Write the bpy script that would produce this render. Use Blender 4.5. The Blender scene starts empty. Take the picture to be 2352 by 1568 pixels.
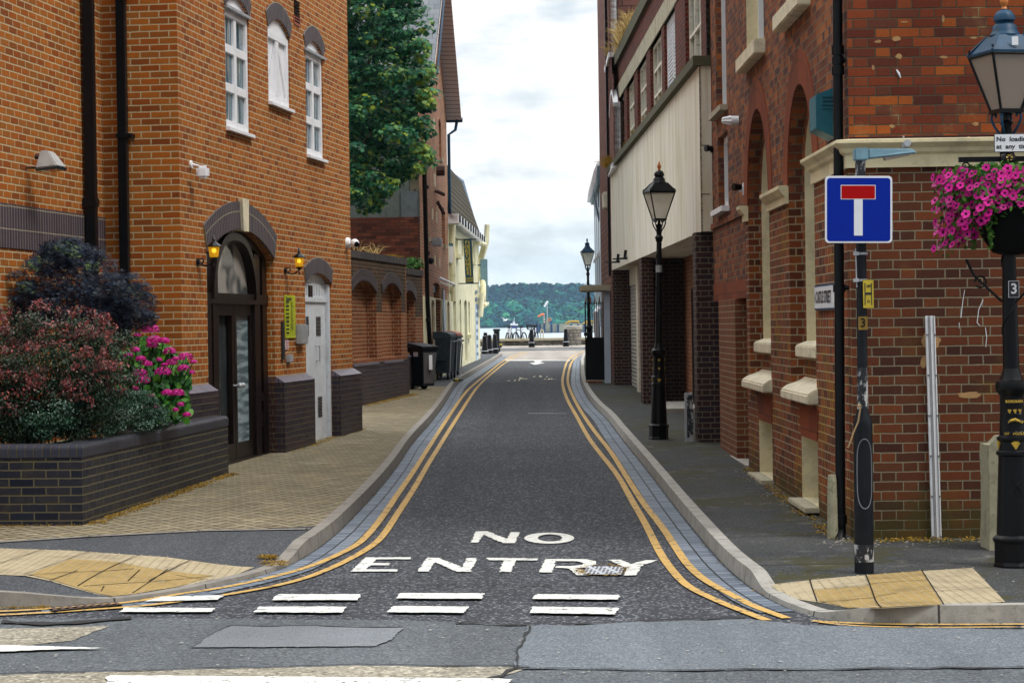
import bpy, bmesh, math, random
from mathutils import Vector, Matrix, noise
from mathutils.geometry import tessellate_polygon
random.seed(7)
R = random.random
def U(a, b): return a + (b - a) * R()
sc = bpy.context.scene
col = sc.collection
PI = math.pi
# ---------------------------------------------------------------- camera (2352x1568 reference pixels)
F, HX, HY, HOR, ROLL, EYE = 5000.0, 1176.0, 784.0, 745.0, 0.015, 1.9
pt_ = math.atan((HY - HOR) / F)
CR, CU, CF = Vector((1, 0, 0)), Vector((0, math.sin(pt_), math.cos(pt_))), Vector((0, math.cos(pt_), -math.sin(pt_)))
rc = CR * math.cos(ROLL) - CU * math.sin(ROLL)
uc = CR * math.sin(ROLL) + CU * math.cos(ROLL)
CAM = Vector((0, 0, EYE))
cd = bpy.data.cameras.new('camera'); cam = bpy.data.objects.new('camera', cd); col.objects.link(cam)
m = Matrix((rc, uc, -CF)).transposed().to_4x4(); m.translation = CAM
cam.matrix_world = m
cd.sensor_width = 36; cd.lens = 36 * F / 2352; cd.clip_end = 20000; cd.clip_start = .5
sc.camera = cam
def ray(x, y): return CF * F + rc * (x - HX) + uc * (HY - y)
def at(x, y, Y):
    r = ray(x, y); return CAM + r * (Y / r.y)
def zc(x0, y0, s):
    return lambda x, y: ((x0 + x / s) / 1.7415, (y0 + y / s) / 1.7415)
ZA = zc(0, 0, 1.68); ZB = zc(0, 900, 1.68); ZC = zc(0, 1798, 1.68); ZD = zc(1350, 1798, 1.68)
ZE = zc(1850, 1050, 3.485); ZF = zc(2300, 0, 1.743); ZG = zc(2300, 800, 1.493)
ZH = zc(2800, 0, 1.742); ZI = zc(2900, 850, 1.5677); ZJ = zc(2700, 1700, 1.5208)
ZK = zc(1350, 850, 2.09); ZL = zc(1350, 0, 1.742)
# ---------------------------------------------------------------- ground profile
ET = [(-60, 1.88), (10, 1.88), (17, 1.86), (30, 1.75), (42, 1.64), (52, 1.53), (82, 1.38), (106, 1.08), (400, 1.08)]
def gz(y):
    for (a, ea), (b, eb) in zip(ET, ET[1:]):
        if y <= b: return EYE - (ea + (eb - ea) * (max(y, a) - a) / (b - a))
    return EYE - 1.08
def hit(x, y, hf=lambda X, Y: 0.0):
    r = ray(x, y); lo, hi = 4.0, 112.0
    def f(Y):
        p = CAM + r * (Y / r.y); return p.z - gz(Y) - hf(p.x, Y)
    for _ in range(40):
        mid = (lo + hi) / 2
        if f(mid) > 0: lo = mid
        else: hi = mid
    p = CAM + r * (lo / r.y); return (p.x, p.y)
# ---------------------------------------------------------------- objects
ORI = {}
def tag(o, label=None, cat=None, group=None, kind=None):
    if label: o['label'] = label
    if cat: o['category'] = cat
    if group: o['group'] = group
    if kind: o['kind'] = kind
    return o
def thing(name, loc, label, cat, group=None, rz=0):
    o = bpy.data.objects.new(name, None); col.objects.link(o)
    o.location = loc; o.rotation_euler = (0, 0, rz); o.empty_display_size = .1
    ORI[o.name] = Vector(loc); return tag(o, label, cat, group)
def boxuv(bm):
    uv = bm.loops.layers.uv.verify()
    for f in bm.faces:
        n = f.normal
        if abs(n.z) > .75:
            for l in f.loops: l[uv].uv = (l.vert.co.x, l.vert.co.y)
        else:
            t = Vector((-n.y, n.x, 0)).normalized()
            for l in f.loops: l[uv].uv = (l.vert.co.dot(t), l.vert.co.z)
def build(name, bm, mat, parent=None, smooth=False, bevel=0, uv=True, local=False):
    bm.normal_update()
    if bevel: 
        bmesh.ops.bevel(bm, geom=[e for e in bm.edges if e.is_manifold and e.calc_face_angle(0) > .5], offset=bevel, segments=2, affect='EDGES', clamp_overlap=True)
        bm.normal_update()
    if uv: boxuv(bm)
    me = bpy.data.meshes.new(name)
    if parent is not None and not local:
        bmesh.ops.translate(bm, verts=bm.verts, vec=-ORI[parent.name])
    bm.to_mesh(me); bm.free()
    if smooth:
        for p in me.polygons: p.use_smooth = True
        if hasattr(me, 'set_sharp_from_angle'): me.set_sharp_from_angle(angle=math.radians(40))
    if not isinstance(mat, (list, tuple)): mat = [mat]
    for mm in mat: me.materials.append(mm)
    o = bpy.data.objects.new(name, me); col.objects.link(o)
    if parent is not None: o.parent = parent; ORI[o.name] = ORI[parent.name].copy()
    else: ORI[o.name] = Vector((0, 0, 0))
    return o
def copytree(o, parent=None):
    c = o.copy(); col.objects.link(c)
    if parent is not None: c.parent = parent
    for ch in list(o.children): copytree(ch, c)
    return c
BM = bmesh.new
def face(bm, pts):
    vs = [bm.verts.new(p) for p in pts]
    return bm.faces.new(vs)
def hexa(bm, p):   # 8 points: bottom 4 ccw, top 4
    v = [bm.verts.new(q) for q in p]
    for f in ((3, 2, 1, 0), (4, 5, 6, 7), (0, 1, 5, 4), (1, 2, 6, 5), (2, 3, 7, 6), (3, 0, 4, 7)):
        bm.faces.new([v[i] for i in f])
def box(bm, x0, x1, y0, y1, z0, z1, M=None):
    p = [Vector(q) for q in ((x0, y0, z0), (x1, y0, z0), (x1, y1, z0), (x0, y1, z0), (x0, y0, z1), (x1, y0, z1), (x1, y1, z1), (x0, y1, z1))]
    if M is not None: p = [M @ q for q in p]
    hexa(bm, p)
def tube(bm, pts, r, n=8, cap=True, M=None):
    pts = [Vector(p) for p in pts]
    rs = r if isinstance(r, (list, tuple)) else [r] * len(pts)
    rings = []; prev = None
    for i, p in enumerate(pts):
        d = (pts[min(i + 1, len(pts) - 1)] - pts[max(i - 1, 0)]).normalized()
        if prev is None:
            a = Vector((0, 0, 1)) if abs(d.z) < .9 else Vector((1, 0, 0))
            e = d.cross(a).normalized()
        else: e = (prev - d * prev.dot(d)).normalized()
        prev = e; g = d.cross(e)
        ring = []
        for k in range(n):
            q = p + (e * math.cos(2 * PI * k / n) + g * math.sin(2 * PI * k / n)) * rs[i]
            if M is not None: q = M @ q
            ring.append(bm.verts.new(q))
        rings.append(ring)
    for a, b in zip(rings, rings[1:]):
        for k in range(n): bm.faces.new((a[k], a[(k + 1) % n], b[(k + 1) % n], b[k]))
    if cap:
        bm.faces.new(rings[0][::-1]); bm.faces.new(rings[-1])
def lathe(bm, prof, c=(0, 0, 0), n=20, M=None, flute=0):
    c = Vector(c); rings = []
    for r, z in prof:
        ring = []
        for k in range(n):
            rr = r * (1 - (flute if (k % 2) else 0))
            q = c + Vector((rr * math.cos(2 * PI * k / n), rr * math.sin(2 * PI * k / n), z))
            if M is not None: q = M @ q
            ring.append(bm.verts.new(q))
        rings.append(ring)
    for a, b in zip(rings, rings[1:]):
        for k in range(n): bm.faces.new((a[k], a[(k + 1) % n], b[(k + 1) % n], b[k]))
    bm.faces.new(rings[0][::-1]); bm.faces.new(rings[-1])
def frust(bm, w0, z0, w1, z1, c=(0, 0), M=None):  # square frustum
    p = []
    for w, z in ((w0, z0), (w1, z1)):
        for a, b in ((-1, -1), (1, -1), (1, 1), (-1, 1)): p.append(Vector((c[0] + a * w, c[1] + b * w, z)))
    if M is not None: p = [M @ q for q in p]
    hexa(bm, p)
class Wall:
    def __init__(s, p0, p1):   # p0->p1 along; outward normal to the right of travel unless flipped
        s.p = Vector((p0[0], p0[1], 0)); d = Vector((p1[0] - p0[0], p1[1] - p0[1], 0)); s.L = d.length
        s.t = d.normalized(); s.n = Vector((s.t.y, -s.t.x, 0))
        if (CAM - s.p).dot(s.n) < 0: s.n = -s.n
    def P(s, u, z, n=0): q = s.p + s.t * u + s.n * n; return Vector((q.x, q.y, z))
    def uz(s, px, py, n=0):
        r = ray(px, py); o = s.p + s.n * n
        k = (o - CAM).dot(s.n) / r.dot(s.n)
        q = CAM + r * k
        return ((q - s.p).dot(s.t), q.z)
    def u(s, px, py=745, n=0): return s.uz(px, py, n)[0]
    def box(s, bm, u0, u1, z0, z1, n0, n1):
        hexa(bm, [s.P(u0, z0, n0), s.P(u1, z0, n0), s.P(u1, z0, n1), s.P(u0, z0, n1), s.P(u0, z1, n0), s.P(u1, z1, n0), s.P(u1, z1, n1), s.P(u0, z1, n1)])
        bm.normal_update()
    def prism(s, bm, poly, n0, n1, holes=()):
        allp = [list(poly)] + [list(h) for h in holes]
        tris = tessellate_polygon([[Vector((a, b, 0)) for a, b in l] for l in allp])
        flat = [p for l in allp for p in l]
        F1 = [bm.verts.new(s.P(a, b, n1)) for a, b in flat]; F0 = [bm.verts.new(s.P(a, b, n0)) for a, b in flat]
        for t in tris:
            try: bm.faces.new([F1[i] for i in t]); bm.faces.new([F0[i] for i in reversed(t)])
            except ValueError: pass
        k = 0
        for l in allp:
            for i in range(len(l)):
                j = (i + 1) % len(l); bm.faces.new((F1[k + i], F1[k + j], F0[k + j], F0[k + i]))
            k += len(l)
    def wall(s, bm, poly, holes, depth, n=0):
        allp = [list(poly)] + [list(h) for h in holes]
        tris = tessellate_polygon([[Vector((a, b, 0)) for a, b in l] for l in allp])
        flat = [p for l in allp for p in l]
        F1 = [bm.verts.new(s.P(a, b, n)) for a, b in flat]
        for t in tris:
            f = bm.faces.new([F1[i] for i in t])
            f.normal_update()
            if f.normal.dot(s.n) < 0: f.normal_flip()
        k = len(allp[0])
        for l in holes:
            for i in range(len(l)):
                j = (i + 1) % len(l)
                face(bm, (s.P(*l[i], n), s.P(*l[j], n), s.P(*l[j], n - depth), s.P(*l[i], n - depth)))
def seg(u0, u1, zs, rise, n=12):     # arc points from (u1,zs) over the top to (u0,zs)
    w = abs(u1 - u0) / 2; rr = (w * w + rise * rise) / (2 * rise); cx = (u0 + u1) / 2; cz = zs + rise - rr
    a0 = math.asin(min(1, w / rr)); sg = 1 if u1 > u0 else -1
    if rise >= w * .999: a0 = PI / 2
    return [(cx + sg * rr * math.sin(a0 - 2 * a0 * i / n), cz + rr * math.cos(a0 - 2 * a0 * i / n)) for i in range(n + 1)], (cx, cz, rr, a0)
def archhole(u0, u1, z0, zs, rise, n=12):
    return [(u0, z0), (u1, z0)] + seg(u0, u1, zs, rise, n)[0]
def ring(bm, w, u0, u1, zs, rise, th, n0, n1, n=22, gap=None):   # voussoir band with its own radial uv
    _, (cx, cz, rr, a0) = seg(u0, u1, zs, rise, n); uvl = bm.loops.layers.uv.verify()
    def pp(a, r, nn): return w.P(cx + r * math.sin(a), cz + r * math.cos(a), nn)
    for i in range(n):
        a, b = -a0 + 2 * a0 * i / n, -a0 + 2 * a0 * (i + 1) / n
        ua, ub = a * (rr + th / 2), b * (rr + th / 2)
        for pts, uvs in (((pp(a, rr, n1), pp(b, rr, n1), pp(b, rr + th, n1), pp(a, rr + th, n1)), ((ua, 0), (ub, 0), (ub, th), (ua, th))),
                         ((pp(a, rr, n0), pp(b, rr, n0), pp(b, rr, n1), pp(a, rr, n1)), ((ua, 0), (ub, 0), (ub, .1), (ua, .1))),
                         ((pp(a, rr + th, n1), pp(b, rr + th, n1), pp(b, rr + th, n0), pp(a, rr + th, n0)), ((ua, 0), (ub, 0), (ub, .1), (ua, .1)))):
            f = face(bm, pts)
            for l, q in zip(f.loops, uvs): l[uvl].uv = q
    for a in (-a0, a0):
        face(bm, (pp(a, rr, n0), pp(a, rr, n1), pp(a, rr + th, n1), pp(a, rr + th, n0)))
def extr(bm, w, prof, u0, u1, cap=True):   # profile (n,z) list extruded along the wall
    A = [bm.verts.new(w.P(u0, z, n)) for n, z in prof]; B = [bm.verts.new(w.P(u1, z, n)) for n, z in prof]
    k = len(prof)
    for i in range(k): bm.faces.new((A[i], A[(i + 1) % k], B[(i + 1) % k], B[i]))
    if cap: bm.faces.new(A[::-1]); bm.faces.new(B)
def textfaces(bm, s, size, O, X, Y, depth=.002, N=None, align='CENTER', sx=1, bold=0):
    cu = bpy.data.curves.new('lettering', 'FONT'); cu.body = s; cu.size = size; cu.align_x = align; cu.align_y = 'CENTER'; cu.offset = bold
    cu.resolution_u = 3
    ob = bpy.data.objects.new('lettering', cu); col.objects.link(ob)
    dg = bpy.context.evaluated_depsgraph_get(); me = bpy.data.meshes.new_from_object(ob.evaluated_get(dg))
    X = Vector(X); Y = Vector(Y); O = Vector(O); N = Vector(N) if N is not None else X.cross(Y).normalized()
    vs = [bm.verts.new(O + X * v.co.x * sx + Y * v.co.y + N * depth) for v in me.vertices]
    for p in me.polygons:
        try: bm.faces.new([vs[i] for i in p.vertices])
        except ValueError: pass
    bpy.data.objects.remove(ob); bpy.data.curves.remove(cu); bpy.data.meshes.remove(me)
# ---------------------------------------------------------------- node helpers
class NT:
    def __init__(s, name, world=False):
        if world: s.m = bpy.data.worlds.new(name)
        else: s.m = bpy.data.materials.new(name)
        s.m.use_nodes = True; s.t = s.m.node_tree; s.t.nodes.clear()
    def n(s, typ, **kw):
        x = s.t.nodes.new(typ)
        for k, v in kw.items(): setattr(x, k, v)
        return x
    def set(s, sock, v):
        if isinstance(v, bpy.types.NodeSocket): s.t.links.new(v, sock)
        elif v is not None:
            if isinstance(v, (tuple, list)) and len(v) == 3 and sock.type == 'RGBA': v = (*v, 1)
            sock.default_value = v
    def M(s, op, a, b=None, c=None):
        x = s.n('ShaderNodeMath', operation=op); s.set(x.inputs[0], a)
        if b is not None: s.set(x.inputs[1], b)
        if c is not None: s.set(x.inputs[2], c)
        return x.outputs[0]
    def uv(s): return s.n('ShaderNodeUVMap').outputs[0]
    def obj(s): return s.n('ShaderNodeTexCoord').outputs['Object']
    def geo(s): return s.n('ShaderNodeNewGeometry').outputs['Position']
    def sep(s, v):
        x = s.n('ShaderNodeSeparateXYZ'); s.set(x.inputs[0], v); return x.outputs
    def comb(s, a, b, c=0):
        x = s.n('ShaderNodeCombineXYZ'); s.set(x.inputs[0], a); s.set(x.inputs[1], b); s.set(x.inputs[2], c); return x.outputs[0]
    def noise(s, v, scale, detail=3, rough=.55, out=0):
        x = s.n('ShaderNodeTexNoise'); s.set(x.inputs['Vector'], v); x.inputs['Scale'].default_value = scale
        x.inputs['Detail'].default_value = detail; x.inputs['Roughness'].default_value = rough; return x.outputs[out]
    def vor(s, v, scale, out='Distance', feature='F1'):
        x = s.n('ShaderNodeTexVoronoi', feature=feature); s.set(x.inputs['Vector'], v); x.inputs['Scale'].default_value = scale; return x.outputs[out]
    def vscale(s, v, sx, sy, sz=1):
        x = s.n('ShaderNodeVectorMath', operation='MULTIPLY'); s.set(x.inputs[0], v); x.inputs[1].default_value = (sx, sy, sz); return x.outputs[0]
    def ramp(s, v, stops, interp='LINEAR'):
        x = s.n('ShaderNodeValToRGB'); s.set(x.inputs[0], v); e = x.color_ramp.elements; x.color_ramp.interpolation = interp
        while len(e) > 1: e.remove(e[-1])
        for i, (p, c) in enumerate(stops):
            q = e[0] if i == 0 else e.new(p)
            q.position = p; q.color = (*c, 1) if not isinstance(c, (int, float)) else (c, c, c, 1)
        return x.outputs[0]
    def mix(s, f, a, b, mode='MIX'):
        x = s.n('ShaderNodeMix', data_type='RGBA', blend_type=mode); s.set(x.inputs[0], f); s.set(x.inputs[6], a); s.set(x.inputs[7], b); return x.outputs[2]
    def step(s, v, a, b):
        x = s.n('ShaderNodeMapRange', interpolation_type='SMOOTHSTEP'); s.set(x.inputs[0], v)
        s.set(x.inputs[1], a); s.set(x.inputs[2], b); return x.outputs[0]
    def bump(s, h, strength=.3, dist=.01):
        x = s.n('ShaderNodeBump'); s.set(x.inputs['Height'], h); x.inputs['Strength'].default_value = strength; x.inputs['Distance'].default_value = dist; return x.outputs[0]
    def fin(s, color, rough=.8, normal=None, metal=0, spec=None, emit=None, es=0, trans=0, alpha=None, sub=0):
        p = s.n('ShaderNodeBsdfPrincipled'); s.set(p.inputs['Base Color'], color); s.set(p.inputs['Roughness'], rough)
        s.set(p.inputs['Metallic'], metal)
        if normal is not None: s.set(p.inputs['Normal'], normal)
        if spec is not None: s.set(p.inputs['Specular IOR Level'], spec)
        if emit is not None: s.set(p.inputs['Emission Color'], emit); s.set(p.inputs['Emission Strength'], es)
        if trans: s.set(p.inputs['Transmission Weight'], trans)
        if alpha is not None: s.set(p.inputs['Alpha'], alpha)
        o = s.n('ShaderNodeOutputMaterial'); s.t.links.new(p.outputs[0], o.inputs[0]); return s.m
def plain(name, c, rough=.6, metal=0, var=.25, scale=8, bump=0, spec=None, dirt=None, emit=None, es=0):
    n = NT(name); v = n.obj(); a = n.noise(v, scale, 4, .6)
    c2 = tuple(x * (1 - var) for x in c); c1 = tuple(min(1, x * (1 + var * .6)) for x in c)
    k = n.ramp(a, [(.3, c2), (.7, c1)])
    if dirt: k = n.mix(n.step(n.noise(v, scale * 3.3, 5, .7), .55, .72), k, dirt)
    nb = n.bump(n.noise(v, 60, 4), bump, .004) if bump else None
    return n.fin(k, rough, nb, metal, spec, emit, es)
def brick(name, cols, mortar, bond='stretcher', L=.225, H=.075, mw=.010, stain=.35, lichen=None, bump=.5, rough=.85, streak=0, rot=0, dark=None, moss=None):
    n = NT(name); v = n.uv()
    if rot:
        q = n.n('ShaderNodeVectorRotate', rotation_type='Z_AXIS'); n.set(q.inputs[0], v); q.inputs['Angle'].default_value = rot; v = q.outputs[0]
    wob = n.noise(v, 9, 2, .5, 1)
    sb = n.n('ShaderNodeVectorMath', operation='MULTIPLY_ADD'); n.set(sb.inputs[0], wob); sb.inputs[1].default_value = (.008, .008, 0); n.set(sb.inputs[2], v)
    o = n.sep(sb.outputs[0]); u, w = o[0], o[1]
    if bond == 'soldier': u, w = w, u
    row = n.M('FLOOR', n.M('DIVIDE', w, H)); par = n.M('FLOORED_MODULO', row, 2.0)
    if bond == 'soldier': par = n.M('MULTIPLY', par, 0)
    if bond in ('stretcher', 'soldier'):
        p = n.M('ADD', n.M('DIVIDE', u, L), n.M('MULTIPLY', par, .5)); idx = n.M('FLOOR', p)
        fx = n.M('MULTIPLY', n.M('FRACT', p), L); d = n.M('MINIMUM', fx, n.M('SUBTRACT', L, fx))
    else:
        P = L * 1.5; p = n.M('ADD', n.M('DIVIDE', u, P), n.M('MULTIPLY', par, .5)); k = n.M('FLOOR', p)
        f = n.M('MULTIPLY', n.M('FRACT', p), P); hd = n.M('GREATER_THAN', f, L)
        fl = n.M('SUBTRACT', f, n.M('MULTIPLY', hd, L)); ln = n.M('SUBTRACT', L, n.M('MULTIPLY', hd, L / 2))
        d = n.M('MINIMUM', fl, n.M('SUBTRACT', ln, fl)); idx = n.M('ADD', n.M('MULTIPLY', k, 2.0), hd)
    fy = n.M('MULTIPLY', n.M('FRACT', n.M('DIVIDE', w, H)), H); dy = n.M('MINIMUM', fy, n.M('SUBTRACT', H, fy))
    e = n.M('MINIMUM', d, dy); e = n.M('ADD', e, n.M('MULTIPLY', n.M('SUBTRACT', n.noise(v, 70, 2), .5), mw * .5))
    mask = n.step(e, mw * .35, mw * .75)
    wn = n.n('ShaderNodeTexWhiteNoise', noise_dimensions='2D'); n.set(wn.inputs[0], n.comb(idx, row))
    rnd = wn.outputs[0]; k = len(cols)
    c = n.ramp(rnd, [(i / (k - 1), cc) for i, cc in enumerate(cols)])
    c = n.mix(.5, c, n.ramp(n.noise(v, 45, 4, .7), [(.25, .35), (.75, .75)]), 'OVERLAY')
    c = n.mix(mask, n.mix(n.noise(v, 30, 3), mortar, tuple(x * .55 for x in mortar)), c)
    if lichen: c = n.mix(n.M('MULTIPLY', n.step(n.noise(v, lichen[1], 4, .65), lichen[2], lichen[2] + .12), n.M('SUBTRACT', 1.0, n.M('MULTIPLY', mask, .85))), c, lichen[0])
    big = n.noise(n.vscale(v, 1, .35), .9, 5, .65)
    c = n.mix(stain, c, n.ramp(big, [(.3, .25), (.55, .6), (.8, .85)]), 'MULTIPLY')
    if streak: c = n.mix(n.M('MULTIPLY', n.step(n.noise(n.vscale(v, 5, .5), 1.4, 4, .6), .56, .72), streak), c, dark or (.75, .7, .62))
    h = n.M('ADD', mask, n.M('MULTIPLY', n.noise(v, 90, 4, .7), .35))
    if moss is not None:
        gm = n.M('MULTIPLY', n.M('SUBTRACT', 1.0, n.step(n.M('ADD', n.sep(v)[1], n.M('MULTIPLY', n.M('SUBTRACT', n.noise(v, 2.5, 5, .7), .5), 1.1)), .25, moss)), .65); c = n.mix(gm, c, (.045, .05, .012))
    return n.fin(c, rough, n.bump(h, bump, .006), spec=.15)
# ---------------------------------------------------------------- materials
MAT = {}
MAT['obrick'] = brick('orange_brick', [(.27, .066, .010), (.36, .094, .013), (.43, .128, .016), (.40, .128, .020), (.33, .110, .018), (.23, .058, .013)], (.68, .55, .32), L=.225, H=.075, mw=.0130, stain=.30, streak=.10, dark=(.14, .05, .02))
MAT['blue'] = brick('blue_engineering_brick', [(.012, .015, .028), (.022, .024, .036), (.030, .028, .036), (.018, .022, .038)], (.17, .15, .09), mw=.011, stain=.3, rough=.45, lichen=((.13, .11, .05), 6, .5))
MAT['bluepier'] = brick('plinth_brick', [(.026, .021, .030), (.042, .030, .040), (.055, .038, .045), (.034, .030, .044)], (.15, .12, .07), mw=.009, stain=.3, rough=.5)
MAT['soldier'] = brick('soldier_brick', [(.038, .030, .050), (.062, .048, .070), (.048, .038, .062)], (.42, .37, .26), bond='soldier', mw=.010, stain=.1, rough=.5)
MAT['soldier'].name = 'soldier_brick'
MAT['cap'] = brick('cap_brick', [(.030, .034, .050), (.045, .048, .066), (.038, .040, .060)], (.10, .085, .05), L=.078, H=.25, mw=.010, stain=.2, rough=.38)
MAT['pcap'] = brick('plinth_cap_brick', [(.13, .115, .15), (.17, .15, .19)], (.07, .06, .05), L=.076, H=.5, mw=.010, stain=.2, rough=.35)
MAT['rbrick'] = brick('old_red_brick', [(.060, .024, .016), (.12, .036, .018), (.19, .055, .020), (.15, .042, .019), (.10, .038, .020), (.070, .025, .017), (.15, .052, .022)], (.38, .33, .22), bond='flemish', L=.235, H=.0765, mw=.009, stain=.55, bump=1, lichen=((.30, .20, .05), 1.6, .56), moss=.55)
MAT['rbrickup'] = brick('upper_red_brick', [(.12, .028, .016), (.24, .050, .018), (.40, .105, .020), (.20, .045, .020), (.12, .040, .024), (.29, .065, .020), (.09, .026, .018)], (.12, .10, .065), bond='flemish', L=.235, H=.0765, mw=.0085, stain=.45, bump=1, lichen=((.45, .36, .17), 1.6, .60))
MAT['sbrick'] = brick('street_side_red_brick', [(.13, .038, .022), (.26, .075, .028), (.40, .130, .038), (.17, .058, .036), (.075, .034, .034), (.31, .095, .030)], (.24, .20, .13), bond='flemish', L=.235, H=.0765, mw=.010, stain=.4, bump=.9)
MAT['slow'] = brick('street_side_lower_brick', [(.15, .040, .018), (.30, .075, .022), (.22, .060, .024), (.085, .030, .018), (.34, .10, .028)], (.52, .43, .28), bond='flemish', L=.235, H=.0765, mw=.011, stain=.4, bump=.9, lichen=((.46, .30, .06), 1.3, .50), moss=.5)
MAT['bbrick'] = brick('brown_brick', [(.16, .055, .028), (.24, .080, .035), (.20, .070, .034)], (.46, .36, .22), mw=.012, stain=.35)
MAT['purple'] = brick('purple_brick', [(.032, .016, .018), (.060, .028, .028), (.048, .024, .028), (.042, .026, .036)], (.26, .22, .15), bond='flemish', mw=.011, stain=.3, rough=.7)
MAT['wbrick'] = brick('garden_wall_brick', [(.16, .042, .018), (.26, .070, .022), (.20, .060, .026)], (.52, .40, .24), mw=.013, stain=.5, streak=.45, dark=(.42, .24, .16))
MAT['wdark'] = brick('stained_wall_brick', [(.030, .022, .018), (.080, .036, .020), (.045, .030, .024)], (.22, .19, .12), mw=.010, stain=.5, lichen=((.26, .22, .05), 5, .58))
MAT['hbrick'] = brick('old_house_brick', [(.26, .09, .05), (.52, .20, .10), (.42, .15, .08), (.22, .12, .08)], (.66, .56, .40), L=.225, H=.08, mw=.015, stain=.5, lichen=((.30, .26, .10), 2, .5))
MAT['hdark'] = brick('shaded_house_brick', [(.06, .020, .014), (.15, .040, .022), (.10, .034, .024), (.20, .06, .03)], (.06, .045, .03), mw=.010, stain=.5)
MAT['pbrick'] = brick('pale_brown_brick', [(.17, .075, .06), (.28, .13, .10), (.22, .10, .085)], (.09, .055, .05), L=.45, H=.15, mw=.022, stain=.3)
MAT['paver_old'] = brick('buff_block_paving', [(.25, .205, .125), (.32, .27, .17), (.285, .24, .15), (.36, .30, .19)], (.035, .028, .012), L=.205, H=.105, mw=.011, stain=.45, rot=-.10, bump=.8, lichen=((.22, .16, .03), 3, .5))
MAT['channel'] = brick('blue_channel_block', [(.125, .155, .20), (.20, .235, .285), (.15, .185, .235), (.10, .125, .16)], (.012, .012, .012), L=.13, H=.125, mw=.013, stain=.3, rough=.55)

n = NT('buff_block_paving'); v = n.uv(); W_ = .105
q = n.n('ShaderNodeVectorRotate', rotation_type='Z_AXIS'); n.set(q.inputs[0], v); q.inputs['Angle'].default_value = .785 - .13
wob = n.noise(v, 7, 2, .5, 1); sb = n.n('ShaderNodeVectorMath', operation='MULTIPLY_ADD'); n.set(sb.inputs[0], wob); sb.inputs[1].default_value = (.012, .012, 0); n.set(sb.inputs[2], q.outputs[0])
o = n.sep(sb.outputs[0]); a = n.M('DIVIDE', o[0], W_); b = n.M('DIVIDE', o[1], W_); i = n.M('FLOOR', a); j = n.M('FLOOR', b)
k = n.M('FLOORED_MODULO', n.M('SUBTRACT', i, j), 4.0); fx = n.M('FRACT', a); fy = n.M('FRACT', b)
def eq(v_): return n.M('COMPARE', k, float(v_), .1)
dl = n.M('ADD', fx, eq(1)); dr = n.M('ADD', n.M('SUBTRACT', 1.0, fx), eq(0)); db = n.M('ADD', fy, eq(2)); dt = n.M('ADD', n.M('SUBTRACT', 1.0, fy), eq(3))
e = n.M('MINIMUM', n.M('MINIMUM', dl, dr), n.M('MINIMUM', db, dt)); mask = n.step(e, .06, .15)
wn = n.n('ShaderNodeTexWhiteNoise', noise_dimensions='2D'); n.set(wn.inputs[0], n.comb(n.M('SUBTRACT', i, eq(1)), n.M('SUBTRACT', j, eq(2))))
c = n.ramp(wn.outputs[0], [(0, (.235, .195, .125)), (.35, (.31, .265, .175)), (.7, (.275, .235, .155)), (1, (.36, .31, .21))])
c = n.mix(.45, c, n.ramp(n.noise(v, 60, 4, .75), [(.25, .35), (.75, .75)]), 'OVERLAY')
c = n.mix(.5, c, n.ramp(n.noise(v, .8, 5, .65), [(.3, .45), (.75, .95)]), 'MULTIPLY')
mo = n.mix(n.step(n.noise(v, 2, 5, .7), .50, .62), (.010, .009, .006), (.10, .07, .015))
c = n.mix(mask, mo, c)
MAT['paver'] = n.fin(c, .9, n.bump(mask, .8, .008), spec=.15)
def asphalt(name, c, coarse=150, var=.5, spots=(.3, .3, .32), amt=.35, rough=.9, moss=None):
    n = NT(name); v = n.geo()
    a = n.noise(v, coarse, 3, .7); b = n.vor(v, coarse * .9, 'Color')
    g = n.sep(b)[0]
    k = n.ramp(a, [(.3, tuple(x * (1 - var) for x in c)), (.7, tuple(x * (1 + var) for x in c))])
    k = n.mix(n.M('MULTIPLY', n.step(g, .78, .95), amt), k, spots)
    k = n.mix(n.M('MULTIPLY', n.step(n.M('SUBTRACT', 1.0, g), .8, .97), .5), k, (.008, .008, .010))
    trk = n.noise(n.vscale(v, 1.6, .06), 1.0, 3, .6); k = n.mix(.5, k, n.ramp(trk, [(.35, .55), (.65, 1.0)]), 'MULTIPLY')
    big = n.noise(v, .55, 4, .6); k = n.mix(.45, k, n.ramp(big, [(.3, .5), (.7, .95)]), 'MULTIPLY')
    k = n.mix(n.M('MULTIPLY', n.step(n.noise(v, 6, 5, .7), .66, .72), .25), k, (.16, .15, .13))
    if moss: k = n.mix(n.M('MULTIPLY', n.step(n.noise(v, 1.3, 5, .7), .50, .57), .75), k, moss); k = n.mix(n.M('MULTIPLY', n.step(n.noise(v, 3.1, 5, .75), .58, .64), .35), k, (.17, .16, .14))
    return n.fin(k, rough, n.bump(n.M('ADD', a, n.vor(v, coarse * .8)), .6, .004), spec=.3)
MAT['asphalt'] = asphalt('street_asphalt', (.042, .046, .056), 62, .95, (.34, .35, .38), .65)
MAT['asphalt2'] = asphalt('coarse_road_asphalt', (.100, .112, .125), 70, .60, (.36, .37, .36), .3)
MAT['asphalt3'] = asphalt('light_road_asphalt', (.150, .172, .195), 110, .45, (.38, .40, .42), .5)
MAT['asphalt4'] = asphalt('grey_asphalt_patch', (.20, .215, .235), 160, .25, (.36, .37, .38), .3)
MAT['chips'] = asphalt('beige_stone_chip_surface', (.30, .27, .21), 48, .55, (.62, .56, .44), .7)
MAT['walk'] = asphalt('pavement_asphalt', (.048, .050, .052), 120, .5, (.30, .30, .28), .3, moss=(.040, .038, .008))
MAT['walk2'] = asphalt('pavement_asphalt_grey', (.060, .066, .076), 120, .5, (.35, .36, .38), .4)
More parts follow.
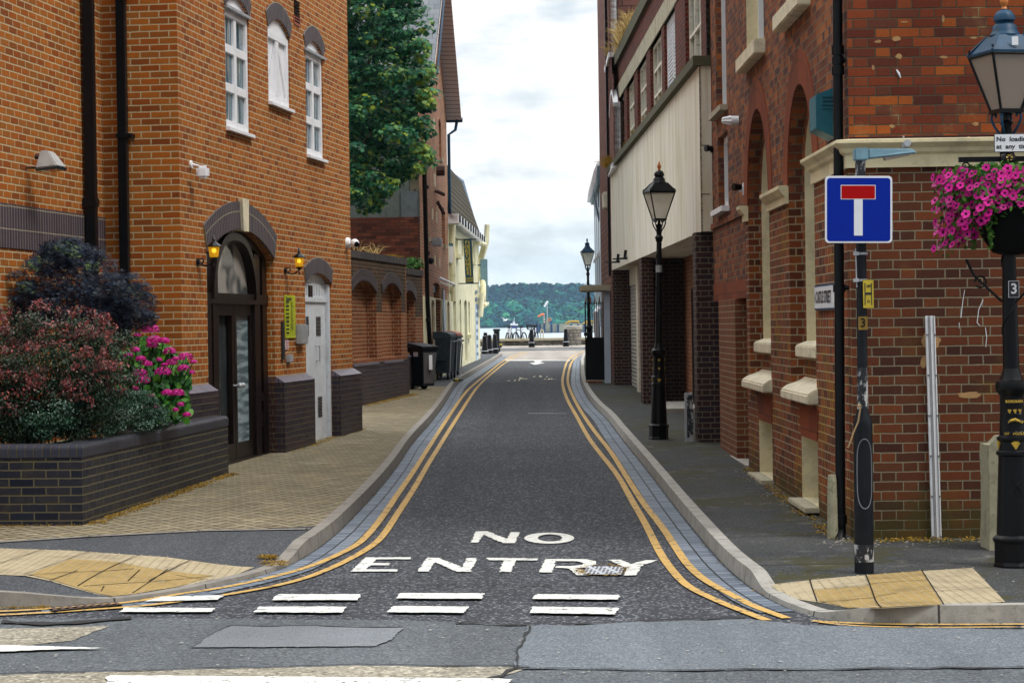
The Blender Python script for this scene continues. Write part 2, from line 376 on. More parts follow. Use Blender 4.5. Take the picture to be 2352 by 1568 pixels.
MAT['pale'] = asphalt('pale_resin_paving', (.37, .335, .30), 90, .25, (.6, .55, .45), .3)
MAT['soil'] = plain('planting_soil', (.03, .02, .012), .95, var=.5, scale=20, bump=.5)
def paint(name, c, wear=.60, under=(.045, .048, .055)):
    n = NT(name); v = n.geo()
    k = n.mix(n.M('MULTIPLY', n.noise(v, 30, 4, .7), .45), c, tuple(x * .62 for x in c))
    w = n.step(n.noise(v, 14, 6, .75), wear, wear + .04)
    k = n.mix(w, k, under)
    return n.fin(k, .75, n.bump(n.noise(v, 110, 3), .4, .003))
MAT['wline'] = paint('white_road_paint', (.68, .68, .63), .575)
MAT['yline'] = paint('yellow_road_paint', (.54, .33, .085), .56)
def stone(name, c, rough=.85, sc_=5, dirt=(.10, .09, .06), amt=.45, joint=None):
    n = NT(name); v = n.geo()
    a = n.noise(v, sc_, 6, .65); k = n.ramp(a, [(.25, tuple(x * .6 for x in c)), (.5, c), (.8, tuple(min(1, x * 1.15) for x in c))])
    k = n.mix(n.M('MULTIPLY', n.step(n.noise(v, sc_ * 3, 6, .7), .52, .68), amt), k, dirt)
    if joint:
        u = n.sep(n.uv())[0]; f = n.M('FRACT', n.M('DIVIDE', u, joint)); e = n.M('MINIMUM', f, n.M('SUBTRACT', 1.0, f))
        k = n.mix(n.step(e, .004, .012), (.03, .028, .022), k)
    return n.fin(k, rough, n.bump(n.noise(v, 80, 5, .7), .5, .005))
MAT['kerb'] = stone('kerb_stone', (.225, .205, .18), joint=.92)
MAT['kerb2'] = stone('pale_kerb_stone', (.32, .305, .275), joint=.92)
MAT['tact'] = stone('pale_tactile_slab', (.36, .295, .185), sc_=4, dirt=(.22, .18, .10))
MAT['tacty'] = stone('yellow_tactile_slab', (.29, .195, .062), sc_=4, dirt=(.16, .12, .05))
MAT['cream'] = stone('cream_painted_stone', (.72, .63, .40), .7, 3, (.42, .33, .16), .35)
MAT['creamw'] = stone('cream_stone_sill', (.72, .65, .47), .75, 6, (.38, .33, .2), .35)
MAT['conc'] = stone('pitted_concrete', (.30, .28, .19), .9, 9, (.10, .11, .04), .6)
MAT['slabc'] = None
n = NT('streaked_concrete_fascia'); v = n.uv()
k = n.ramp(n.noise(n.vscale(v, 1.7, .25), 1.5, 6, .6), [(.25, (.55, .48, .30)), (.5, (.76, .72, .60)), (.75, (.82, .79, .71))])
zz = n.sep(n.geo())[2]
k = n.mix(n.M('MULTIPLY', n.step(n.noise(n.vscale(v, 2.2, .15), 2.0, 5, .65), .5, .68), .45), k, (.38, .30, .10))
k = n.mix(n.M('MULTIPLY', n.step(n.noise(n.vscale(v, 1, 1), 14, 5, .7), .6, .75), .35), k, (.30, .28, .2))
MAT['slabc'] = n.fin(k, .8, n.bump(n.noise(v, 50, 4), .25, .005))
MAT['lint'] = stone('grey_concrete_lintel', (.42, .38, .27), .85, 4, (.16, .14, .08), .5)
MAT['mossy'] = stone('mossy_dark_coping', (.085, .08, .045), .95, 8, (.16, .14, .03), .6)
MAT['whiteb'] = stone('pale_boulder_concrete', (.36, .34, .30), .85, 5, (.12, .11, .09), .5)
MAT['seaw'] = brick('sea_wall_stone', [(.12, .10, .08), (.22, .20, .17), (.17, .15, .13)], (.06, .06, .05), L=.8, H=.17, mw=.02, stain=.5, lichen=((.5, .5, .45), 3, .5))
MAT['white'] = plain('white_window_paint', (.84, .85, .88), .45, var=.08, scale=3)
MAT['whited'] = plain('white_painted_door', (.66, .70, .75), .5, var=.12, scale=4, dirt=(.45, .45, .42))
MAT['creamf'] = plain('weathered_cream_window_paint', (.78, .73, .60), .6, var=.2, scale=6, dirt=(.3, .22, .12))
MAT['brownf'] = plain('dark_brown_timber', (.010, .005, .004), .35, var=.4, scale=8, spec=.25)
MAT['black'] = plain('black_gloss_paint', (.005, .0055, .007), .32, var=.3, scale=6, bump=.15, spec=.22)
MAT['bluegl'] = plain('blue_black_lamp_paint', (.006, .045, .095), .45, var=.5, scale=10, dirt=(.02, .07, .11), spec=.25)
MAT['gold'] = plain('gold_paint', (.50, .33, .04), .4, var=.3, scale=30)
MAT['copper'] = plain('orange_finial', (.55, .17, .03), .45, var=.3, scale=20)
MAT['pole'] = plain('worn_black_pole_paint', (.007, .009, .012), .4, var=.4, scale=8, dirt=None, bump=.2, spec=.2)
n = NT('chipped_black_paint'); v = n.obj()
k = n.mix(n.step(n.noise(n.vscale(v, 1, 1, .5), 14, 6, .75), .50, .55), (.009, .011, .016), (.42, .42, .42))
MAT['chip'] = n.fin(k, .4)
MAT['galv'] = plain('galvanised_metal', (.42, .44, .47), .45, .3, var=.2, scale=10)
MAT['signb'] = plain('blue_sign_sheet', (.001, .020, .30), .5, var=.06, scale=3, spec=.12)
MAT['signw'] = plain('white_sign_sheet', (.74, .76, .80), .4, var=.06, scale=6)
MAT['signr'] = plain('red_sign_sheet', (.40, .002, .003), .5, var=.06, scale=4, spec=.12)
MAT['ink'] = plain('black_lettering', (.012, .014, .02), .5, var=.1)
MAT['hyd'] = plain('yellow_hydrant_plate', (.50, .38, .03), .4, var=.2, scale=20)
MAT['lime'] = plain('lime_notice_board', (.50, .56, .015), .4, var=.1, scale=6)
MAT['teal'] = plain('teal_alarm_box', (.010, .13, .18), .45, var=.15)
MAT['head'] = plain('blue_grey_plastic', (.16, .29, .36), .5, var=.2, scale=12)
MAT['rubber'] = plain('black_rubber', (.006, .006, .006), .85, var=.2, spec=.1)
MAT['binbl'] = plain('blue_bin_plastic', (.012, .055, .15), .5, var=.2)
MAT['binbk'] = plain('black_bin_plastic', (.007, .008, .012), .5, var=.3, spec=.25)
MAT['bingr'] = plain('grey_bin_plastic', (.065, .095, .115), .6, var=.3, dirt=(.11, .13, .14), spec=.2)
MAT['bink'] = plain('faded_grey_plastic', (.09, .085, .09), .6, var=.2)
MAT['red'] = plain('orange_plastic', (.50, .10, .03), .55, var=.2)
MAT['green'] = plain('green_plastic', (.015, .08, .035), .5, var=.3)
MAT['render'] = stone('cream_painted_wall', (.74, .71, .48), .8, 2.5, (.50, .46, .24), .4)
MAT['rendergrey'] = stone('grey_roughcast', (.10, .12, .11), .95, 5, (.05, .06, .05), .5)
MAT['slate'] = brick('slate_roof', [(.15, .165, .19), (.22, .235, .26), (.18, .20, .21)], (.10, .10, .11), L=.3, H=.25, mw=.008, stain=.5)
MAT['tile'] = brick('mossy_roof_tile', [(.06, .048, .032), (.12, .095, .06), (.09, .075, .04)], (.008, .008, .006), L=.30, H=.22, mw=.06, stain=.4, bump=1)
MAT['wood'] = brick('grey_verge_boards', [(.78, .70, .65), (.84, .77, .72)], (.36, .31, .28), L=2.0, H=.16, mw=.02, stain=.15)
MAT['bwhite'] = plain('white_blue_wall', (.55, .66, .78), .7, var=.15, scale=2)
MAT['bgrey'] = plain('blue_grey_cladding', (.17, .23, .33), .6, var=.2, scale=2)
MAT['rust'] = plain('orange_canister', (.60, .18, .06), .5)
MAT['banner'] = plain('dark_blue_banner', (.008, .050, .085), .5, var=.2, scale=3)
MAT['ygold'] = plain('yellow_lettering', (.52, .42, .06), .5, var=.1)
MAT['shut'] = None
n = NT('roller_shutter_slats'); o = n.sep(n.uv()); f = n.M('FRACT', n.M('DIVIDE', o[1], .085))
k = n.mix(n.step(f, .05, .25), (.16, .16, .15), (.52, .50, .45)); k = n.mix(.4, k, n.ramp(n.noise(n.uv(), 3, 4), [(.3, .5), (.7, .9)]), 'MULTIPLY')
MAT['shut'] = n.fin(k, .6, n.bump(n.M('SINE', n.M('MULTIPLY', f, PI)), .6, .02))
n = NT('window_glass'); v = n.geo()
k = n.ramp(n.noise(v, 1.7, 3), [(.3, (.010, .018, .025)), (.7, (.05, .075, .09))])
MAT['glass'] = n.fin(k, .04, None, spec=.9)
n = NT('painted_reflection_arch_glass'); v = n.geo(); k = n.ramp(n.noise(n.vscale(v, 1, 1, 1.2), 1.2, 2), [(.42, (.10, .11, .11)), (.5, (.42, .40, .36))]); MAT['glassp'] = n.fin(k, .08, None, spec=.8)  # pale reflection painted into the arched pane colour
n = NT('painted_reflection_door_glass'); v = n.geo(); k = n.ramp(n.noise(n.vscale(v, 1, 1, 9), 1.5, 2), [(.4, (.10, .15, .17)), (.6, (.34, .44, .48))]); MAT['glassb'] = n.fin(k, .1, None, spec=.8)  # bands of a reflected pale wall painted into the pane colour
n = NT('dark_door_glass'); k = n.ramp(n.noise(n.geo(), 1.5, 3), [(.3, (.05, .06, .065)), (.7, (.16, .19, .20))]); MAT['glassd'] = n.fin(k, .03, None, metal=.55, spec=.8)
n = NT('curtained_glass'); v = n.uv()
k = n.ramp(n.noise(n.vscale(v, 6, .5), 3, 4), [(.38, (.015, .04, .06)), (.5, (.08, .17, .22)), (.56, (.18, .22, .24)), (.64, (.55, .56, .54))])
MAT['glassc'] = n.fin(k, .08, None, spec=.8)
def lampglass(name, c, a, emit=None, es=0):
    n = NT(name); p = n.n('ShaderNodeBsdfPrincipled'); p.inputs['Base Color'].default_value = (*c, 1); p.inputs['Roughness'].default_value = .25
    if emit: p.inputs['Emission Color'].default_value = (*emit, 1); p.inputs['Emission Strength'].default_value = es
    t = n.n('ShaderNodeBsdfTransparent'); x = n.n('ShaderNodeMixShader'); x.inputs[0].default_value = a
    n.t.links.new(t.outputs[0], x.inputs[1]); n.t.links.new(p.outputs[0], x.inputs[2]); o = n.n('ShaderNodeOutputMaterial'); n.t.links.new(x.outputs[0], o.inputs[0]); return n.m
n = NT('frosted_lamp_glass'); tl = n.n('ShaderNodeBsdfTranslucent'); tl.inputs[0].default_value = (.95, .93, .85, 1); df = n.n('ShaderNodeBsdfDiffuse'); df.inputs[0].default_value = (.80, .78, .70, 1); tp = n.n('ShaderNodeBsdfTransparent')
x = n.n('ShaderNodeMixShader'); x.inputs[0].default_value = .35; n.t.links.new(tl.outputs[0], x.inputs[1]); n.t.links.new(df.outputs[0], x.inputs[2]); x2 = n.n('ShaderNodeMixShader'); x2.inputs[0].default_value = .55; n.t.links.new(tp.outputs[0], x2.inputs[1]); n.t.links.new(x.outputs[0], x2.inputs[2])
o = n.n('ShaderNodeOutputMaterial'); n.t.links.new(x2.outputs[0], o.inputs[0]); MAT['lglass'] = n.m
MAT['lglassb'] = lampglass('dirty_lamp_glass', (.33, .27, .22), .93)
MAT['amber'] = lampglass('amber_lamp_glass', (.50, .26, .01), .85, (.8, .42, .01), .25)
MAT['bulb'] = plain('lit_bulb', (1, .6, .1), .4, emit=(1, .62, .05), es=5)
def leafmat(name, stops, rough=.5, trans=.25, spec=.2):
    n = NT(name); a = n.n('ShaderNodeAttribute', attribute_name='rnd'); k = n.ramp(a.outputs['Fac'], stops)
    p = n.n('ShaderNodeBsdfPrincipled'); n.set(p.inputs['Base Color'], k); p.inputs['Roughness'].default_value = rough; p.inputs['Specular IOR Level'].default_value = spec
    t = n.n('ShaderNodeBsdfTranslucent'); n.set(t.inputs[0], k); x = n.n('ShaderNodeMixShader'); x.inputs[0].default_value = trans
    n.t.links.new(p.outputs[0], x.inputs[1]); n.t.links.new(t.outputs[0], x.inputs[2]); o = n.n('ShaderNodeOutputMaterial'); n.t.links.new(x.outputs[0], o.inputs[0]); return n.m
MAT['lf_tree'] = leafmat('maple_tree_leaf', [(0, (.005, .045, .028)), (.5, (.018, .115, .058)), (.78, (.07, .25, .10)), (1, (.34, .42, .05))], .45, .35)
MAT['lf_acer'] = leafmat('dark_acer_leaf', [(0, (.003, .005, .014)), (.6, (.010, .018, .040)), (.86, (.035, .058, .10)), (1, (.17, .26, .05))], .4, .1)
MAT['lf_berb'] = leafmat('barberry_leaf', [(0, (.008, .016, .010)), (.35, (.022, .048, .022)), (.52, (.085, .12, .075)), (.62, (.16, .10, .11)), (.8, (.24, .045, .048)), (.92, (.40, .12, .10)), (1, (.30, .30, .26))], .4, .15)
MAT['lf_hyd'] = leafmat('hydrangea_leaf', [(0, (.010, .055, .012)), (.5, (.030, .14, .020)), (1, (.13, .31, .035))], .4, .2)
MAT['lf_silver'] = leafmat('small_silver_leaf', [(0, (.006, .028, .014)), (.6, (.022, .075, .038)), (1, (.26, .38, .32))], .35, .1)
MAT['lf_pet'] = leafmat('petunia_leaf', [(0, (.015, .07, .012)), (1, (.10, .24, .03))], .5, .2)
MAT['pink'] = leafmat('pink_hydrangea_petal', [(0, (.42, .004, .13)), (.6, (.66, .012, .32)), (1, (.80, .10, .50))], .5, .2)
MAT['petal'] = leafmat('petunia_petal', [(0, (.07, .001, .04)), (.25, (.34, .003, .14)), (.7, (.66, .008, .28)), (1, (.80, .06, .42))], .45, .2)
MAT['dry'] = leafmat('dry_grass_blade', [(0, (.30, .20, .07)), (1, (.62, .46, .20))], .8, .2)
MAT['dryo'] = leafmat('golden_moss', [(0, (.13, .08, .012)), (1, (.42, .25, .03))], .8, .2)
MAT['weed'] = leafmat('wall_weed_leaf', [(0, (.02, .09, .02)), (1, (.10, .22, .04))], .5, .2)
MAT['wood_far'] = leafmat('far_woodland_crown', [(0, (.0, .020, .045)), (.5, (.0, .062, .100)), (.85, (.006, .145, .120)), (1, (.04, .24, .12))], .9, 0)  # distance haze put into the colour, crowns bluer than real leaves
MAT['bark'] = stone('bark', (.10, .08, .06), .95, 8, (.04, .05, .02), .5)
n = NT('harbour_water'); v = n.geo()
k = n.ramp(n.noise(n.vscale(v, .05, .2), 1.0, 4), [(.3, (.22, .30, .36)), (.7, (.42, .50, .56))])
MAT['water'] = n.fin(k, .22, n.bump(n.noise(n.vscale(v, .6, 1.6), .8, 4), .5, .3), spec=.6)
MAT['hill'] = plain('hillside_ground', (.02, .07, .05), .9, var=.3, scale=.02)
# ---------------------------------------------------------------- ground
def drape(bm, poly, zf, step=None):
    """polygon in plan, cut along the ground profile (and a grid) so that sheets stay parallel"""
    tr = tessellate_polygon([[Vector((x, y, 0)) for x, y in poly]])
    b = bmesh.new(); vs = [b.verts.new((x, y, 0)) for x, y in poly]
    for t in tr:
        try: b.faces.new([vs[i] for i in t])
        except ValueError: pass
    ys = [a for a, _ in ET]
    x0, x1 = min(p[0] for p in poly), max(p[0] for p in poly); y0, y1 = min(p[1] for p in poly), max(p[1] for p in poly)
    xs = []
    if step:
        ys += [12 + i * .3 for i in range(25)]; xs = [-7.5 + i * .3 for i in range(50)]
    for c in ys:
        if y0 < c < y1: bmesh.ops.bisect_plane(b, geom=b.verts[:] + b.edges[:] + b.faces[:], plane_co=(0, c, 0), plane_no=(0, 1, 0))
    for c in xs:
        if x0 < c < x1: bmesh.ops.bisect_plane(b, geom=b.verts[:] + b.edges[:] + b.faces[:], plane_co=(c, 0, 0), plane_no=(1, 0, 0))
    mp = {v: bm.verts.new((v.co.x, v.co.y, zf(v.co.x, v.co.y))) for v in b.verts}
    for f in b.faces:
        g = bm.faces.new([mp[v] for v in f.verts]); g.normal_update()
        if g.normal.z < 0: g.normal_flip()
    b.free()
def sheet(name, polys, mat, off, hf=None, kind='structure', step=None, parent=None):
    bm = BM()
    for p in polys: drape(bm, p, (lambda x, y: gz(y) + off + (hf(x, y) if hf else 0)), step)
    o = build(name, bm, mat, parent)
    if kind: o['kind'] = kind
    return o
bm = BM(); drape(bm, [(-80, -40), (80, -40), (80, 110.4), (-80, 110.4)], lambda x, y: gz(y))
tag(build('road', bm, MAT['asphalt']), kind='structure')
# kerb lines (road side), reference pixels
KLp = [(-700, 1420), (0, 1399), (120, 1395), (273, 1385), (400, 1367), (512, 1343), (600, 1322), (655, 1303), (712, 1272), (770, 1228), (810, 1187), (850, 1146), (885, 1105), (915, 1066), (935, 1033), (958, 1004), (985, 975), (1010, 943), (1035, 903), (1046, 887), (1063, 873), (1089, 858), (1135, 829), (1154, 818)]
KRp = [(3200, 1420), (2352, 1433), (2022, 1434), (1966, 1431), (1905, 1424), (1852, 1411), (1784, 1385), (1732, 1354), (1679, 1312), (1637, 1267), (1596, 1218), (1550, 1161), (1512, 1111), (1474, 1062), (1447, 1029), (1420, 995), (1397, 963), (1367, 936), (1345, 905), (1334, 880), (1333, 850), (1334, 826), (1345, 812)]
KL = [hit(*p) for p in KLp]; KR = [hit(*p) for p in KRp]
def sdist(x, y, pts):
    best = 99
    for (ax, ay), (bx, by) in zip(pts, pts[1:]):
        dx, dy = bx - ax, by - ay; t = max(0, min(1, ((x - ax) * dx + (y - ay) * dy) / (dx * dx + dy * dy)))
        best = min(best, math.hypot(x - ax - t * dx, y - ay - t * dy))
    return best
DL = [hit(*p) for p in [(330, 1377), (400, 1367), (512, 1343), (600, 1322), (640, 1308)]]
DR = [hit(*p) for p in [(1760, 1372), (1852, 1411)]]
def ss(a, b, x):
    t = max(0, min(1, (x - a) / (b - a))); return t * t * (3 - 2 * t)
def hp(x, y):
    if x < 0: return .115 - .09 * (1 - ss(.15, 1.1, sdist(x, y, DL)))
    return .11 - .085 * (1 - ss(.05, .75, sdist(x, y, DR)))
def offs(pts, w, side):
    out = []
    for i, (x, y) in enumerate(pts):
        ax, ay = pts[max(i - 1, 0)]; bx, by = pts[min(i + 1, len(pts) - 1)]
        dx, dy = bx - ax, by - ay; l = math.hypot(dx, dy); out.append((x - side * dy / l * w, y + side * dx / l * w))
    return out
def ribbon(bm, A, B, zf, v0=0, v1=1):
    uvl = bm.loops.layers.uv.verify(); s = 0
    def sub(P):
        o = []
        for (ax, ay), (bx, by) in zip(P, P[1:]):
            for k in range(8): o.append((ax + (bx - ax) * k / 8, ay + (by - ay) * k / 8))
        return o + [P[-1]]
    A, B = sub(A), sub(B)
    for i in range(len(A) - 1):
        l = math.hypot(A[i + 1][0] - A[i][0], A[i + 1][1] - A[i][1])
        f = face(bm, [(*A[i], zf(*A[i])), (*A[i + 1], zf(*A[i + 1])), (*B[i + 1], zf(*B[i + 1])), (*B[i], zf(*B[i]))])
        for lp, q in zip(f.loops, ((s, v0), (s + l, v0), (s + l, v1), (s, v1))): lp[uvl].uv = q
        s += l
    return
def smooth(P, k=2):
    for _ in range(k):
        Q = [P[0]]
        for a, b in zip(P, P[1:]):
            Q.append((a[0] * .75 + b[0] * .25, a[1] * .75 + b[1] * .25)); Q.append((a[0] * .25 + b[0] * .75, a[1] * .25 + b[1] * .75))
        P = Q + [P[-1]]
    return P
KL = smooth(KL, 1); KR = smooth(KR, 1)
def kerb(nm, K, side):
    bm = BM(); bk = offs(K, .115, side); fr = offs(K, .012, side)
    uvl = bm.loops.layers.uv.verify()
    top = lambda x, y: gz(y) + hp(x, y) + .006
    ribbon(bm, fr, bk, top, 0, .13)
    # vertical face
    s = 0
    def sub(P):
        o = []
        for (ax, ay), (bx, by) in zip(P, P[1:]):
            for k in range(8): o.append((ax + (bx - ax) * k / 8, ay + (by - ay) * k / 8))
        return o + [P[-1]]
    A, B = sub(K), sub(fr)
    for i in range(len(A) - 1):
        l = math.hypot(A[i + 1][0] - A[i][0], A[i + 1][1] - A[i][1])
        f = face(bm, [(*A[i], gz(A[i][1]) - .01), (*A[i + 1], gz(A[i + 1][1]) - .01), (*B[i + 1], top(*B[i + 1])), (*B[i], top(*B[i]))])
        for lp, q in zip(f.loops, ((s, 0), (s + l, 0), (s + l, .1), (s, .1))): lp[uvl].uv = q
        s += l
    return tag(build(nm, bm, MAT['kerb' if side > 0 else 'kerb2'], uv=False), kind='structure'), bk
kl, BL = kerb('kerb', KL, 1)
kr, BR = kerb('kerb', KR, -1)
# pavement bases
polyL = BL + [(-3, 110), (-14, 110), (-14, BL[0][1])]
iN = next(i for i, p in enumerate(BL) if p[1] > 51.0)
far = [(-14, 84), (-14, BL[0][1])]
sheet('pavement', [BL + far], MAT['walk2'], 0, hp, step=True)
sheet('pavement', [BR + [(14, 84), (14, BR[0][1])]], MAT['walk'], 0, hp, step=True)
# buff blocks
edge = [hit(*ZC(x, y), hp) for x, y in ((-900, 650), (0, 628), (600, 590), (1400, 550), (2075, 540))]
jn = min(range(len(BL)), key=lambda i: math.hypot(BL[i][0] - edge[-1][0], BL[i][1] - edge[-1][1]))
pav = edge[:-1] + [BL[jn]] + BL[jn + 1:iN] + [(BL[iN][0], 51.0), (-14, 51.0), (-14, edge[0][1])]
sheet('pavement', [pav], MAT['paver'], .004, hp, step=True)
# edging strip of the paving
bm = BM(); ribbon(bm, edge, offs(edge, .09, 1), lambda x, y: gz(y) + hp(x, y) + .009, 0, .1); tag(build('pavement', bm, MAT['kerb'], uv=False), kind='structure')
tl = [hit(*ZC(x, y), hp) for x, y in ((-1200, 690), (0, 665), (470, 680), (930, 712), (1270, 745), (1490, 775), (1710, 792), (1560, 852), (1400, 880), (1200, 925), (900, 975), (760, 990), (660, 975), (170, 850), (0, 843), (-1200, 835))]
sheet('tactile_paving', [tl], MAT['tact'], .005, hp, step=True)
ty = [hit(*ZC(x, y), hp) for x, y in ((190, 845), (480, 740), (1000, 800), (1440, 850), (1200, 925), (900, 975), (760, 990), (660, 972))]
sheet('tactile_paving', [ty], MAT['tacty'], .009, hp, step=True)
tr = [hit(*ZJ(x, y), hp) for x, y in ((575, 970), (820, 945), (1160, 915), (1500, 890), (1810, 870), (2010, 1078), (1600, 1100), (1230, 1118), (1000, 1103), (870, 1080), (740, 1060), (640, 1020))]
sheet('tactile_paving', [tr], MAT['tact'], .005, hp, step=True)
ty = [hit(*ZJ(x, y), hp) for x, y in ((1160, 918), (1500, 892), (1625, 1098), (1230, 1116), (1000, 1101), (880, 1078), (840, 1010), (1190, 980))]
sheet('tactile_paving', [ty], MAT['tacty'], .009, hp, step=True)
# slab joints + blisters on the tactile paving
bm = BM()
def jline(a, b, w=.008, off=.013):
    d = Vector((b[0] - a[0], b[1] - a[1])); nn = Vector((-d.y, d.x)).normalized() * w / 2
    drape(bm, [(a[0] - nn.x, a[1] - nn.y), (b[0] - nn.x, b[1] - nn.y), (b[0] + nn.x, b[1] + nn.y), (a[0] + nn.x, a[1] + nn.y)], lambda x, y: gz(y) + hp(x, y) + off, True)
for a, b in (((820, 945), (865, 1082)), ((1160, 915), (1255, 1118)), ((1500, 890), (1635, 1098)), ((835, 1010), (1190, 980)), ((1190, 975), (1540, 950)), ((870, 1085), (1225, 1055)), ((1225, 1050), (1590, 1020)), ((1590, 1020), (1960, 992))):
    jline(hit(*ZJ(*a), hp), hit(*ZJ(*b), hp))
for a, b in (((0, 770), (300, 672)), ((165, 845), (615, 685)), ((330, 890), (520, 820)), ((520, 925), (940, 712)), ((680, 960), (700, 925)), ((890, 970), (1130, 810)), ((1000, 890), (1280, 750)), ((1180, 850), (1400, 880)), ((180, 850), (640, 825)), ((560, 925), (1040, 895)), ((640, 830), (900, 808)), ((1040, 895), (1440, 855)), ((860, 890), (940, 815)), ((300, 728), (900, 715))):
    jline(hit(*ZC(*a), hp), hit(*ZC(*b), hp))
tag(build('paving_joint', bm, MAT['rubber']), kind='structure')
def inside(p, poly):
    c = False
    for (ax, ay), (bx, by) in zip(poly, poly[1:] + poly[:1]):
        if (ay > p[1]) != (by > p[1]) and p[0] < (bx - ax) * (p[1] - ay) / (by - ay) + ax: c = not c
    return c
bm = BM()
for poly in (tl, tr):
    cx0, cx1 = max(-4.6, min(p[0] for p in poly)), max(p[0] for p in poly); cy0, cy1 = min(p[1] for p in poly), max(p[1] for p in poly)
    y = cy0
    while y < cy1:
        x = cx0
        while x < cx1:
            if inside((x, y), poly):
                z = gz(y) + hp(x, y) + .009; r = .010
                vs = [bm.verts.new((x + r * math.cos(k * PI / 3), y + r * math.sin(k * PI / 3), z)) for k in range(6)]
                wv = [bm.verts.new((x + r * .6 * math.cos(k * PI / 3), y + r * .6 * math.sin(k * PI / 3), z + .002)) for k in range(6)]
                for k in range(6): bm.faces.new((vs[k], vs[(k + 1) % 6], wv[(k + 1) % 6], wv[k]))
                bm.faces.new(wv)
            x += .066
        y += .066
tag(build('tactile_blister', bm, MAT['tact']), kind='stuff')
bm = BM()
for y_ in (1400, 1290, 1200, 1130, 1075, 1035, 1000):
    pass
for Y_ in (15.6, 17.6, 19.6, 21.7, 23.6, 25.8, 28.0, 30.5):
    xk = min(p[0] + 99 * (abs(p[1] - Y_) > 1.2) for p in BR)
    jline((xk + .02, Y_), (2.66, Y_ + .05), .012, .004)
tag(build('pavement_joint', bm, MAT['rubber']), kind='structure')
# channel blocks
for K, side, a0, a1 in ((KL, -1, 4, len(KL)), (KR, 1, 11, len(KR))):
    bm = BM(); P = K[a0:a1]
    ribbon(bm, offs(P, .02, side), offs(P, .27, side), lambda x, y: gz(y) + .006, 0, .25)
    tag(build('channel_paving', bm, MAT['channel'], uv=False), kind='structure')
# yellow lines
def pxline(P, w, mat='yline', off=.011):
    Q = smooth([hit(*p) for p in P], 2); bm = BM()
    ribbon(bm, offs(Q, w / 2, 1), offs(Q, w / 2, -1), lambda x, y: gz(y) + off, 0, w)
    return tag(build('road_marking', bm, MAT[mat], uv=False), kind='structure')
LL1 = [(-300, 1413), (0, 1408), (290, 1388), (393, 1369), (513, 1352), (632, 1326), (720, 1301), (804, 1263), (837, 1240), (878, 1190), (912, 1138), (946, 1090), (980, 1036), (1003, 1000), (1032, 955), (1062, 910), (1090, 882), (1117, 860), (1159, 824), (1202, 809)]
LL2 = [(-300, 1422), (0, 1416), (308, 1396), (410, 1384), (547, 1364), (684, 1337), (775, 1301), (850, 1260), (881, 1232), (912, 1183), (953, 1121), (980, 1072), (1004, 1034), (1028, 995), (1053, 955), (1080, 912), (1103, 882), (1127, 860), (1169, 825), (1215, 809)]
LR1 = [(1762, 1427), (1701, 1404), (1645, 1381), (1580, 1350), (1548, 1318), (1513, 1268), (1486, 1210), (1452, 1152), (1418, 1090), (1373, 1036), (1348, 1001), (1322, 952), (1303, 920), (1291, 885), (1293, 860), (1304, 822), (1341, 807)]
LR2 = [(1807, 1422), (1731, 1395), (1682, 1369), (1618, 1335), (1580, 1301), (1548, 1253), (1520, 1210), (1479, 1160), (1442, 1101), (1402, 1036), (1370, 998), (1340, 955), (1320, 920), (1304, 885), (1304, 860), (1314, 824), (1350, 809)]
for P in (LL1, LL2, LR1, LR2): pxline(P, .066)
pxline([(1865, 1428), (1960, 1434), (2100, 1437), (2352, 1436), (2700, 1434)], .05)
pxline([(1880, 1431), (1960, 1440), (2100, 1444), (2352, 1442), (2700, 1440)], .035)
def mark(poly, mat='wline', off=.010, conv=None, name='road_marking'):
    q = [hit(*(conv(*p) if conv else p)) for p in poly]
    # roughen the outline a little
    o = []
    for (ax, ay), (bx, by) in zip(q, q[1:] + q[:1]):
        l = math.hypot(bx - ax, by - ay); k = max(1, int(l / .04))
        for i in range(k):
            t = i / k; j = .009 if i else 0
            o.append((ax + (bx - ax) * t + U(-j, j), ay + (by - ay) * t + U(-j, j)))
    return sheet(name, [o], MAT[mat], off)
for p in ([(624, 1383), (640, 1369.5), (829, 1369), (823, 1383)], [(583, 1411), (596, 1398), (798, 1398), (787, 1412)], [(273, 1410), (287, 1400), (494, 1401.5), (484, 1410.5)],
          [(910, 1379), (920, 1366.7), (1113, 1367.4), (1108, 1380)], [(890, 1411), (903, 1396.5), (1077, 1398), (1066, 1412.5)], [(1223, 1380), (1233, 1369), (1424, 1371), (1420, 1382)],
          [(1216, 1412.5), (1224, 1398), (1420, 1401), (1414, 1416)], [(332, 1386), (372, 1375), (516, 1371), (500, 1382)], [(-300, 1484), (0, 1487), (130, 1490), (248, 1494), (130, 1497), (0, 1502), (-300, 1508)],
          [(243, 1561), (255, 1557), (1110, 1564), (1180, 1566), (1150, 1590), (250, 1590)]): mark(p, off=.018)
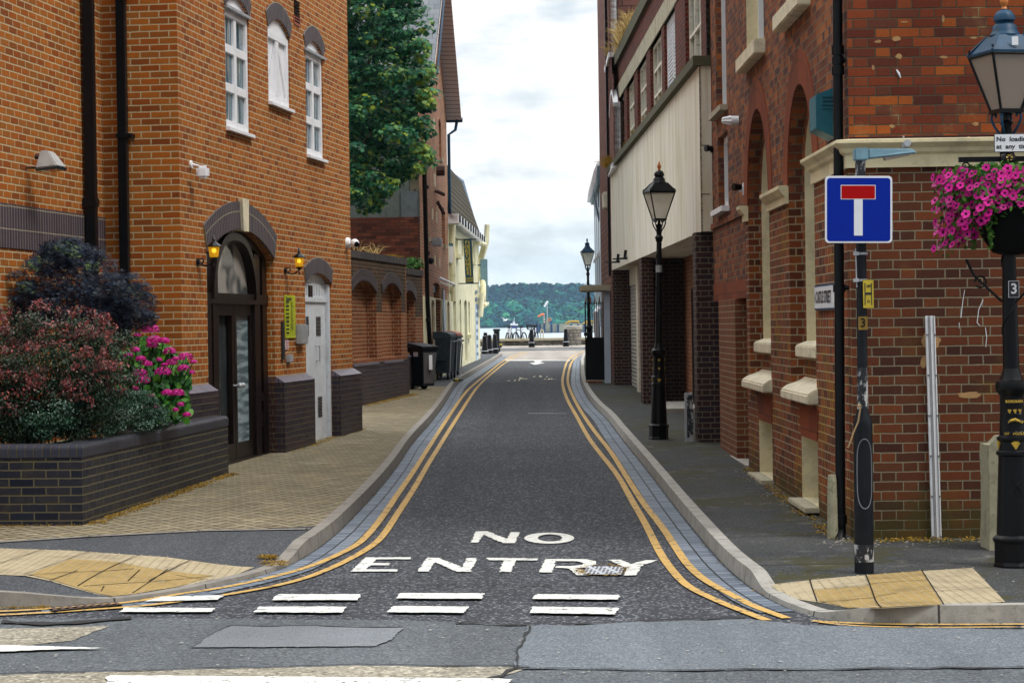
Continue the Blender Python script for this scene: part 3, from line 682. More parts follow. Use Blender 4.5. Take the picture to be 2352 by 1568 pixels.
wm = [[(890, 630), (912, 600), (930, 555), (1008, 553), (1142, 606), (1160, 560), (1225, 561), (1195, 633), (1110, 633), (985, 578), (945, 630)],
      [(90, 825), (160, 757), (190, 730), (493, 729), (488, 742), (262, 743), (235, 768), (358, 769), (350, 783), (222, 783), (195, 810), (408, 811), (402, 825)],
      [(537, 825), (602, 732), (680, 733), (838, 795), (868, 735), (939, 734), (893, 827), (808, 827), (655, 762), (612, 825)],
      [(1003, 733), (1345, 738), (1340, 750), (1200, 750), (1165, 828), (1085, 828), (1118, 750), (1015, 748)],
      [(1818, 745), (1905, 745), (1975, 775), (2070, 748), (2155, 748), (2040, 790), (2005, 850), (1925, 852), (1940, 800)],
      [(1357, 830), (1395, 742), (1470, 741), (1440, 831)], [(1470, 741), (1670, 742), (1740, 757), (1742, 775), (1680, 797), (1600, 803), (1540, 803), (1465, 800), (1470, 788), (1560, 789), (1640, 781), (1648, 766), (1610, 756), (1468, 755)],
      [(1540, 803), (1600, 803), (1660, 820), (1690, 850), (1610, 850), (1572, 818)]]
for p in wm: mark(p, conv=ZD)
o_out = [(1423 + 168 * math.cos(a), 600 + 37 * math.sin(a)) for a in [i * 2 * PI / 32 for i in range(32)]]
o_in = [(1428 + 82 * math.cos(a), 599 + 24 * math.sin(a)) for a in [i * 2 * PI / 32 for i in range(32)]]
bm = BM(); A = [hit(*ZD(*p)) for p in o_out + o_out[:1]]; B = [hit(*ZD(*p)) for p in o_in + o_in[:1]]
ribbon(bm, A, B, lambda x, y: gz(y) + .010); tag(build('road_marking', bm, MAT['wline']), kind='structure')
# surface patches
mark([(441, 1490), (470, 1470), (526, 1441), (804, 1442), (927, 1444), (902, 1470), (864, 1487), (640, 1489)], 'asphalt4', .012, name='road_patch')
near = [(-600, 1425), (0, 1421), (300, 1420), (900, 1424), (1207, 1434), (1215, 1438), (1281, 1437), (1424, 1431), (1579, 1425), (1709, 1421), (1860, 1437), (2352, 1447), (3000, 1450), (3000, 1900), (-600, 1900)]
mark(near, 'asphalt2', .004, name='road_patch')
mark([(1209, 1438), (1281, 1437.5), (1424, 1431.5), (1579, 1426), (1709, 1422), (1860, 1438), (2352, 1448), (3000, 1450), (3000, 1530), (2352, 1536), (1900, 1540), (1550, 1543), (1182, 1538), (1186, 1500), (1206, 1470)], 'asphalt3', .008, name='road_patch')
mark([(-600, 1440), (0, 1446), (253, 1439), (164, 1473), (0, 1490), (-600, 1500)], 'chips', .008, name='road_patch')
mark([(-600, 1558), (0, 1552), (386, 1541), (804, 1531), (1000, 1532), (1219, 1535), (1151, 1556), (1100, 1568), (1060, 1600), (-600, 1620)], 'chips', .008, name='road_patch')
mark([(1212, 948), (1297, 949), (1303, 951), (1212, 951)], 'asphalt4', .008, name='road_patch')
MAT['crack'] = plain('crack_tar', (.012, .012, .013), .9)
def crack(P, w=.03):
    q = [hit(*p) for p in P]; o = []
    for (ax, ay), (bx, by) in zip(q, q[1:]):
        k = max(2, int(math.hypot(bx - ax, by - ay) / .12))
        for i in range(k): o.append((ax + (bx - ax) * i / k + U(-.02, .02), ay + (by - ay) * i / k + U(-.03, .03)))
    o.append(q[-1]); w2 = [w * U(.25, 1) for _ in o]
    A = [(x, y + a) for (x, y), a in zip(o, w2)]; B = [(x + a * .3, y - a) for (x, y), a in zip(o, w2)]
    bm = BM(); ribbon(bm, A, B, lambda x, y: gz(y) + .0145); tag(build('road_crack', bm, MAT['crack'], uv=False), kind='structure')
crack([(1040, 1433), (1209, 1438), (1281, 1437.5), (1424, 1431.5), (1579, 1426), (1709, 1422)], .035)
crack([(1209, 1438), (1206, 1470), (1186, 1500), (1182, 1538), (1151, 1556), (1100, 1568)], .05)
crack([(1182, 1538), (1550, 1543), (1900, 1540), (2352, 1536)], .02)
crack([(0, 1430), (90, 1436), (180, 1432), (300, 1422)], .09)
crack([(441, 1490), (470, 1470), (526, 1441), (804, 1442), (927, 1444)], .02)
crack([(840, 1251), (1060, 1252), (1300, 1253), (1530, 1254)], .014)
crack([(560, 1352), (780, 1345), (1060, 1344), (1300, 1345), (1560, 1346)], .012)
crack([(0, 1552), (386, 1541), (804, 1531), (1000, 1532), (1219, 1535)], .02)
# far paved apron and quay
def strip(y0, y1, mat, off, nm='quay_paving'):
    sheet(nm, [[(-60, y0), (60, y0), (60, y1), (-60, y1)]], MAT[mat], off)
strip(84.5, 97.5, 'pale', .004); strip(102.5, 110.3, 'pale', .004)
bm = BM(); drape(bm, [(-1.9, 82.9), (2.9, 82.9), (2.9, 84.4), (-1.9, 84.4)], lambda x, y: gz(y) + .004); tag(build('quay_paving', bm, MAT['pale']), kind='structure')
mark([ZE(*p) for p in ((1000, 1373), (1118, 1373), (1070, 1393), (1150, 1400), (1010, 1427), (930, 1403), (1010, 1397))], off=.012)
mark([ZE(*p) for p in ((600, 1362), (1500, 1362), (1500, 1371), (600, 1371))], off=.012)
pxline([(1130, 803.5), (1340, 801)], .35, 'wline', .012)
# drain cover with lettering, gully grate
q = [hit(*ZD(*p)) for p in ((1680, 794), (1930, 798), (1905, 852), (1650, 848))]
mp = thing('manhole_cover', (q[0][0], q[0][1], gz(q[0][1])), 'grey ribbed rectangular utility cover sunk into the letter R of the road marking', 'manhole cover')
bm = BM(); drape(bm, q, lambda x, y: gz(y) + .016); build('cover_plate', bm, plain('worn_cover_metal', (.44, .46, .50), .6, 0, var=.25), mp)
bm = BM()
for i in range(5):
    for j in range(9):
        if (i * 3 + j) % 4 == 0: continue
        a, b = (i + .2) / 5, (j + .2) / 9; a1, b1 = (i + .75) / 5, (j + .75) / 9
        def L(a, b): 
            x = (q[0][0] * (1 - b) + q[1][0] * b) * (1 - a) + (q[3][0] * (1 - b) + q[2][0] * b) * a
            y = (q[0][1] * (1 - b) + q[1][1] * b) * (1 - a) + (q[3][1] * (1 - b) + q[2][1] * b) * a; return (x, y, gz(y) + .019)
        face(bm, [L(a, b), L(a, b1), L(a1, b1), L(a1, b)])
build('rib_pattern', bm, plain('cover_groove', (.06, .065, .08), .6), mp)
g0 = [hit(*ZC(*p)) for p in ((330, 1078), (800, 1040), (825, 1058), (345, 1102))]
gt = thing('gully_grate', (g0[0][0], g0[0][1], gz(g0[0][1])), 'rusty slotted gully grate in the gutter below the left dropped kerb', 'drain grate')
bm = BM(); drape(bm, g0, lambda x, y: gz(y) + .012); build('dark_pit', bm, MAT['rubber'], gt)
bm = BM()
for i in range(9):
    a = i / 9 + .02; b = a + .055
    def L(a, b): 
        x = (g0[0][0] * (1 - a) + g0[1][0] * a) * (1 - b) + (g0[3][0] * (1 - a) + g0[2][0] * a) * b
        y = (g0[0][1] * (1 - a) + g0[1][1] * a) * (1 - b) + (g0[3][1] * (1 - a) + g0[2][1] * a) * b; return (x, y, gz(y) + .022)
    face(bm, [L(a, 0), L(b, 0), L(b + .02, 1), L(a + .02, 1)])
for r0, r1 in ((0, .1), (.9, 1)): face(bm, [L(0, r0), L(1, r0), L(1, r1), L(0, r1)])
build('grate_bars', bm, plain('rusty_iron', (.09, .05, .035), .7, .2, var=.4, scale=20), gt)
# ================================================================ LEFT BUILDING
W3 = Wall((-3.70, 24.40), (-2.463, 33.56)); W2 = Wall((-4.57, 24.52), (-3.70, 24.40)); W1 = Wall((-4.57, 24.52), (-5.45, 18.0))
def rect(w, x0, x1, y0, y1, yr=None):
    """opening from left/right pixel columns, z from given heights"""
    return w.u(x0, yr or 745), w.u(x1, yr or 745)
lb = thing('brick_office_building', (-3.7, 24.4, .15), 'orange brick building on the left with arched blue brick door head and white arched windows', 'building')
u = W3.u
doorU = (u(477, 760), u(631, 760)); DZS, DRI = 2.80, .33
wdU = (u(701, 700), u(761, 700)); WZS, WRI = 2.53, .15
wins = []
for (xa, xb, yb, zs, ri) in ((517.5, 572.5, 150, None, None), (616, 666, 170, None, None), (703, 742.5, 250, None, None)): wins.append((u(xa, yb), u(xb, yb)))
z1 = (W3.uz(545, 306)[1], 6.02); z2 = (W3.uz(641, 248)[1], W3.uz(617, 63)[1]); z3 = (W3.uz(722, 366)[1], W3.uz(703, 114)[1])
WZ = [(z1[0], z3[1]), (z2[0], z2[1]), (z3[0], z3[1])]
holes = [archhole(doorU[0], doorU[1], .02, DZS, DRI, 16), archhole(wdU[0], wdU[1], .02, WZS, WRI, 10)]
for (a, b), (c, d) in zip(wins, WZ): holes.append(archhole(a, b, c, d, .17, 10))
bm = BM()
W3.wall(bm, [(0, -.1), (W3.L, -.1), (W3.L, 10.5), (0, 10.5)], holes, .12)
W2.wall(bm, [(0, -.1), (W2.L, -.1), (W2.L, 10.5), (0, 10.5)], [], 0)
W1.wall(bm, [(0, -.1), (W1.L, -.1), (W1.L, 10.5), (0, 10.5)], [], 0)
# end return, back and roof so that it is a solid
e0 = W3.P(W3.L, 0); bk = e0 + Vector((-7, .95, 0))
for a, b in ((e0, bk), (bk, Vector((-13, 20, 0))), (Vector((-13, 20, 0)), W1.P(W1.L, 0))):
    face(bm, [Vector((a.x, a.y, -.1)), Vector((b.x, b.y, -.1)), Vector((b.x, b.y, 10.5)), Vector((a.x, a.y, 10.5))])
face(bm, [W3.P(W3.L, 10.5), Vector((bk.x, bk.y, 10.5)), Vector((-13, 20, 10.5)), W1.P(W1.L, 10.5), W1.P(0, 10.5), W2.P(W2.L, 10.5)])
bm.normal_update(); build('wall', bm, MAT['obrick'], lb)
# soldier bands / arch rings
bm = BM(); ring(bm, W3, *doorU, DZS, DRI, .34, -.1, .02, 30); build('door_arch', bm, MAT['soldier'], lb, uv=False)
bm = BM(); ring(bm, W3, *wdU, WZS, WRI, .225, -.1, .018, 14); build('door_arch', bm, MAT['soldier'], lb, uv=False)
for (a, b), (c, d) in zip(wins, WZ):
    bm = BM(); ring(bm, W3, a, b, d, .17, .225, -.08, .015, 14); build('window_arch', bm, MAT['soldier'], lb, uv=False)
bm = BM(); um = (doorU[0] + doorU[1]) / 2
W3.prism(bm, [(um - .10, DZS + DRI - .02), (um + .10, DZS + DRI - .02), (um + .14, DZS + DRI + .37), (um - .14, DZS + DRI + .37)], -.1, .06)
build('keystone', bm, MAT['creamw'], lb, bevel=.01)
za, zb_ = 2.73, 3.17
bm = BM(); W1.box(bm, 0, W1.L, za, zb_, -.02, .012); build('string_band', bm, MAT['soldier'], lb)
# plinth piers with sloping caps
dw = .12
for a, b in ((-.12, doorU[0]), (doorU[1], wdU[0]), (wdU[1], W3.L + .1)):
    bm = BM(); W3.box(bm, a, b, -.1, 1.18, -.11, dw); build('plinth', bm, MAT['bluepier'], lb)
    bm = BM(); uvl = bm.loops.layers.uv.verify()
    def cf(pts, uvs):
        f = face(bm, pts)
        for l, q in zip(f.loops, uvs): l[uvl].uv = q
    cf((W3.P(a, 1.181, dw + .004), W3.P(b, 1.181, dw + .004), W3.P(b, 1.26, .003), W3.P(a, 1.26, .003)), ((a, .02), (b, .02), (b, .2), (a, .2)))
    for q in (a, b): cf((W3.P(q, 1.181, dw + .004), W3.P(q, 1.26, .003), W3.P(q, 1.26, -.11), W3.P(q, 1.181, -.11)), ((0, .02), (.1, .1), (.2, .1), (.2, .02)))
    cf((W3.P(a, 1.26, .003), W3.P(b, 1.26, .003), W3.P(b, 1.26, -.11), W3.P(a, 1.26, -.11)), ((a, .1), (b, .1), (b, .2), (a, .2)))
    build('plinth_cap', bm, MAT['pcap'], lb, uv=False)
bm = BM(); W2.box(bm, 0, W2.L, -.1, 1.18, -.1, .1); build('plinth', bm, MAT['bluepier'], lb)
# windows
def bars(w, bm, u0, u1, z0, z1, us, zs, n0, n1, bw, ow):
    w.box(bm, u0, u0 + ow, z0, z1, n0, n1); w.box(bm, u1 - ow, u1, z0, z1, n0, n1)
    w.box(bm, u0 + ow, u1 - ow, z0, z0 + ow, n0, n1); w.box(bm, u0 + ow, u1 - ow, z1 - ow, z1, n0, n1)
    cuts = [u0 + ow] + [q for q in us] + [u1 - ow]
    for q in us: w.box(bm, q - bw / 2, q + bw / 2, z0 + ow, z1 - ow, n0, n1 - .004)
    for q in zs:
        ed = [u0 + ow] + sum([[c - bw / 2, c + bw / 2] for c in us], []) + [u1 - ow]
        for i in range(0, len(ed), 2): w.box(bm, ed[i], ed[i + 1], q - bw / 2, q + bw / 2, n0, n1 - .004)
for i, ((a, b), (c, d)) in enumerate(zip(wins, WZ)):
    fr = 0
    bm = BM(); top = d - .02
    if i != 1:
        bars(W3, bm, a, b, c + .05, top, [(a + b) / 2], [c + (top - c) * .36, c + (top - c) * .68], -.075, -.02, .11, .085)
    else:
        bars(W3, bm, a, b, c + .05, top, [(a + b) / 2], [], -.075, -.02, .16, .10)
    w = build('window_frame', bm, MAT['white'], lb, bevel=.006)
    bm = BM()
    if i != 1:
        W3.box(bm, a + .03, b - .03, c + .08, top - .03, -.11, -.06); build('pane', bm, MAT['glassc'], w)
    else:
        mid = (a + b) / 2
        for s0, s1, dr in ((a + .1, mid - .08, 1), (mid + .08, b - .1, -1)):
            W3.box(bm, s0, s1, c + .15, top - .1, -.11, -.06)
            for k in range(-8, 26):     # diagonal boards
                z = c + .15 + k * .075; wd = s1 - s0; dz = wd * 1.6
                za_, zb2 = (z, z + dz) if dr > 0 else (z + dz, z)
                if min(za_, zb2) < c + .15 or max(za_, zb2) > top - .1: continue
                face(bm, [W3.P(s0, za_, -.058), W3.P(s1, zb2, -.058), W3.P(s1, zb2 + .055, -.04), W3.P(s0, za_ + .055, -.04)])
        build('shutter_boards', bm, MAT['white'], w)
    bm = BM(); W3.prism(bm, [(a, d - .02), (b, d - .02)] + seg(a, b, d, .17, 10)[0], -.09, -.03); build('tympanum', bm, MAT['white'], lb)
    bm = BM(); extr(bm, W3, [(-.1, c), (.06, c - .015), (.06, c + .03), (-.1, c + .06)], a - .02, b + .03); build('window_sill', bm, MAT['white'], lb, bevel=.005)
    if i != 1:
        bm = BM(); W3.box(bm, a - (.09 if i == 2 else 0), b + (.12 if i == 2 else 0), d - .02, d + .015, -.05, .035); build('lead_flashing', bm, MAT['galv'], lb)
bm = BM(); a, zt = W3.uz(674, 38); b, zb3 = W3.uz(688, 60); W3.box(bm, a, b, zb3 - .02, zt + .02, -.02, .012); v = build('air_brick', bm, plain('terracotta', (.33, .07, .03), .8), lb)
bm = BM()
for k in range(8): W3.box(bm, a + .03, b - .03, zb3 + .02 + k * .04, zb3 + .04 + k * .04, .0, .016)
build('vent_slot', bm, MAT['rubber'], v)
# entrance screen: dark timber with a tall pointed glazed arch
uu = lambda x, y=745: W3.u(x, y, -.10)
D0, D1 = doorU; zT = W3.uz(560, 688, -.1)[1]; g0 = .13
bm = BM(); W3.box(bm, D0, D1, g0 - .1, 3.14, -.30, -.22); drr = build('entrance_screen', bm, MAT['glassd'], lb)
bm = BM(); n0, n1 = -.21, -.10
posts = [(D0, uu(486)), (uu(490), uu(502)), (uu(586), uu(598)), (uu(604), D1)]
for a, b in posts: W3.box(bm, a, b, g0, 2.86 if a > D0 and b < D1 else 2.80, n0, n1)
W3.box(bm, D0, D1, zT - .06, zT + .07, n0, n1 + .02)
W3.box(bm, D0, D1, g0 - .05, g0 + .14, n0, n1 + .03)
# segment fascia along the arch
fas, _ = seg(D0, D1, DZS, DRI, 16); fin_, _ = seg(D0 + .1, D1 - .1, DZS - .02, DRI - .12, 16)
W3.prism(bm, fas + fin_[::-1], n0, n1)
build('door_frame', bm, MAT['brownf'], drr)
bm = BM()   # pointed arch frame
c0, c1 = uu(484), uu(586); cm = (c0 + c1) / 2; zp = 3.08
def halfell(cx, rx, z0, z1, sgn, n=14): return [(cx + sgn * rx * math.cos(t) ** .8, z0 + (z1 - z0) * math.sin(t)) for t in [PI / 2 * i / n for i in range(n + 1)]]
out = halfell(cm, cm - c0, zT, zp, -1) + halfell(cm, c1 - cm, zT, zp, 1)[::-1][1:]
inn = halfell(cm, cm - c0 - .09, zT, zp - .09, -1) + halfell(cm, c1 - cm - .09, zT, zp - .09, 1)[::-1][1:]
W3.prism(bm, out + inn[::-1], n0, n1 + .05); build('arched_frame', bm, MAT['brownf'], drr)
bm = BM(); W3.prism(bm, inn, -.195, -.17); build('arched_pane', bm, MAT['glassp'], drr)
bm = BM(); dl, dr_ = uu(502), uu(586); md = uu(545)
for a, b in ((dl, md - .012), (md + .012, dr_)):
    W3.box(bm, a, a + .10, g0 + .14, zT - .06, -.20, -.14); W3.box(bm, b - .10, b, g0 + .14, zT - .06, -.20, -.14)
    W3.box(bm, a + .1, b - .1, g0 + .14, g0 + .34, -.20, -.14); W3.box(bm, a + .1, b - .1, zT - .20, zT - .06, -.20, -.14)
dd = build('entrance_door', bm, MAT['brownf'], lb)
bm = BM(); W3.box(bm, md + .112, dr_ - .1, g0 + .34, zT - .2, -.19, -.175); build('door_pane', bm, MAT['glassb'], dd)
bm = BM()
for a in (md - .07, md + .07):
    p = W3.P(a, 1.19, -.14); tube(bm, [p, p + W3.n * .06], .012, 8); 
    bmesh.ops.create_uvsphere(bm, u_segments=10, v_segments=8, radius=.035, matrix=Matrix.Translation(p + W3.n * .08))
build('door_knob', bm, MAT['galv'], dd, smooth=True)
bm = BM(); W3.box(bm, uu(598) - .02, uu(606), .95, 1.05, n0, n1); W3.box(bm, uu(588), D1 - .1, .62, .80, n0, n1 - .02); build('side_light_rail', bm, MAT['brownf'], drr)
bm = BM(); W3.box(bm, uu(520), uu(535), W3.uz(520, 680, -.2)[1], W3.uz(520, 655, -.2)[1], -.2, -.195); build('paper_notice', bm, MAT['signw'], drr)
bm = BM(); W3.box(bm, D0, D1, .0, g0, -.25, .03); build('threshold', bm, MAT['brownf'], drr)
# white service door
a, b = wdU; zr = W3.uz(720, 694, -.08)[1]
bm = BM(); W3.box(bm, a, b, .12, WZS + .02, -.10, -.07); W3.prism(bm, [(a, WZS + .02), (b, WZS + .02)] + seg(a, b, WZS, WRI, 10)[0], -.10, -.07)
wd = build('service_door', bm, MAT['whited'], lb)
bm = BM(); W3.box(bm, b - .10, b, .12, WZS, -.068, -.02); W3.box(bm, a, b - .1, zr, zr + .07, -.068, -.045); W3.box(bm, b - .115, b - .108, .14, zr, -.068, -.055); build('door_frame', bm, MAT['whited'], wd, bevel=.005)
bm = BM()
for k in range(9):
    q = a + .04 + k * (b - a - .2) / 9; W3.box(bm, q, q + .006, zr + .09, WZS - .02, -.068, -.066)
build('board_joint', bm, plain('door_joint_grey', (.25, .27, .30), .7), wd)
def vent(x0, x1, y0, y1, n=14):
    ua, zt = W3.uz(x0, y0, -.07); ub, zb = W3.uz(x1, y1, -.07); bm = BM(); h = (zt - zb) / n
    for k in range(n): W3.box(bm, ua, ub, zb + k * h, zb + k * h + h * .5, -.069, -.064)
    build('louvre_vent', bm, MAT['binbk'], wd)
vent(*ZB(2052, 610), *ZB(2075, 745)) if False else None
for q in ((2054, 2075, 610, 742), (2122, 2155, 612, 742), (2135, 2165, 1150, 1285)):
    x0, y0 = ZB(q[0], q[2]); x1, y1 = ZB(q[1], q[3]); vent(x0, x1, y0, y1)
bm = BM(); x0, y0 = ZB(2070, 405); x1, y1 = ZB(2093, 485); ua, zt = W3.uz(x0, y0, -.07); ub, zb = W3.uz(x1, y1, -.07)
W3.box(bm, ua, ub, zb, zt, -.069, -.05); build('number_slot', bm, MAT['brownf'], wd)
bm = BM(); x0, y0 = ZB(2125, 812); x1, y1 = ZB(2130, 912); ua, zt = W3.uz(x0, y0, -.07); zb = W3.uz(x1, y1, -.07)[1]
tube(bm, [W3.P(ua - .05, zt, -.065), W3.P(ua, zt, -.02), W3.P(ua, zb, -.02), W3.P(ua - .05, zb, -.065)], .012); build('pull_handle', bm, MAT['galv'], wd, smooth=True)
bm = BM(); W3.box(bm, a + .02, b - .12, .16, .28, -.068, -.06); build('kick_plate', bm, MAT['binbk'], wd)
bm = BM(); W3.box(bm, a, b, .08, .15, -.08, .04); build('door_step', bm, MAT['white'], wd)
# square downpipes
bm = BM(); ua = W1.u(206, 300, .08); W1.box(bm, ua - .055, ua + .055, .9, 10.3, .03, .14)
for z in (3.25, 5.6): W1.box(bm, ua - .07, ua + .07, z, z + .10, .0, .155)
build('downpipe', bm, MAT['black'], lb, bevel=.008)
bm = BM(); ua = W2.u(282, 300, .08); W2.box(bm, ua - .05, ua + .05, .9, 10.3, .03, .13)
for z in (4.05, 5.7): W2.box(bm, ua - .065, ua + .12, z, z + .05, .0, .145)
build('downpipe', bm, MAT['black'], lb, bevel=.008)
# ---- planter
pl = thing('brick_planter', (-3.83, 19.3, .17), 'low dark blue brick planter with rounded coping below the left building', 'planter')
PW = [(-7.0, 19.62), (-3.83, 19.3), (-3.31, 25.25), (-3.50, 26.0)]
bm = BM()
def cross(bm, P, prof):
    """sweep closed (n,z) profile along plan polyline P; n positive outward (right of travel)"""
    rows = []
    for i, p in enumerate(P):
        p = Vector(p); d0 = (Vector(P[i]) - Vector(P[i - 1])).normalized() if i else None
        d1 = (Vector(P[i + 1]) - p).normalized() if i < len(P) - 1 else None
        if d0 is None: d0 = d1
        if d1 is None: d1 = d0
        n0 = Vector((d0.y, -d0.x)); n1 = Vector((d1.y, -d1.x)); mm = (n0 + n1).normalized(); k = 1 / max(.5, mm.dot(n0))
        rows.append([bm.verts.new((p.x + mm.x * k * a, p.y + mm.y * k * a, z)) for a, z in prof])
    m_ = len(prof)
    for A, B in zip(rows, rows[1:]):
        for i in range(m_): bm.faces.new((A[i], B[i], B[(i + 1) % m_], A[(i + 1) % m_]))
    bm.faces.new(rows[0][::-1]); bm.faces.new(rows[-1])
cross(bm, PW[:3], [(0, -.05), (0, .78), (-.22, .78), (-.22, -.05)]); build('brick_wall', bm, MAT['blue'], pl)
bm = BM(); pr = [(.008, .781), (.008, .85)] + [(.008 - .06 + .06 * math.cos(t), .85 + .045 * math.sin(t)) for t in (.4, .8, 1.2, 1.57)] + [(-.225, .895), (-.225, .781)]
cross(bm, PW[:3], pr); bm.normal_update()
uvl = bm.loops.layers.uv.verify()
for f in bm.faces:
    c = f.calc_center_median(); d = Vector((.52, 5.95, 0)).normalized() if c.y > 19.35 and c.x > -3.95 else Vector((1, -.1, 0)).normalized()
    for l in f.loops: l[uvl].uv = (l.vert.co.dot(d), .05 + .15 * (l.vert.co.z - .78) / .12)
build('coping', bm, MAT['cap'], pl, uv=False)
bm = BM(); face(bm, [(-7, 19.8, .74), (-4.0, 19.5, .74), (-3.5, 25.2, .74), (-4.3, 24.5, .74), (-5.4, 18.9, .74)]); build('soil', bm, MAT['soil'], pl)
# ---- things fixed to the left building
def gbox(w, conv, x0, y0, x1, y1, n0=0, n1=.02):
    ua, zt = w.uz(*conv(x0, y0), n0); ub, zb = w.uz(*conv(x1, y1), n0); bm = BM(); w.box(bm, ua, ub, zb, zt, n0, n1); return bm, (ua, ub, zb, zt)
bm, q = gbox(W3, ZB, 1908, 470, 1980, 758, .002, .02)
nb = thing('notice_board', W3.P(q[0], q[2]), 'lime green apartment directory board beside the white service door', 'notice board')
build('board', bm, MAT['lime'], nb, bevel=.003)
bm = BM(); ua, ub, zb, zt = q; Wd = ub - ua; X = W3.t; Yv = Vector((0, 0, 1)); N = W3.n
textfaces(bm, 'Quaypoint', .085, W3.P(ua + Wd * .04, zt - .05, .022), X, Yv, .001, N, 'LEFT', Wd * .62 / .4, .002)
for k in range(9): W3.box(bm, ua + Wd * .04, ua + Wd * .34, zt - .105 - k * .052, zt - .083 - k * .052, .0205, .0225)
for k in range(22):
    if k % 2: W3.box(bm, ua + Wd * .05, ua + Wd * U(.25, .36), zt - .10 - k * .021, zt - .095 - k * .021, .0205, .0225)
for k in range(24): W3.box(bm, ua + Wd * .52, ua + Wd * U(.62, .8), zt - .10 - k * .016, zt - .094 - k * .016, .0205, .0222)
for k in (.45, .62, .8, .97): W3.box(bm, ua + Wd * k, ua + Wd * k + .006, zb + .03, zb + .20, .0205, .0222)
build('lettering', bm, MAT['ink'], nb)
def small(name, label, cat, conv, box4, mat, n1=.02, bev=.003, n0=.002, w=W3):
    bm, q = gbox(w, conv, *box4, n0, n1); o = thing(name, w.P(q[0], q[2]), label, cat); build('panel', bm, mat, o, bevel=bev); return o, q
small('intercom_panel', 'narrow dark door entry panel left of the lime green board', 'intercom', ZB, (1886, 648, 1904, 902), plain('dark_steel', (.05, .055, .06), .3, .5), .03)
o, q = small('letter_box', 'grey wall mounted box between the lime board and white door', 'letter box', ZB, (1986, 668, 2032, 798), MAT['galv'], .09, .01)
o, q = small('paper_sign', 'small white sign with red lettering below the lime green board', 'sign', ZB, (1912, 768, 1937, 836), MAT['signw'], .008)
bm = BM()
for k in range(5): W3.box(bm, q[0] + .02, q[1] - .02, q[2] + .015 + k * .026, q[2] + .026 + k * .026, .0085, .0095)
build('lettering', bm, MAT['signr'], o)
small('junction_box', 'small grey electrical box low beside the white door', 'electrical box', ZB, (1922, 870, 1948, 918), MAT['galv'], .05)
def wall_lamp(px, py, label, k=1):
    ua, z = W3.uz(px, py); L = W3.P(ua, z)
    t = thing('wall_lantern', L, label, 'wall lamp', 'amber lanterns on the left building')
    n, tt = W3.n, W3.t; Z = Vector((0, 0, 1))
    def Q(a, h): return L + n * a + Z * h
    bm = BM(); tube(bm, [Q(0, 0), Q(.015, 0)], .05, 14); tube(bm, [Q(.015, 0), Q(.03, 0)], .03, 12); build('wall_plate', bm, MAT['black'], t, smooth=True)
    bm = BM()
    pts = [Q(.02, 0)] + [Q(.09 + .04 * math.cos(a), .01 + .045 * math.sin(a)) for a in [2.6 - i * .45 for i in range(8)]]
    tube(bm, [Q(.02, 0), Q(.05, -.03), Q(.10, -.045), Q(.15, -.03), Q(.19, .0), Q(.20, .05)], .010, 8)
    tube(bm, [Q(.05 + .028 * math.cos(a), .012 + .028 * math.sin(a)) for a in [-1.5 + i * .5 for i in range(9)]], .008, 6)
    bmesh.ops.create_uvsphere(bm, u_segments=8, v_segments=6, radius=.016, matrix=Matrix.Translation(Q(.20, -.035)))
    build('scroll_arm', bm, MAT['black'], t, smooth=True)
    c = Q(.20, 0)
    bm = BM(); lathe(bm, [(.042, .05), (.05, .06), (.066, .175)], c, 8); build('lantern_glass', bm, MAT['amber'], t)
    bm = BM(); bmesh.ops.create_uvsphere(bm, u_segments=10, v_segments=8, radius=.028, matrix=Matrix.Translation(c + Z * .13)); build('light_bulb', bm, MAT['bulb'], t, smooth=True)
    bm = BM(); lathe(bm, [(.085, .17), (.09, .18), (.06, .205), (.035, .225), (.02, .235), (.014, .25), (.024, .262), (.012, .28), (.016, .288), (.003, .31)], c, 8); build('lantern_roof', bm, MAT['black'], t)
    bm = BM(); lathe(bm, [(.012, .0), (.03, .03), (.048, .05)], c, 8); build('lantern_base', bm, MAT['black'], t)
wall_lamp(453, 602, 'amber wall lantern left of the dark arched entrance door'); wall_lamp(654, 622, 'amber wall lantern above the lime green notice board')
# flood light on the far left wall
ua, z = W1.uz(*ZA(175, 1128)); L = W1.P(ua, z); t = thing('flood_light', L, 'grimy grey flood light on a rusty bracket at far left', 'flood light')
bm = BM(); tube(bm, [L, L + W1.n * .16], .014, 6); tube(bm, [L + Vector((0, 0, .11)) + W1.n * .10, L + Vector((0, 0, .11)) + W1.n * .16], .03, 8); build('bracket', bm, plain('rusty_bracket', (.06, .02, .015), .8), t)
bm = BM(); B0 = L + W1.n * .14
def Q(a, b, c): return B0 + W1.n * a - W1.t * b + Vector((0, 0, c))
hexa(bm, [Q(.0, -.13, -.02), Q(.24, -.15, .0), Q(.24, .15, .0), Q(.0, .13, -.02), Q(.04, -.08, .17), Q(.13, -.09, .16), Q(.13, .09, .16), Q(.04, .08, .17)])
build('lamp_housing', bm, plain('grimy_white', (.38, .37, .36), .7, dirt=(.05, .05, .05), scale=6), t, bevel=.012)
bm = BM(); hexa(bm, [Q(.01, -.12, -.045), Q(.23, -.14, -.03), Q(.23, .14, -.03), Q(.01, .12, -.045), Q(.0, -.13, -.022), Q(.24, -.15, -.002), Q(.24, .15, -.002), Q(.0, .13, -.022)]); build('lamp_glass', bm, MAT['glass'], t)
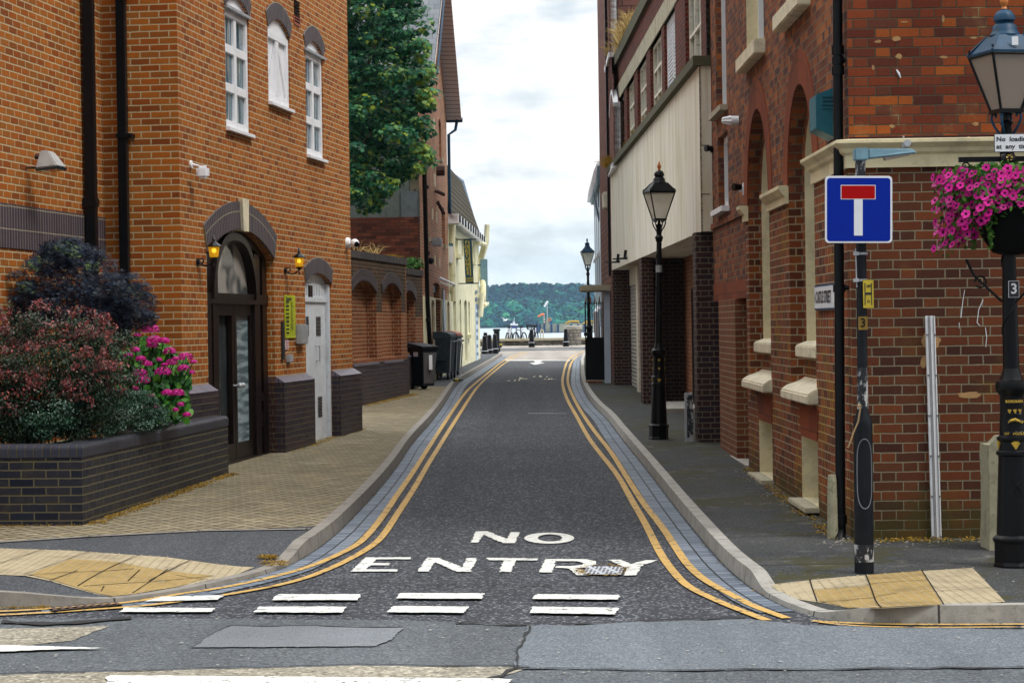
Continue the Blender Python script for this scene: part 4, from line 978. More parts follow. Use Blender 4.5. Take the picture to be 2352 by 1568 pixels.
# white sensor light
ua, z = W3.uz(*ZA(1280, 1105)); L = W3.P(ua, z); t = thing('security_sensor', L, 'small white security lamp near the corner of the orange brick wall', 'security light')
bm = BM(); tube(bm, [L, L + W3.n * .02], .045, 12); tube(bm, [L + W3.n * .02, L + W3.n * .10 + Vector((0, 0, -.02))], .012, 8); build('mount', bm, MAT['white'], t, smooth=True)
bm = BM(); c = L + W3.n * .15 + Vector((0, -.04, -.09)); box(bm, c.x - .07, c.x + .07, c.y - .06, c.y + .06, c.z - .08, c.z + .07); build('sensor_head', bm, MAT['white'], t, bevel=.03)
# dome camera
ua, z = W3.uz(*ZK(75, 255)); L = W3.P(ua, z); t = thing('dome_camera', L, 'round white dome camera on the far corner of the orange wall', 'security camera')
bm = BM(); tube(bm, [L, L + W3.n * .03, L + W3.n * .06], [.085, .085, .07], 18); build('base_ring', bm, MAT['white'], t, smooth=True)
bm = BM(); c = L + W3.n * .11 + Vector((.02, -.03, -.01)); bmesh.ops.create_uvsphere(bm, u_segments=16, v_segments=12, radius=.07, matrix=Matrix.Translation(c)); build('camera_ball', bm, MAT['white'], t, smooth=True)
bm = BM(); d = Vector((.55, -.75, -.25)).normalized(); tube(bm, [c + d * .05, c + d * .078], [.045, .035], 14); build('camera_lens', bm, MAT['rubber'], t, smooth=True)
# ================================================================ GARDEN WALL WITH BLIND ARCHES
W4 = Wall((-3.27, 39.4), (-2.26, 46.9)); W5 = Wall((-2.62, 46.9), (-2.09, 51.4))
def archwall(name, w, label, ztop, zpl, ops, ext0=0):
    t = thing(name, w.P(w.L, .3), label, 'wall')
    hs = [archhole(a, b, zpl + .02, zs, ri, 12) for a, b, zs, ri in ops]
    bm = BM(); w.wall(bm, [(ext0, zpl - .3), (w.L, zpl - .3), (w.L, ztop - .14), (ext0, ztop - .14)], hs, .2)
    for a, b, zs, ri in ops: face(bm, [w.P(a - .1, zpl - .1, -.2), w.P(b + .1, zpl - .1, -.2), w.P(b + .1, zs + ri + .1, -.2), w.P(a - .1, zs + ri + .1, -.2)])
    for nn in (-.42,): face(bm, [w.P(ext0, -.1, nn), w.P(w.L, -.1, nn), w.P(w.L, ztop - .14, nn), w.P(ext0, ztop - .14, nn)])
    face(bm, [w.P(w.L, -.1, 0), w.P(w.L, -.1, -.42), w.P(w.L, ztop - .14, -.42), w.P(w.L, ztop - .14, 0)])
    bm.normal_update(); build('brick_wall', bm, MAT['wbrick'], t)
    zb = max(zs + ri for a, b, zs, ri in ops) - .05
    hs = [[p for p in archhole(a, b, zb - .9, zs, ri, 12)] for a, b, zs, ri in ops]
    # dark stained upper courses
    pieces = BM(); w.wall(pieces, [(ext0, zb - .55), (w.L - .12, zb - .55), (w.L - .12, ztop - .141), (ext0, ztop - .141)], [[(max(p[0], ext0 + .01), max(p[1], zb - .54)) for p in h] for h in hs], 0, .004)
    pieces.normal_update(); build('stained_courses', pieces, MAT['wdark'], t)
    for a, b, zs, ri in ops:
        bm = BM(); ring(bm, w, a, b, zs, ri, .23, -.1, .03, 16); build('blind_arch', bm, MAT['bluepier'], t, uv=False)
        bm = BM(); extr(bm, w, [(-.2, zpl + .01), (.05, zpl - .05), (.05, zpl - .09), (-.2, zpl - .09)], a, b); build('recess_sill', bm, MAT['pcap'], t)
    bm = BM(); w.box(bm, ext0, w.L, ztop - .14, ztop, -.44, .03); build('coping', bm, brick('coping_brick_on_edge', [(.045, .042, .05), (.08, .07, .075)], (.10, .09, .06), bond='soldier', mw=.012, stain=.5, lichen=((.30, .25, .05), 4, .55)), t)
    bm = BM(); w.box(bm, ext0, w.L, -.1, zpl - .04, -.40, .035); build('plinth', bm, MAT['bluepier'], t)
    return t
zt4 = W4.uz(*ZK(350, 350))[1]; zp4 = W4.uz(*ZK(345, 1228))[1]
k4 = lambda x, y=900: W4.u(*ZK(x, y))
zs4 = W4.uz(*ZK(528, 690))[1]; za4 = W4.uz(*ZK(450, 590))[1]
archwall('garden_wall', W4, 'red brick garden wall with two blind arches on a dark plinth', zt4, zp4, [(k4(112), k4(325), zs4, za4 - zs4), (k4(372), k4(531), zs4, za4 - zs4)])
zt5 = W5.uz(*ZK(620, 470))[1]; k5 = lambda x, y=900: W5.u(*ZK(x, y)); zs5 = W5.uz(*ZK(650, 735))[1]; za5 = W5.uz(*ZK(605, 650))[1]
archwall('garden_wall', W5, 'shorter brick wall section with one blind arch behind the blue bin', zt5, zp4 + .05, [(k5(545), k5(651), zs5, max(.2, za5 - zs5))], -.3)
# ================================================================ TALL GABLED HOUSE
WH = Wall((-2.147, 51.6), (-1.82, 63.6)); WF = Wall((-9.5, 51.9), (-2.147, 51.6)); WC = Wall((-1.82, 63.6), (-1.20, 82.0))
hs_ = thing('gabled_brick_house', (-2.147, 51.6, .4), 'tall old brick house with overhanging grey verge, behind the tree', 'building')
kh = lambda x, y=400: WH.u(*ZK(x, y))
def hz(x, y): return WH.uz(*ZK(x, y))[1]
peak = 11.8; EV = 8.1
def kl(x, y): return WH.uz(*ZL(x, y))
H_ = []
def hole(a, b, z0, z1, ri=.12): H_.append(archhole(a, b, z0, z1, ri, 6))
hole(kh(737), kh(760), hz(745, 195), kl(612, 1380)[1]); hole(kh(876), kh(903), hz(888, 262), kl(733, 1470)[1]); 
hole(kl(705, 950)[0], kl(722, 950)[0], kl(712, 1095)[1], kl(712, 860)[1]); hole(kl(676, 400)[0], kl(690, 400)[0], kl(680, 470)[1], kl(680, 240)[1])
hole(kh(800), kh(850), .45, hz(820, 600), .05)
bm = BM(); WH.wall(bm, [(0, 0), (WH.L, 0), (WH.L, EV), (WH.L / 2, peak), (0, EV)], H_, .25)
for h in H_: 
    us = [p[0] for p in h]; zs = [p[1] for p in h]; face(bm, [WH.P(min(us) - .05, min(zs) - .1, -.25), WH.P(max(us) + .05, min(zs) - .1, -.25), WH.P(max(us) + .05, max(zs) + .1, -.25), WH.P(min(us) - .05, max(zs) + .1, -.25)])
bm.normal_update(); build('street_wall', bm, MAT['hbrick'], hs_)
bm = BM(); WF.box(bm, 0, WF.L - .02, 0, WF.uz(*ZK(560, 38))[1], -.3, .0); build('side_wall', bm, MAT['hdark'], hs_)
bm = BM(); WF.box(bm, 0, WF.L - .25, WF.uz(*ZK(560, 38))[1], EV - .1, -.35, -.06); build('roughcast_wall', bm, MAT['rendergrey'], hs_)
bm = BM(); x0 = WF.u(*ZL(470, 1400)); WF.box(bm, x0 - .1, x0 + .35, 4.3, 5.1, -.05, -.03); build('lead_sheet', bm, plain('lead_sheet', (.10, .12, .13), .7), hs_)
# roof
bm = BM(); a = (peak - EV) / (WH.L / 2)
for s in (0, 1):
    e = -.35 if s == 0 else WH.L + .35; m_ = WH.L / 2; ze = EV - a * .35
    prof = [(e, ze + .02), (m_, peak + .02), (m_, peak + .16), (e, ze + .14)]
    hexa(bm, [WH.P(prof[0][0], prof[0][1], .42), WH.P(prof[1][0], prof[1][1], .42), WH.P(prof[1][0], prof[1][1], -7), WH.P(prof[0][0], prof[0][1], -7), WH.P(prof[3][0], prof[3][1], .42), WH.P(prof[2][0], prof[2][1], .42), WH.P(prof[2][0], prof[2][1], -7), WH.P(prof[3][0], prof[3][1], -7)])
build('roof', bm, MAT['slate'], hs_)
bm = BM()
for s in (0, 1):
    e = -.34 if s == 0 else WH.L + .34; m_ = WH.L / 2; ze = EV - a * .34
    hexa(bm, [WH.P(e, ze - .05, .43), WH.P(m_, peak - .05, .43), WH.P(m_, peak - .05, .0), WH.P(e, ze - .05, .0), WH.P(e, ze + .018, .43), WH.P(m_, peak + .018, .43), WH.P(m_, peak + .018, .0), WH.P(e, ze + .018, .0)])
build('verge_boards', bm, MAT['wood'], hs_)
bm = BM(); ze = EV - a * .3; tube(bm, [WH.P(WH.L + .3, ze, .46), WH.P(WH.L + .3, ze, -3)], .07, 8); tube(bm, [WH.P(WH.L + .25, ze, .3), WH.P(WH.L + .2, ze - .3, .25), WH.P(WH.L + .05, ze - .45, .06), WH.P(WH.L + .05, 4.9, .06)], .045, 8)
tube(bm, [WH.P(0, EV - .25, .47), WH.P(WH.L / 2, peak + .1, .47)], .03, 6); build('gutter', bm, MAT['bluegl'], hs_)
bm = BM(); p0 = kh(718); tube(bm, [WH.P(kh(700), 6.3, .1), WH.P(kh(712), 2.5, .1), WH.P(kh(742), .5, .1)], .055, 8); 
for z in (5.2, 3.6, 2.0): tube(bm, [WH.P(kh(714), z, .1), WH.P(kh(714), z + .08, .1)], .07, 8)
build('downpipe', bm, MAT['black'], hs_, smooth=True)
bm = BM()
for (x, y) in ((790, 15), (822, 40), (810, 400), (848, 425)): 
    q = WH.uz(*ZK(x, y)); WH.box(bm, q[0] - .12, q[0] + .12, q[1] - .14, q[1] + .14, -.02, .025)
for (x, y) in ((650, 380), (640, 570), (655, 545), (665, 870), (672, 1255)):
    q = kl(x, y); WH.box(bm, q[0] - .16, q[0] + .16, q[1] - .18, q[1] + .18, -.02, .03)
build('stone_block', bm, MAT['creamw'], hs_)
bm = BM(); q0 = kl(672, 1330); q1 = kl(690, 1490); tube(bm, [WH.P(q0[0], q0[1], .02), WH.P(q0[0], q0[1] - .1, .25), WH.P(q1[0], q1[1] + .6, .05)], .05, 6); tube(bm, [WH.P(q1[0] - .3, q1[1] + .3, .05), WH.P(q1[0], q1[1], .2)], .05, 6)
q0 = kl(690, 1190); tube(bm, [WH.P(q0[0], q0[1], .0), WH.P(q0[0], q0[1], .22)], .14, 8); build('hoist_bracket', bm, plain('rusty_hoist', (.07, .035, .03), .8), hs_)
bm = BM()
for (x, y) in ((888, 270), (750, 210)): 
    q = WH.uz(*ZK(x, y)); WH.box(bm, q[0] - .25, q[0] + .25, q[1] - .1, q[1], -.2, .08)
q = kl(715, 1105); WH.box(bm, q[0] - .25, q[0] + .25, q[1] - .1, q[1], -.2, .08); q = kl(686, 485); WH.box(bm, q[0] - .25, q[0] + .25, q[1] - .1, q[1], -.2, .08)
build('window_sill', bm, MAT['lint'], hs_)
bm = BM(); zc_ = hz(830, 720)
holes = [archhole(kh(763), kh(788), .5, zc_ - .15, .1, 5), archhole(kh(800), kh(852), .45, zc_ + .1, .02, 3), archhole(kh(898), kh(916), .5, zc_ - .1, .08, 5)]
WH.prism(bm, [(.05, .2), (WH.L, .2), (WH.L, zc_ + .2), (WH.L - .9, zc_ + .2), (WH.L - .95, zc_ - .0), (.05, zc_)], .0, .05, [[(p[0], min(p[1], zc_ - .02)) for p in h] for h in holes]); build('painted_base', bm, MAT['render'], hs_)
bm = BM(); WH.box(bm, kh(800), kh(852), .45, zc_ + .05, -.24, -.2); WH.box(bm, kh(800), kh(852), hz(825, 665), hz(825, 605), -.15, -.1); build('door', bm, MAT['binbk'], hs_)
bm = BM(); q = WH.uz(*ZK(885, 870), .05); uq, zq = q
WH.prism(bm, [(uq + .32 * sx * math.sin(t) * (1 + .25 * math.cos(4 * t)), zq + .72 * math.cos(t)) for t, sx in [(i * PI / 10, 1) for i in range(11)] + [(i * PI / 10, -1) for i in range(9, 0, -1)]], .05, .09)
pq = thing('wall_plaque', WH.P(uq, zq, .05), 'dark edged ornate plaque on the cream ground floor wall', 'plaque'); build('plaque', bm, MAT['bwhite'], pq)
bm = BM(); uq2 = uq
WH.prism(bm, [(uq + .38 * sx * math.sin(t) * (1 + .25 * math.cos(4 * t)), zq + .8 * math.cos(t)) for t, sx in [(i * PI / 10, 1) for i in range(11)] + [(i * PI / 10, -1) for i in range(9, 0, -1)]], .04, .06); build('plaque_edge', bm, MAT['ink'], pq)
# strip light, small camera on the house
q = WH.uz(*ZK(800, 545)); t = thing('strip_light', WH.P(*q), 'white strip light above the house side door', 'strip light'); bm = BM(); tube(bm, [WH.P(q[0], q[1], .15), WH.P(kh(940), q[1] - .05, .15)], .035, 6); tube(bm, [WH.P(q[0] + .5, q[1] - .1, .12), WH.P(kh(915), q[1] - .12, .12)], .02, 6); build('lamp_tube', bm, MAT['white'], t)
q = WH.uz(*ZK(775, 245)); t = thing('flood_light', WH.P(*q), 'small pale flood light high on the old brick house', 'flood light'); bm = BM(); WH.box(bm, q[0] - .15, q[0] + .2, q[1] - .12, q[1] + .1, .05, .3); build('lamp_housing', bm, MAT['galv'], t, bevel=.03)
bm = BM(); WH.box(bm, q[0] - .02, q[0] + .03, q[1] - .02, q[1] + .02, 0, .05); build('bracket', bm, MAT['black'], t)
q = WH.uz(*ZK(735, 405)); t = thing('dome_camera', WH.P(*q), 'tiny dome camera beside the black downpipe of the brick house', 'security camera'); bm = BM(); tube(bm, [WH.P(q[0], q[1], 0), WH.P(q[0], q[1], .08)], .08, 12); build('base_ring', bm, MAT['white'], t, smooth=True)
bm = BM(); bmesh.ops.create_uvsphere(bm, u_segments=12, v_segments=8, radius=.08, matrix=Matrix.Translation(WH.P(q[0], q[1], .13))); build('camera_ball', bm, MAT['rubber'], t, smooth=True)
q = WH.uz(*ZK(932, 345)); t = thing('alarm_box', WH.P(*q), 'white and blue alarm box where brick meets cream wall', 'alarm box'); bm = BM(); WH.box(bm, q[0] - .15, q[0] + .15, q[1] - .28, q[1] + .28, 0, .12); build('housing', bm, MAT['white'], t, bevel=.02)
bm = BM(); WH.box(bm, q[0] - .15, q[0] + .15, q[1] + .22, q[1] + .3, 0, .125); build('cover', bm, MAT['teal'], t)
# ================================================================ CREAM BUILDING
cb = thing('cream_quayside_building', (-1.82, 63.6, .5), 'cream painted building with steep mossy tiled roof, beside the quay', 'building')
kc = lambda x, y=400: WC.u(*ZK(x, y)); cz = lambda x, y: WC.uz(*ZK(x, y))[1]
EVc = WC.uz(1040, 508)[1]; EVf = EVc
CH = []
for x0, x1, y0, y1 in ((986, 1008, 212, 345), (1040, 1056, 235, 365), (1126, 1139, 283, 400)): CH.append([(kc(x0), cz((x0 + x1) / 2, y1)), (kc(x1), cz((x0 + x1) / 2, y1)), (kc(x1), cz((x0 + x1) / 2, y0)), (kc(x0), cz((x0 + x1) / 2, y0))])
for x0, x1, y0, y1 in ((962, 985, 745, 1005), (1015, 1028, 748, 1010), (1054, 1076, 752, 1250), (1088, 1100, 760, 1010)): CH.append(archhole(kc(x0), kc(x1), max(cz(x0, y1), .55), cz(x0, y0), .1, 6))
bm = BM(); WC.wall(bm, [(0, 0), (WC.L, 0), (WC.L, EVc), (0, EVc)], CH, .25)
# far gable, near gable and back
RP = [(0, EVc), (-.6, EVc + 2.2), (-2.6, EVc + 3.7), (-4.6, EVc + 2.2), (-5.2, EVc), (-5.2, 0), (0, 0)]
for uq in (0, WC.L): face(bm, [WC.P(uq, z, n_) for n_, z in RP])
face(bm, [WC.P(0, 0, -5.2), WC.P(WC.L, 0, -5.2), WC.P(WC.L, EVc, -5.2), WC.P(0, EVc, -5.2)])
bm.normal_update(); build('wall', bm, MAT['render'], cb)
bm = BM()
for (n0_, z0_), (n1_, z1_) in zip(RP[:4], RP[1:5]):
    face(bm, [WC.P(-.05, z0_ + .02, n0_ + (.15 if n0_ == 0 else 0)), WC.P(WC.L + .15, z0_ + .02, n0_ + (.15 if n0_ == 0 else 0)), WC.P(WC.L + .15, z1_ + .04, n1_), WC.P(-.05, z1_ + .04, n1_)])
bm.normal_update()
uvl = bm.loops.layers.uv.verify()
for f in bm.faces:
    for l in f.loops: l[uvl].uv = (l.vert.co.y, l.vert.co.z)
build('roof', bm, MAT['tile'], cb, uv=False)
bm = BM(); tube(bm, [WC.P(WC.L + .16, z_ + .06, n_) for n_, z_ in RP[:5]], .09, 6); build('verge_trim', bm, MAT['bgrey'], cb)
bm = BM(); tube(bm, [WC.P(0, EVc - .02, .2), WC.P(WC.L + .1, EVc - .02, .2)], .09, 8)
for k in range(12): WC.box(bm, k * 1.55, k * 1.55 + .12, EVc - .18, EVc + .1, .0, .32)
build('gutter', bm, MAT['white'], cb)
bm = BM()
for k in range(11): WC.box(bm, k * 1.55 + .6, k * 1.55 + .9, EVc - .12, EVc + .09, .02, .34)
build('gutter_joint', bm, MAT['black'], cb)
bm = BM()
for i, h in enumerate(CH):
    us = [p[0] for p in h]; zs = [p[1] for p in h]; WC.box(bm, min(us) - .03, max(us) + .03, min(zs) - .02, max(zs) + .02, -.22, -.16)
    if i == 2 or i == 6: build('window_pane', bm, MAT['creamf'] if i == 2 else MAT['glassc'], cb); bm = BM()
bm.free()
bm = BM(); WC.box(bm, kc(1143), kc(1160), .6, cz(1150, 765), .0, .03); build('blue_poster_panel', bm, MAT['bwhite'], cb)
bm = BM()
for k in range(9): 
    z = .8 + k * .28; WC.box(bm, kc(1144) + .05, kc(1159) - .1, z, z + U(.1, .2), .03, .036)
build('poster_print', bm, plain('poster_blue', (.05, .13, .30), .5), cb)
bm = BM()
for x, y in ((998, 350), (1133, 405), (1094, 1018), (975, 1012)): q = WC.uz(*ZK(x, y)); WC.box(bm, q[0] - .5, q[0] + .6, q[1] - .13, q[1], -.2, .12)
build('window_sill', bm, MAT['render'], cb)
bm = BM(); q = WC.uz(*ZK(1180, 560))
tube(bm, [WC.P(WC.L - .3, EVc + .6, .35), WC.P(WC.L - .3, EVc - .1, .3), WC.P(WC.L - .5, EVc - .7, .12), WC.P(WC.L - .5, q[1], .12)], .10, 8)
tube(bm, [WC.P(WC.L - .5, q[1] + .1, .12), WC.P(WC.L - 1.2, q[1] - .2, .2), WC.P(WC.L - 1.5, q[1] - .8, .2), WC.P(WC.L - 2.2, q[1] - .6, .2), WC.P(WC.L - 2.3, q[1] - 1.4, .12)], .11, 10)
tube(bm, [WC.P(WC.L - .6, q[1] - .9, .3), WC.P(WC.L - 2.2, q[1] - 1.0, .25)], .09, 8)
tube(bm, [WC.P(.3, EVc - .2, .12), WC.P(.3, EVc - .6, .1), WC.P(.3, 2.6, .1)], .09, 8)
tube(bm, [WC.P(WC.L - 4, EVc - .2, .15), WC.P(WC.L - 3, EVc - .25, .35), WC.P(WC.L - 2.6, EVc - .7, .2)], .10, 8)
build('waste_pipe', bm, MAT['render'], cb, smooth=True)
p = at(*ZK(1222, 580), 81); bm = BM(); box(bm, p.x - .12, p.x + .15, p.y - .03, p.y + .03, p.z - .85, p.z + .85)
t = thing('hanging_sign', (p.x, p.y, p.z), 'plain grey teal projecting sign at the quay end of the cream building', 'sign'); build('sign_board', bm, MAT['head'], t, bevel=.02)
bm = BM(); box(bm, p.x - .4, p.x - .1, p.y - .02, p.y + .02, p.z + .6, p.z + .65); box(bm, p.x - .4, p.x - .1, p.y - .02, p.y + .02, p.z - .65, p.z - .6); build('bracket', bm, MAT['bluegl'], t)
# FORTUNES banner
dB = 68.0; c = [at(*ZK(x, y), dB) for x, y in ((1072, 598), (1139, 590), (1122, 228), (1052, 230))]
t = thing('banner_sign', tuple((c[2] + c[3]) / 2), 'dark blue vertical FORTUNES gaming casino banner on the cream building', 'banner')
bm = BM(); nrm = Vector((0, -1, 0)); vs = [q + nrm * .02 for q in c] + [q - nrm * .02 for q in c]
hexa(bm, [vs[0], vs[1], vs[5], vs[4], vs[3], vs[2], vs[6], vs[7]]); build('banner_cloth', bm, MAT['banner'], t)
bm = BM(); ax = (c[1] - c[0]).normalized(); up = (c[3] - c[0]).normalized(); H = (c[3] - c[0]).length; Wd = (c[1] - c[0]).length
for i, ch in enumerate('FORTUNES'): textfaces(bm, ch, H * .112, c[3] - up * H * (.07 + i * .098) + ax * Wd * .33 - Vector((0, .03, 0)), ax, Vector((0, 0, 1)), .0, (0, -1, 0), 'CENTER', 1, .004)
textfaces(bm, 'GAMING', H * .055, c[3] - up * H * .885 + ax * Wd * .48 - Vector((0, .03, 0)), ax, Vector((0, 0, 1)), 0, (0, -1, 0), 'CENTER', 1, .002)
textfaces(bm, 'CASINO', H * .055, c[3] - up * H * .94 + ax * Wd * .48 - Vector((0, .03, 0)), ax, Vector((0, 0, 1)), 0, (0, -1, 0), 'CENTER', 1, .002)
for k in (.62, .70): 
    p0 = c[3] + ax * Wd * k - up * H * .03; p1 = c[3] + ax * Wd * k - up * H * .83
    tube(bm, [p0 - Vector((0, .022, 0)), p1 - Vector((0, .022, 0))], .008, 4)
build('lettering', bm, MAT['ygold'], t)
bm = BM(); 
for q in (c[3], c[0]): tube(bm, [q + Vector((-.22, 0, .02)), q + Vector((.4, 0, .02))], .02, 6)
build('bracket', bm, MAT['black'], t)
# ================================================================ RIGHT CORNER BUILDING
MAT['terra'] = brick('terracotta_arch_brick', [(.19, .045, .020), (.26, .065, .025), (.16, .045, .022)], (.06, .03, .02), bond='soldier', H=.6, mw=.006, stain=.3)
WS = Wall((2.70, 17.3), (2.70, 25.0)); WR = Wall((2.70, 17.3), (9.0, 17.22)); WB = Wall((2.745, 25.0), (2.745, 29.5))
rb = thing('red_brick_corner_building', (2.7, 17.3, .15), 'old red brick corner building on the right with arched recesses and a cream cornice', 'building')
SP = 3.20; ARC = [(19.33 - 17.3, 21.1 - 17.3), (22.70 - 17.3, 24.7 - 17.3)]; RI = .83
BAS = [(19.31 - 17.3, 20.39 - 17.3), (22.7 - 17.3, 23.9 - 17.3)]; UPW = [(19.5 - 17.3, 21.1 - 17.3), (22.95 - 17.3, 24.6 - 17.3)]
IN = [(a + .24, b - .21) for a, b in ARC]
oh = [archhole(a, b, 1.28, SP, (b - a) / 2, 20) for a, b in ARC]; bh = [[(a, .24), (b, .24), (b, .82), (a, .82)] for a, b in BAS]
uh = [[(a, 4.86), (b, 4.86), (b, 7.2), (a, 7.2)] for a, b in UPW]
bm = BM(); WS.wall(bm, [(0, -.1), (WS.L, -.1), (WS.L, 10), (0, 10)], oh, .13)
f0 = len(bm.faces)
# cut-outs of the basement and upper windows are separate lists so that their reveals take cream render
bm.free(); bm = BM()
allh = oh + bh + uh
tri = tessellate_polygon([[Vector((a, b, 0)) for a, b in l] for l in [[(0, -.1), (WS.L, -.1), (WS.L, 10), (0, 10)]] + allh])
flat = [p for l in [[(0, -.1), (WS.L, -.1), (WS.L, 10), (0, 10)]] + allh for p in l]
vs = [bm.verts.new(WS.P(a, b)) for a, b in flat]
for t in tri: bm.faces.new([vs[i] for i in t])
for l in oh:
    for i in range(len(l)):
        j = (i + 1) % len(l); face(bm, (WS.P(*l[i]), WS.P(*l[j]), WS.P(*l[j], -.13), WS.P(*l[i], -.13)))
for (a, b), l in zip(IN, oh):
    inner = archhole(a, b, 1.69, SP, (b - a) / 2, 14)
    ol = [(x, z) for x, z in l]
    tr_ = tessellate_polygon([[Vector((p[0], p[1], 0)) for p in q] for q in (ol, inner)]); fl = ol + inner
    vv = [bm.verts.new(WS.P(x, z, -.13)) for x, z in fl]
    for t in tr_: bm.faces.new([vv[i] for i in t])
face(bm, [WS.P(WS.L, -.1, 0), WS.P(WS.L, -.1, -.3), WS.P(WS.L, 10, -.3), WS.P(WS.L, 10, 0)])
bmesh.ops.bisect_plane(bm, geom=bm.verts[:] + bm.edges[:] + bm.faces[:], plane_co=(0, 0, 3.1), plane_no=(0, 0, 1))
for f in bm.faces: f.material_index = 1 if f.calc_center_median().z < 3.1 else 0
bm.normal_update(); build('street_wall', bm, [MAT['sbrick'], MAT['slow']], rb)
bm = BM(); WR.wall(bm, [(0, -.1), (WR.L, -.1), (WR.L, 10), (0, 10)], [], 0)
for a, b in (((9, 17.22), (9, 30)), ((9, 30), (2.9, 30))): face(bm, [(a[0], a[1], -.1), (b[0], b[1], -.1), (b[0], b[1], 10), (a[0], a[1], 10)])
face(bm, [(2.7, 17.3, 10), (9, 17.22, 10), (9, 30, 10), (2.75, 30, 10)])
bmesh.ops.bisect_plane(bm, geom=bm.verts[:] + bm.edges[:] + bm.faces[:], plane_co=(0, 0, 3.12), plane_no=(0, 0, 1))
bmesh.ops.bisect_plane(bm, geom=bm.verts[:] + bm.edges[:] + bm.faces[:], plane_co=(0, 0, 3.345), plane_no=(0, 0, 1))
for f in bm.faces:
    z = f.calc_center_median().z; f.material_index = 1 if z < 3.12 else (2 if z < 3.345 else 0)
MAT['soot'] = brick('sooty_brick', [(.03, .016, .016), (.06, .022, .016), (.025, .02, .03)], (.05, .045, .04), bond='flemish', L=.235, H=.0765, stain=.4)
bm.normal_update(); build('front_wall', bm, [MAT['rbrickup'], MAT['rbrick'], MAT['soot']], rb)
for (a, b) in ARC:
    bm = BM(); ring(bm, WS, a, b, SP, (b - a) / 2, .32, -.02, .012, 30); build('terracotta_arch', bm, MAT['terra'], rb, uv=False)
for (a, b) in IN:
    l = archhole(a, b, 1.69, SP, (b - a) / 2, 14); bm = BM()
    for i in range(len(l)):
        j = (i + 1) % len(l); face(bm, (WS.P(*l[i], -.128), WS.P(*l[j], -.128), WS.P(*l[j], -.5), WS.P(*l[i], -.5)))
    bm.normal_update(); rv = build('window_reveal', bm, MAT['cream'], rb)
    bm = BM(); WS.prism(bm, l, -.5, -.47); build('window_pane', bm, MAT['glass'], rv)
    bm = BM(); bars(WS, bm, a, b, 1.69, SP, [(a + b) / 2], [2.4], -.46, -.41, .05, .06); build('window_frame', bm, MAT['white'], rv)
    bm = BM(); extr(bm, WS, [(-.4, 1.55), (-.02, 1.55), (-.02, 1.66), (-.13, 1.70), (-.4, 1.72)], a - .03, b + .03); build('window_sill', bm, MAT['creamw'], rb, bevel=.01)
for (a, b) in ARC:
    bm = BM(); extr(bm, WS, [(-.14, 1.15), (.10, 1.15), (.10, 1.235), (.04, 1.275), (-.10, 1.33), (-.14, 1.36)], a - .07, b + .05); build('stone_sill', bm, MAT['creamw'], rb, bevel=.012)
for (a, b), hh in zip(BAS, bh):
    bm = BM()
    for i in range(4): j = (i + 1) % 4; face(bm, (WS.P(*hh[i], 0), WS.P(*hh[j], 0), WS.P(*hh[j], -.32), WS.P(*hh[i], -.32)))
    bm.normal_update(); rv = build('basement_reveal', bm, MAT['cream'], rb)
    bm = BM(); WS.box(bm, a, b, .24, .82, -.33, -.30); build('window_pane', bm, MAT['glass'], rv)
    bm = BM(); bars(WS, bm, a, b, .24, .82, [], [.5], -.30, -.25, .03, .05); build('window_frame', bm, MAT['white'], rv)
    bm = BM(); WS.box(bm, a - .06, b + .06, .19, .238, -.25, .13); build('basement_sill', bm, MAT['lint'], rb, bevel=.008)
    bm = BM(); WS.prism(bm, [(a, .822), (b, .822), (b + .09, 1.10), (a - .09, 1.10)], -.05, .008); build('soldier_lintel', bm, MAT['terra'], rb)
for (a, b), hh in zip(UPW, uh):
    bm = BM()
    for i in range(4): j = (i + 1) % 4; face(bm, (WS.P(*hh[i], 0), WS.P(*hh[j], 0), WS.P(*hh[j], -.22), WS.P(*hh[i], -.22)))
    bm.normal_update(); rv = build('window_reveal', bm, MAT['cream'], rb)
    bm = BM(); WS.box(bm, a, b, 4.86, 7.2, -.24, -.20); build('window_pane', bm, MAT['glass'], rv)
    bm = BM(); bars(WS, bm, a, b, 4.86, 7.2, [(a + b) / 2], [6.0], -.20, -.13, .05, .07); build('window_frame', bm, MAT['white'], rv)
    bm = BM(); WS.box(bm, a - .12, b + .12, 4.70, 4.858, -.18, .12); build('window_sill', bm, MAT['creamw'], rb, bevel=.012)
imp = [(-.005, 3.03), (.035, 3.03), (.035, 3.10), (.06, 3.12), (.09, 3.16), (.10, 3.17), (.10, 3.205), (-.005, 3.215)]
bm = BM(); extr(bm, WS, [(-.13, 3.03)] + imp[1:-1] + [(-.13, 3.215)], ARC[0][1] + .001, ARC[1][0] - .001); build('impost_block', bm, MAT['cream'], rb)
bm = BM(); extr(bm, WS, [(-.13, 3.03)] + imp[1:-1] + [(-.13, 3.215)], ARC[1][1] + .001, WS.L + .02); build('impost_block', bm, MAT['cream'], rb)
bm = BM()
crn = [(0, 3.10), (.03, 3.10), (.03, 3.20), (.06, 3.22), (.07, 3.25), (.11, 3.28), (.12, 3.29), (.12, 3.315), (0, 3.33)]
P_ = [(9.0, 17.22), (2.70, 17.3), (2.70, 17.3 + ARC[0][0] - .001)]
cross(bm, P_, [(-a, z) for a, z in crn]) if False else cross(bm, P_[::-1], crn)
bm.normal_update(); build('cornice', bm, MAT['cream'], rb)
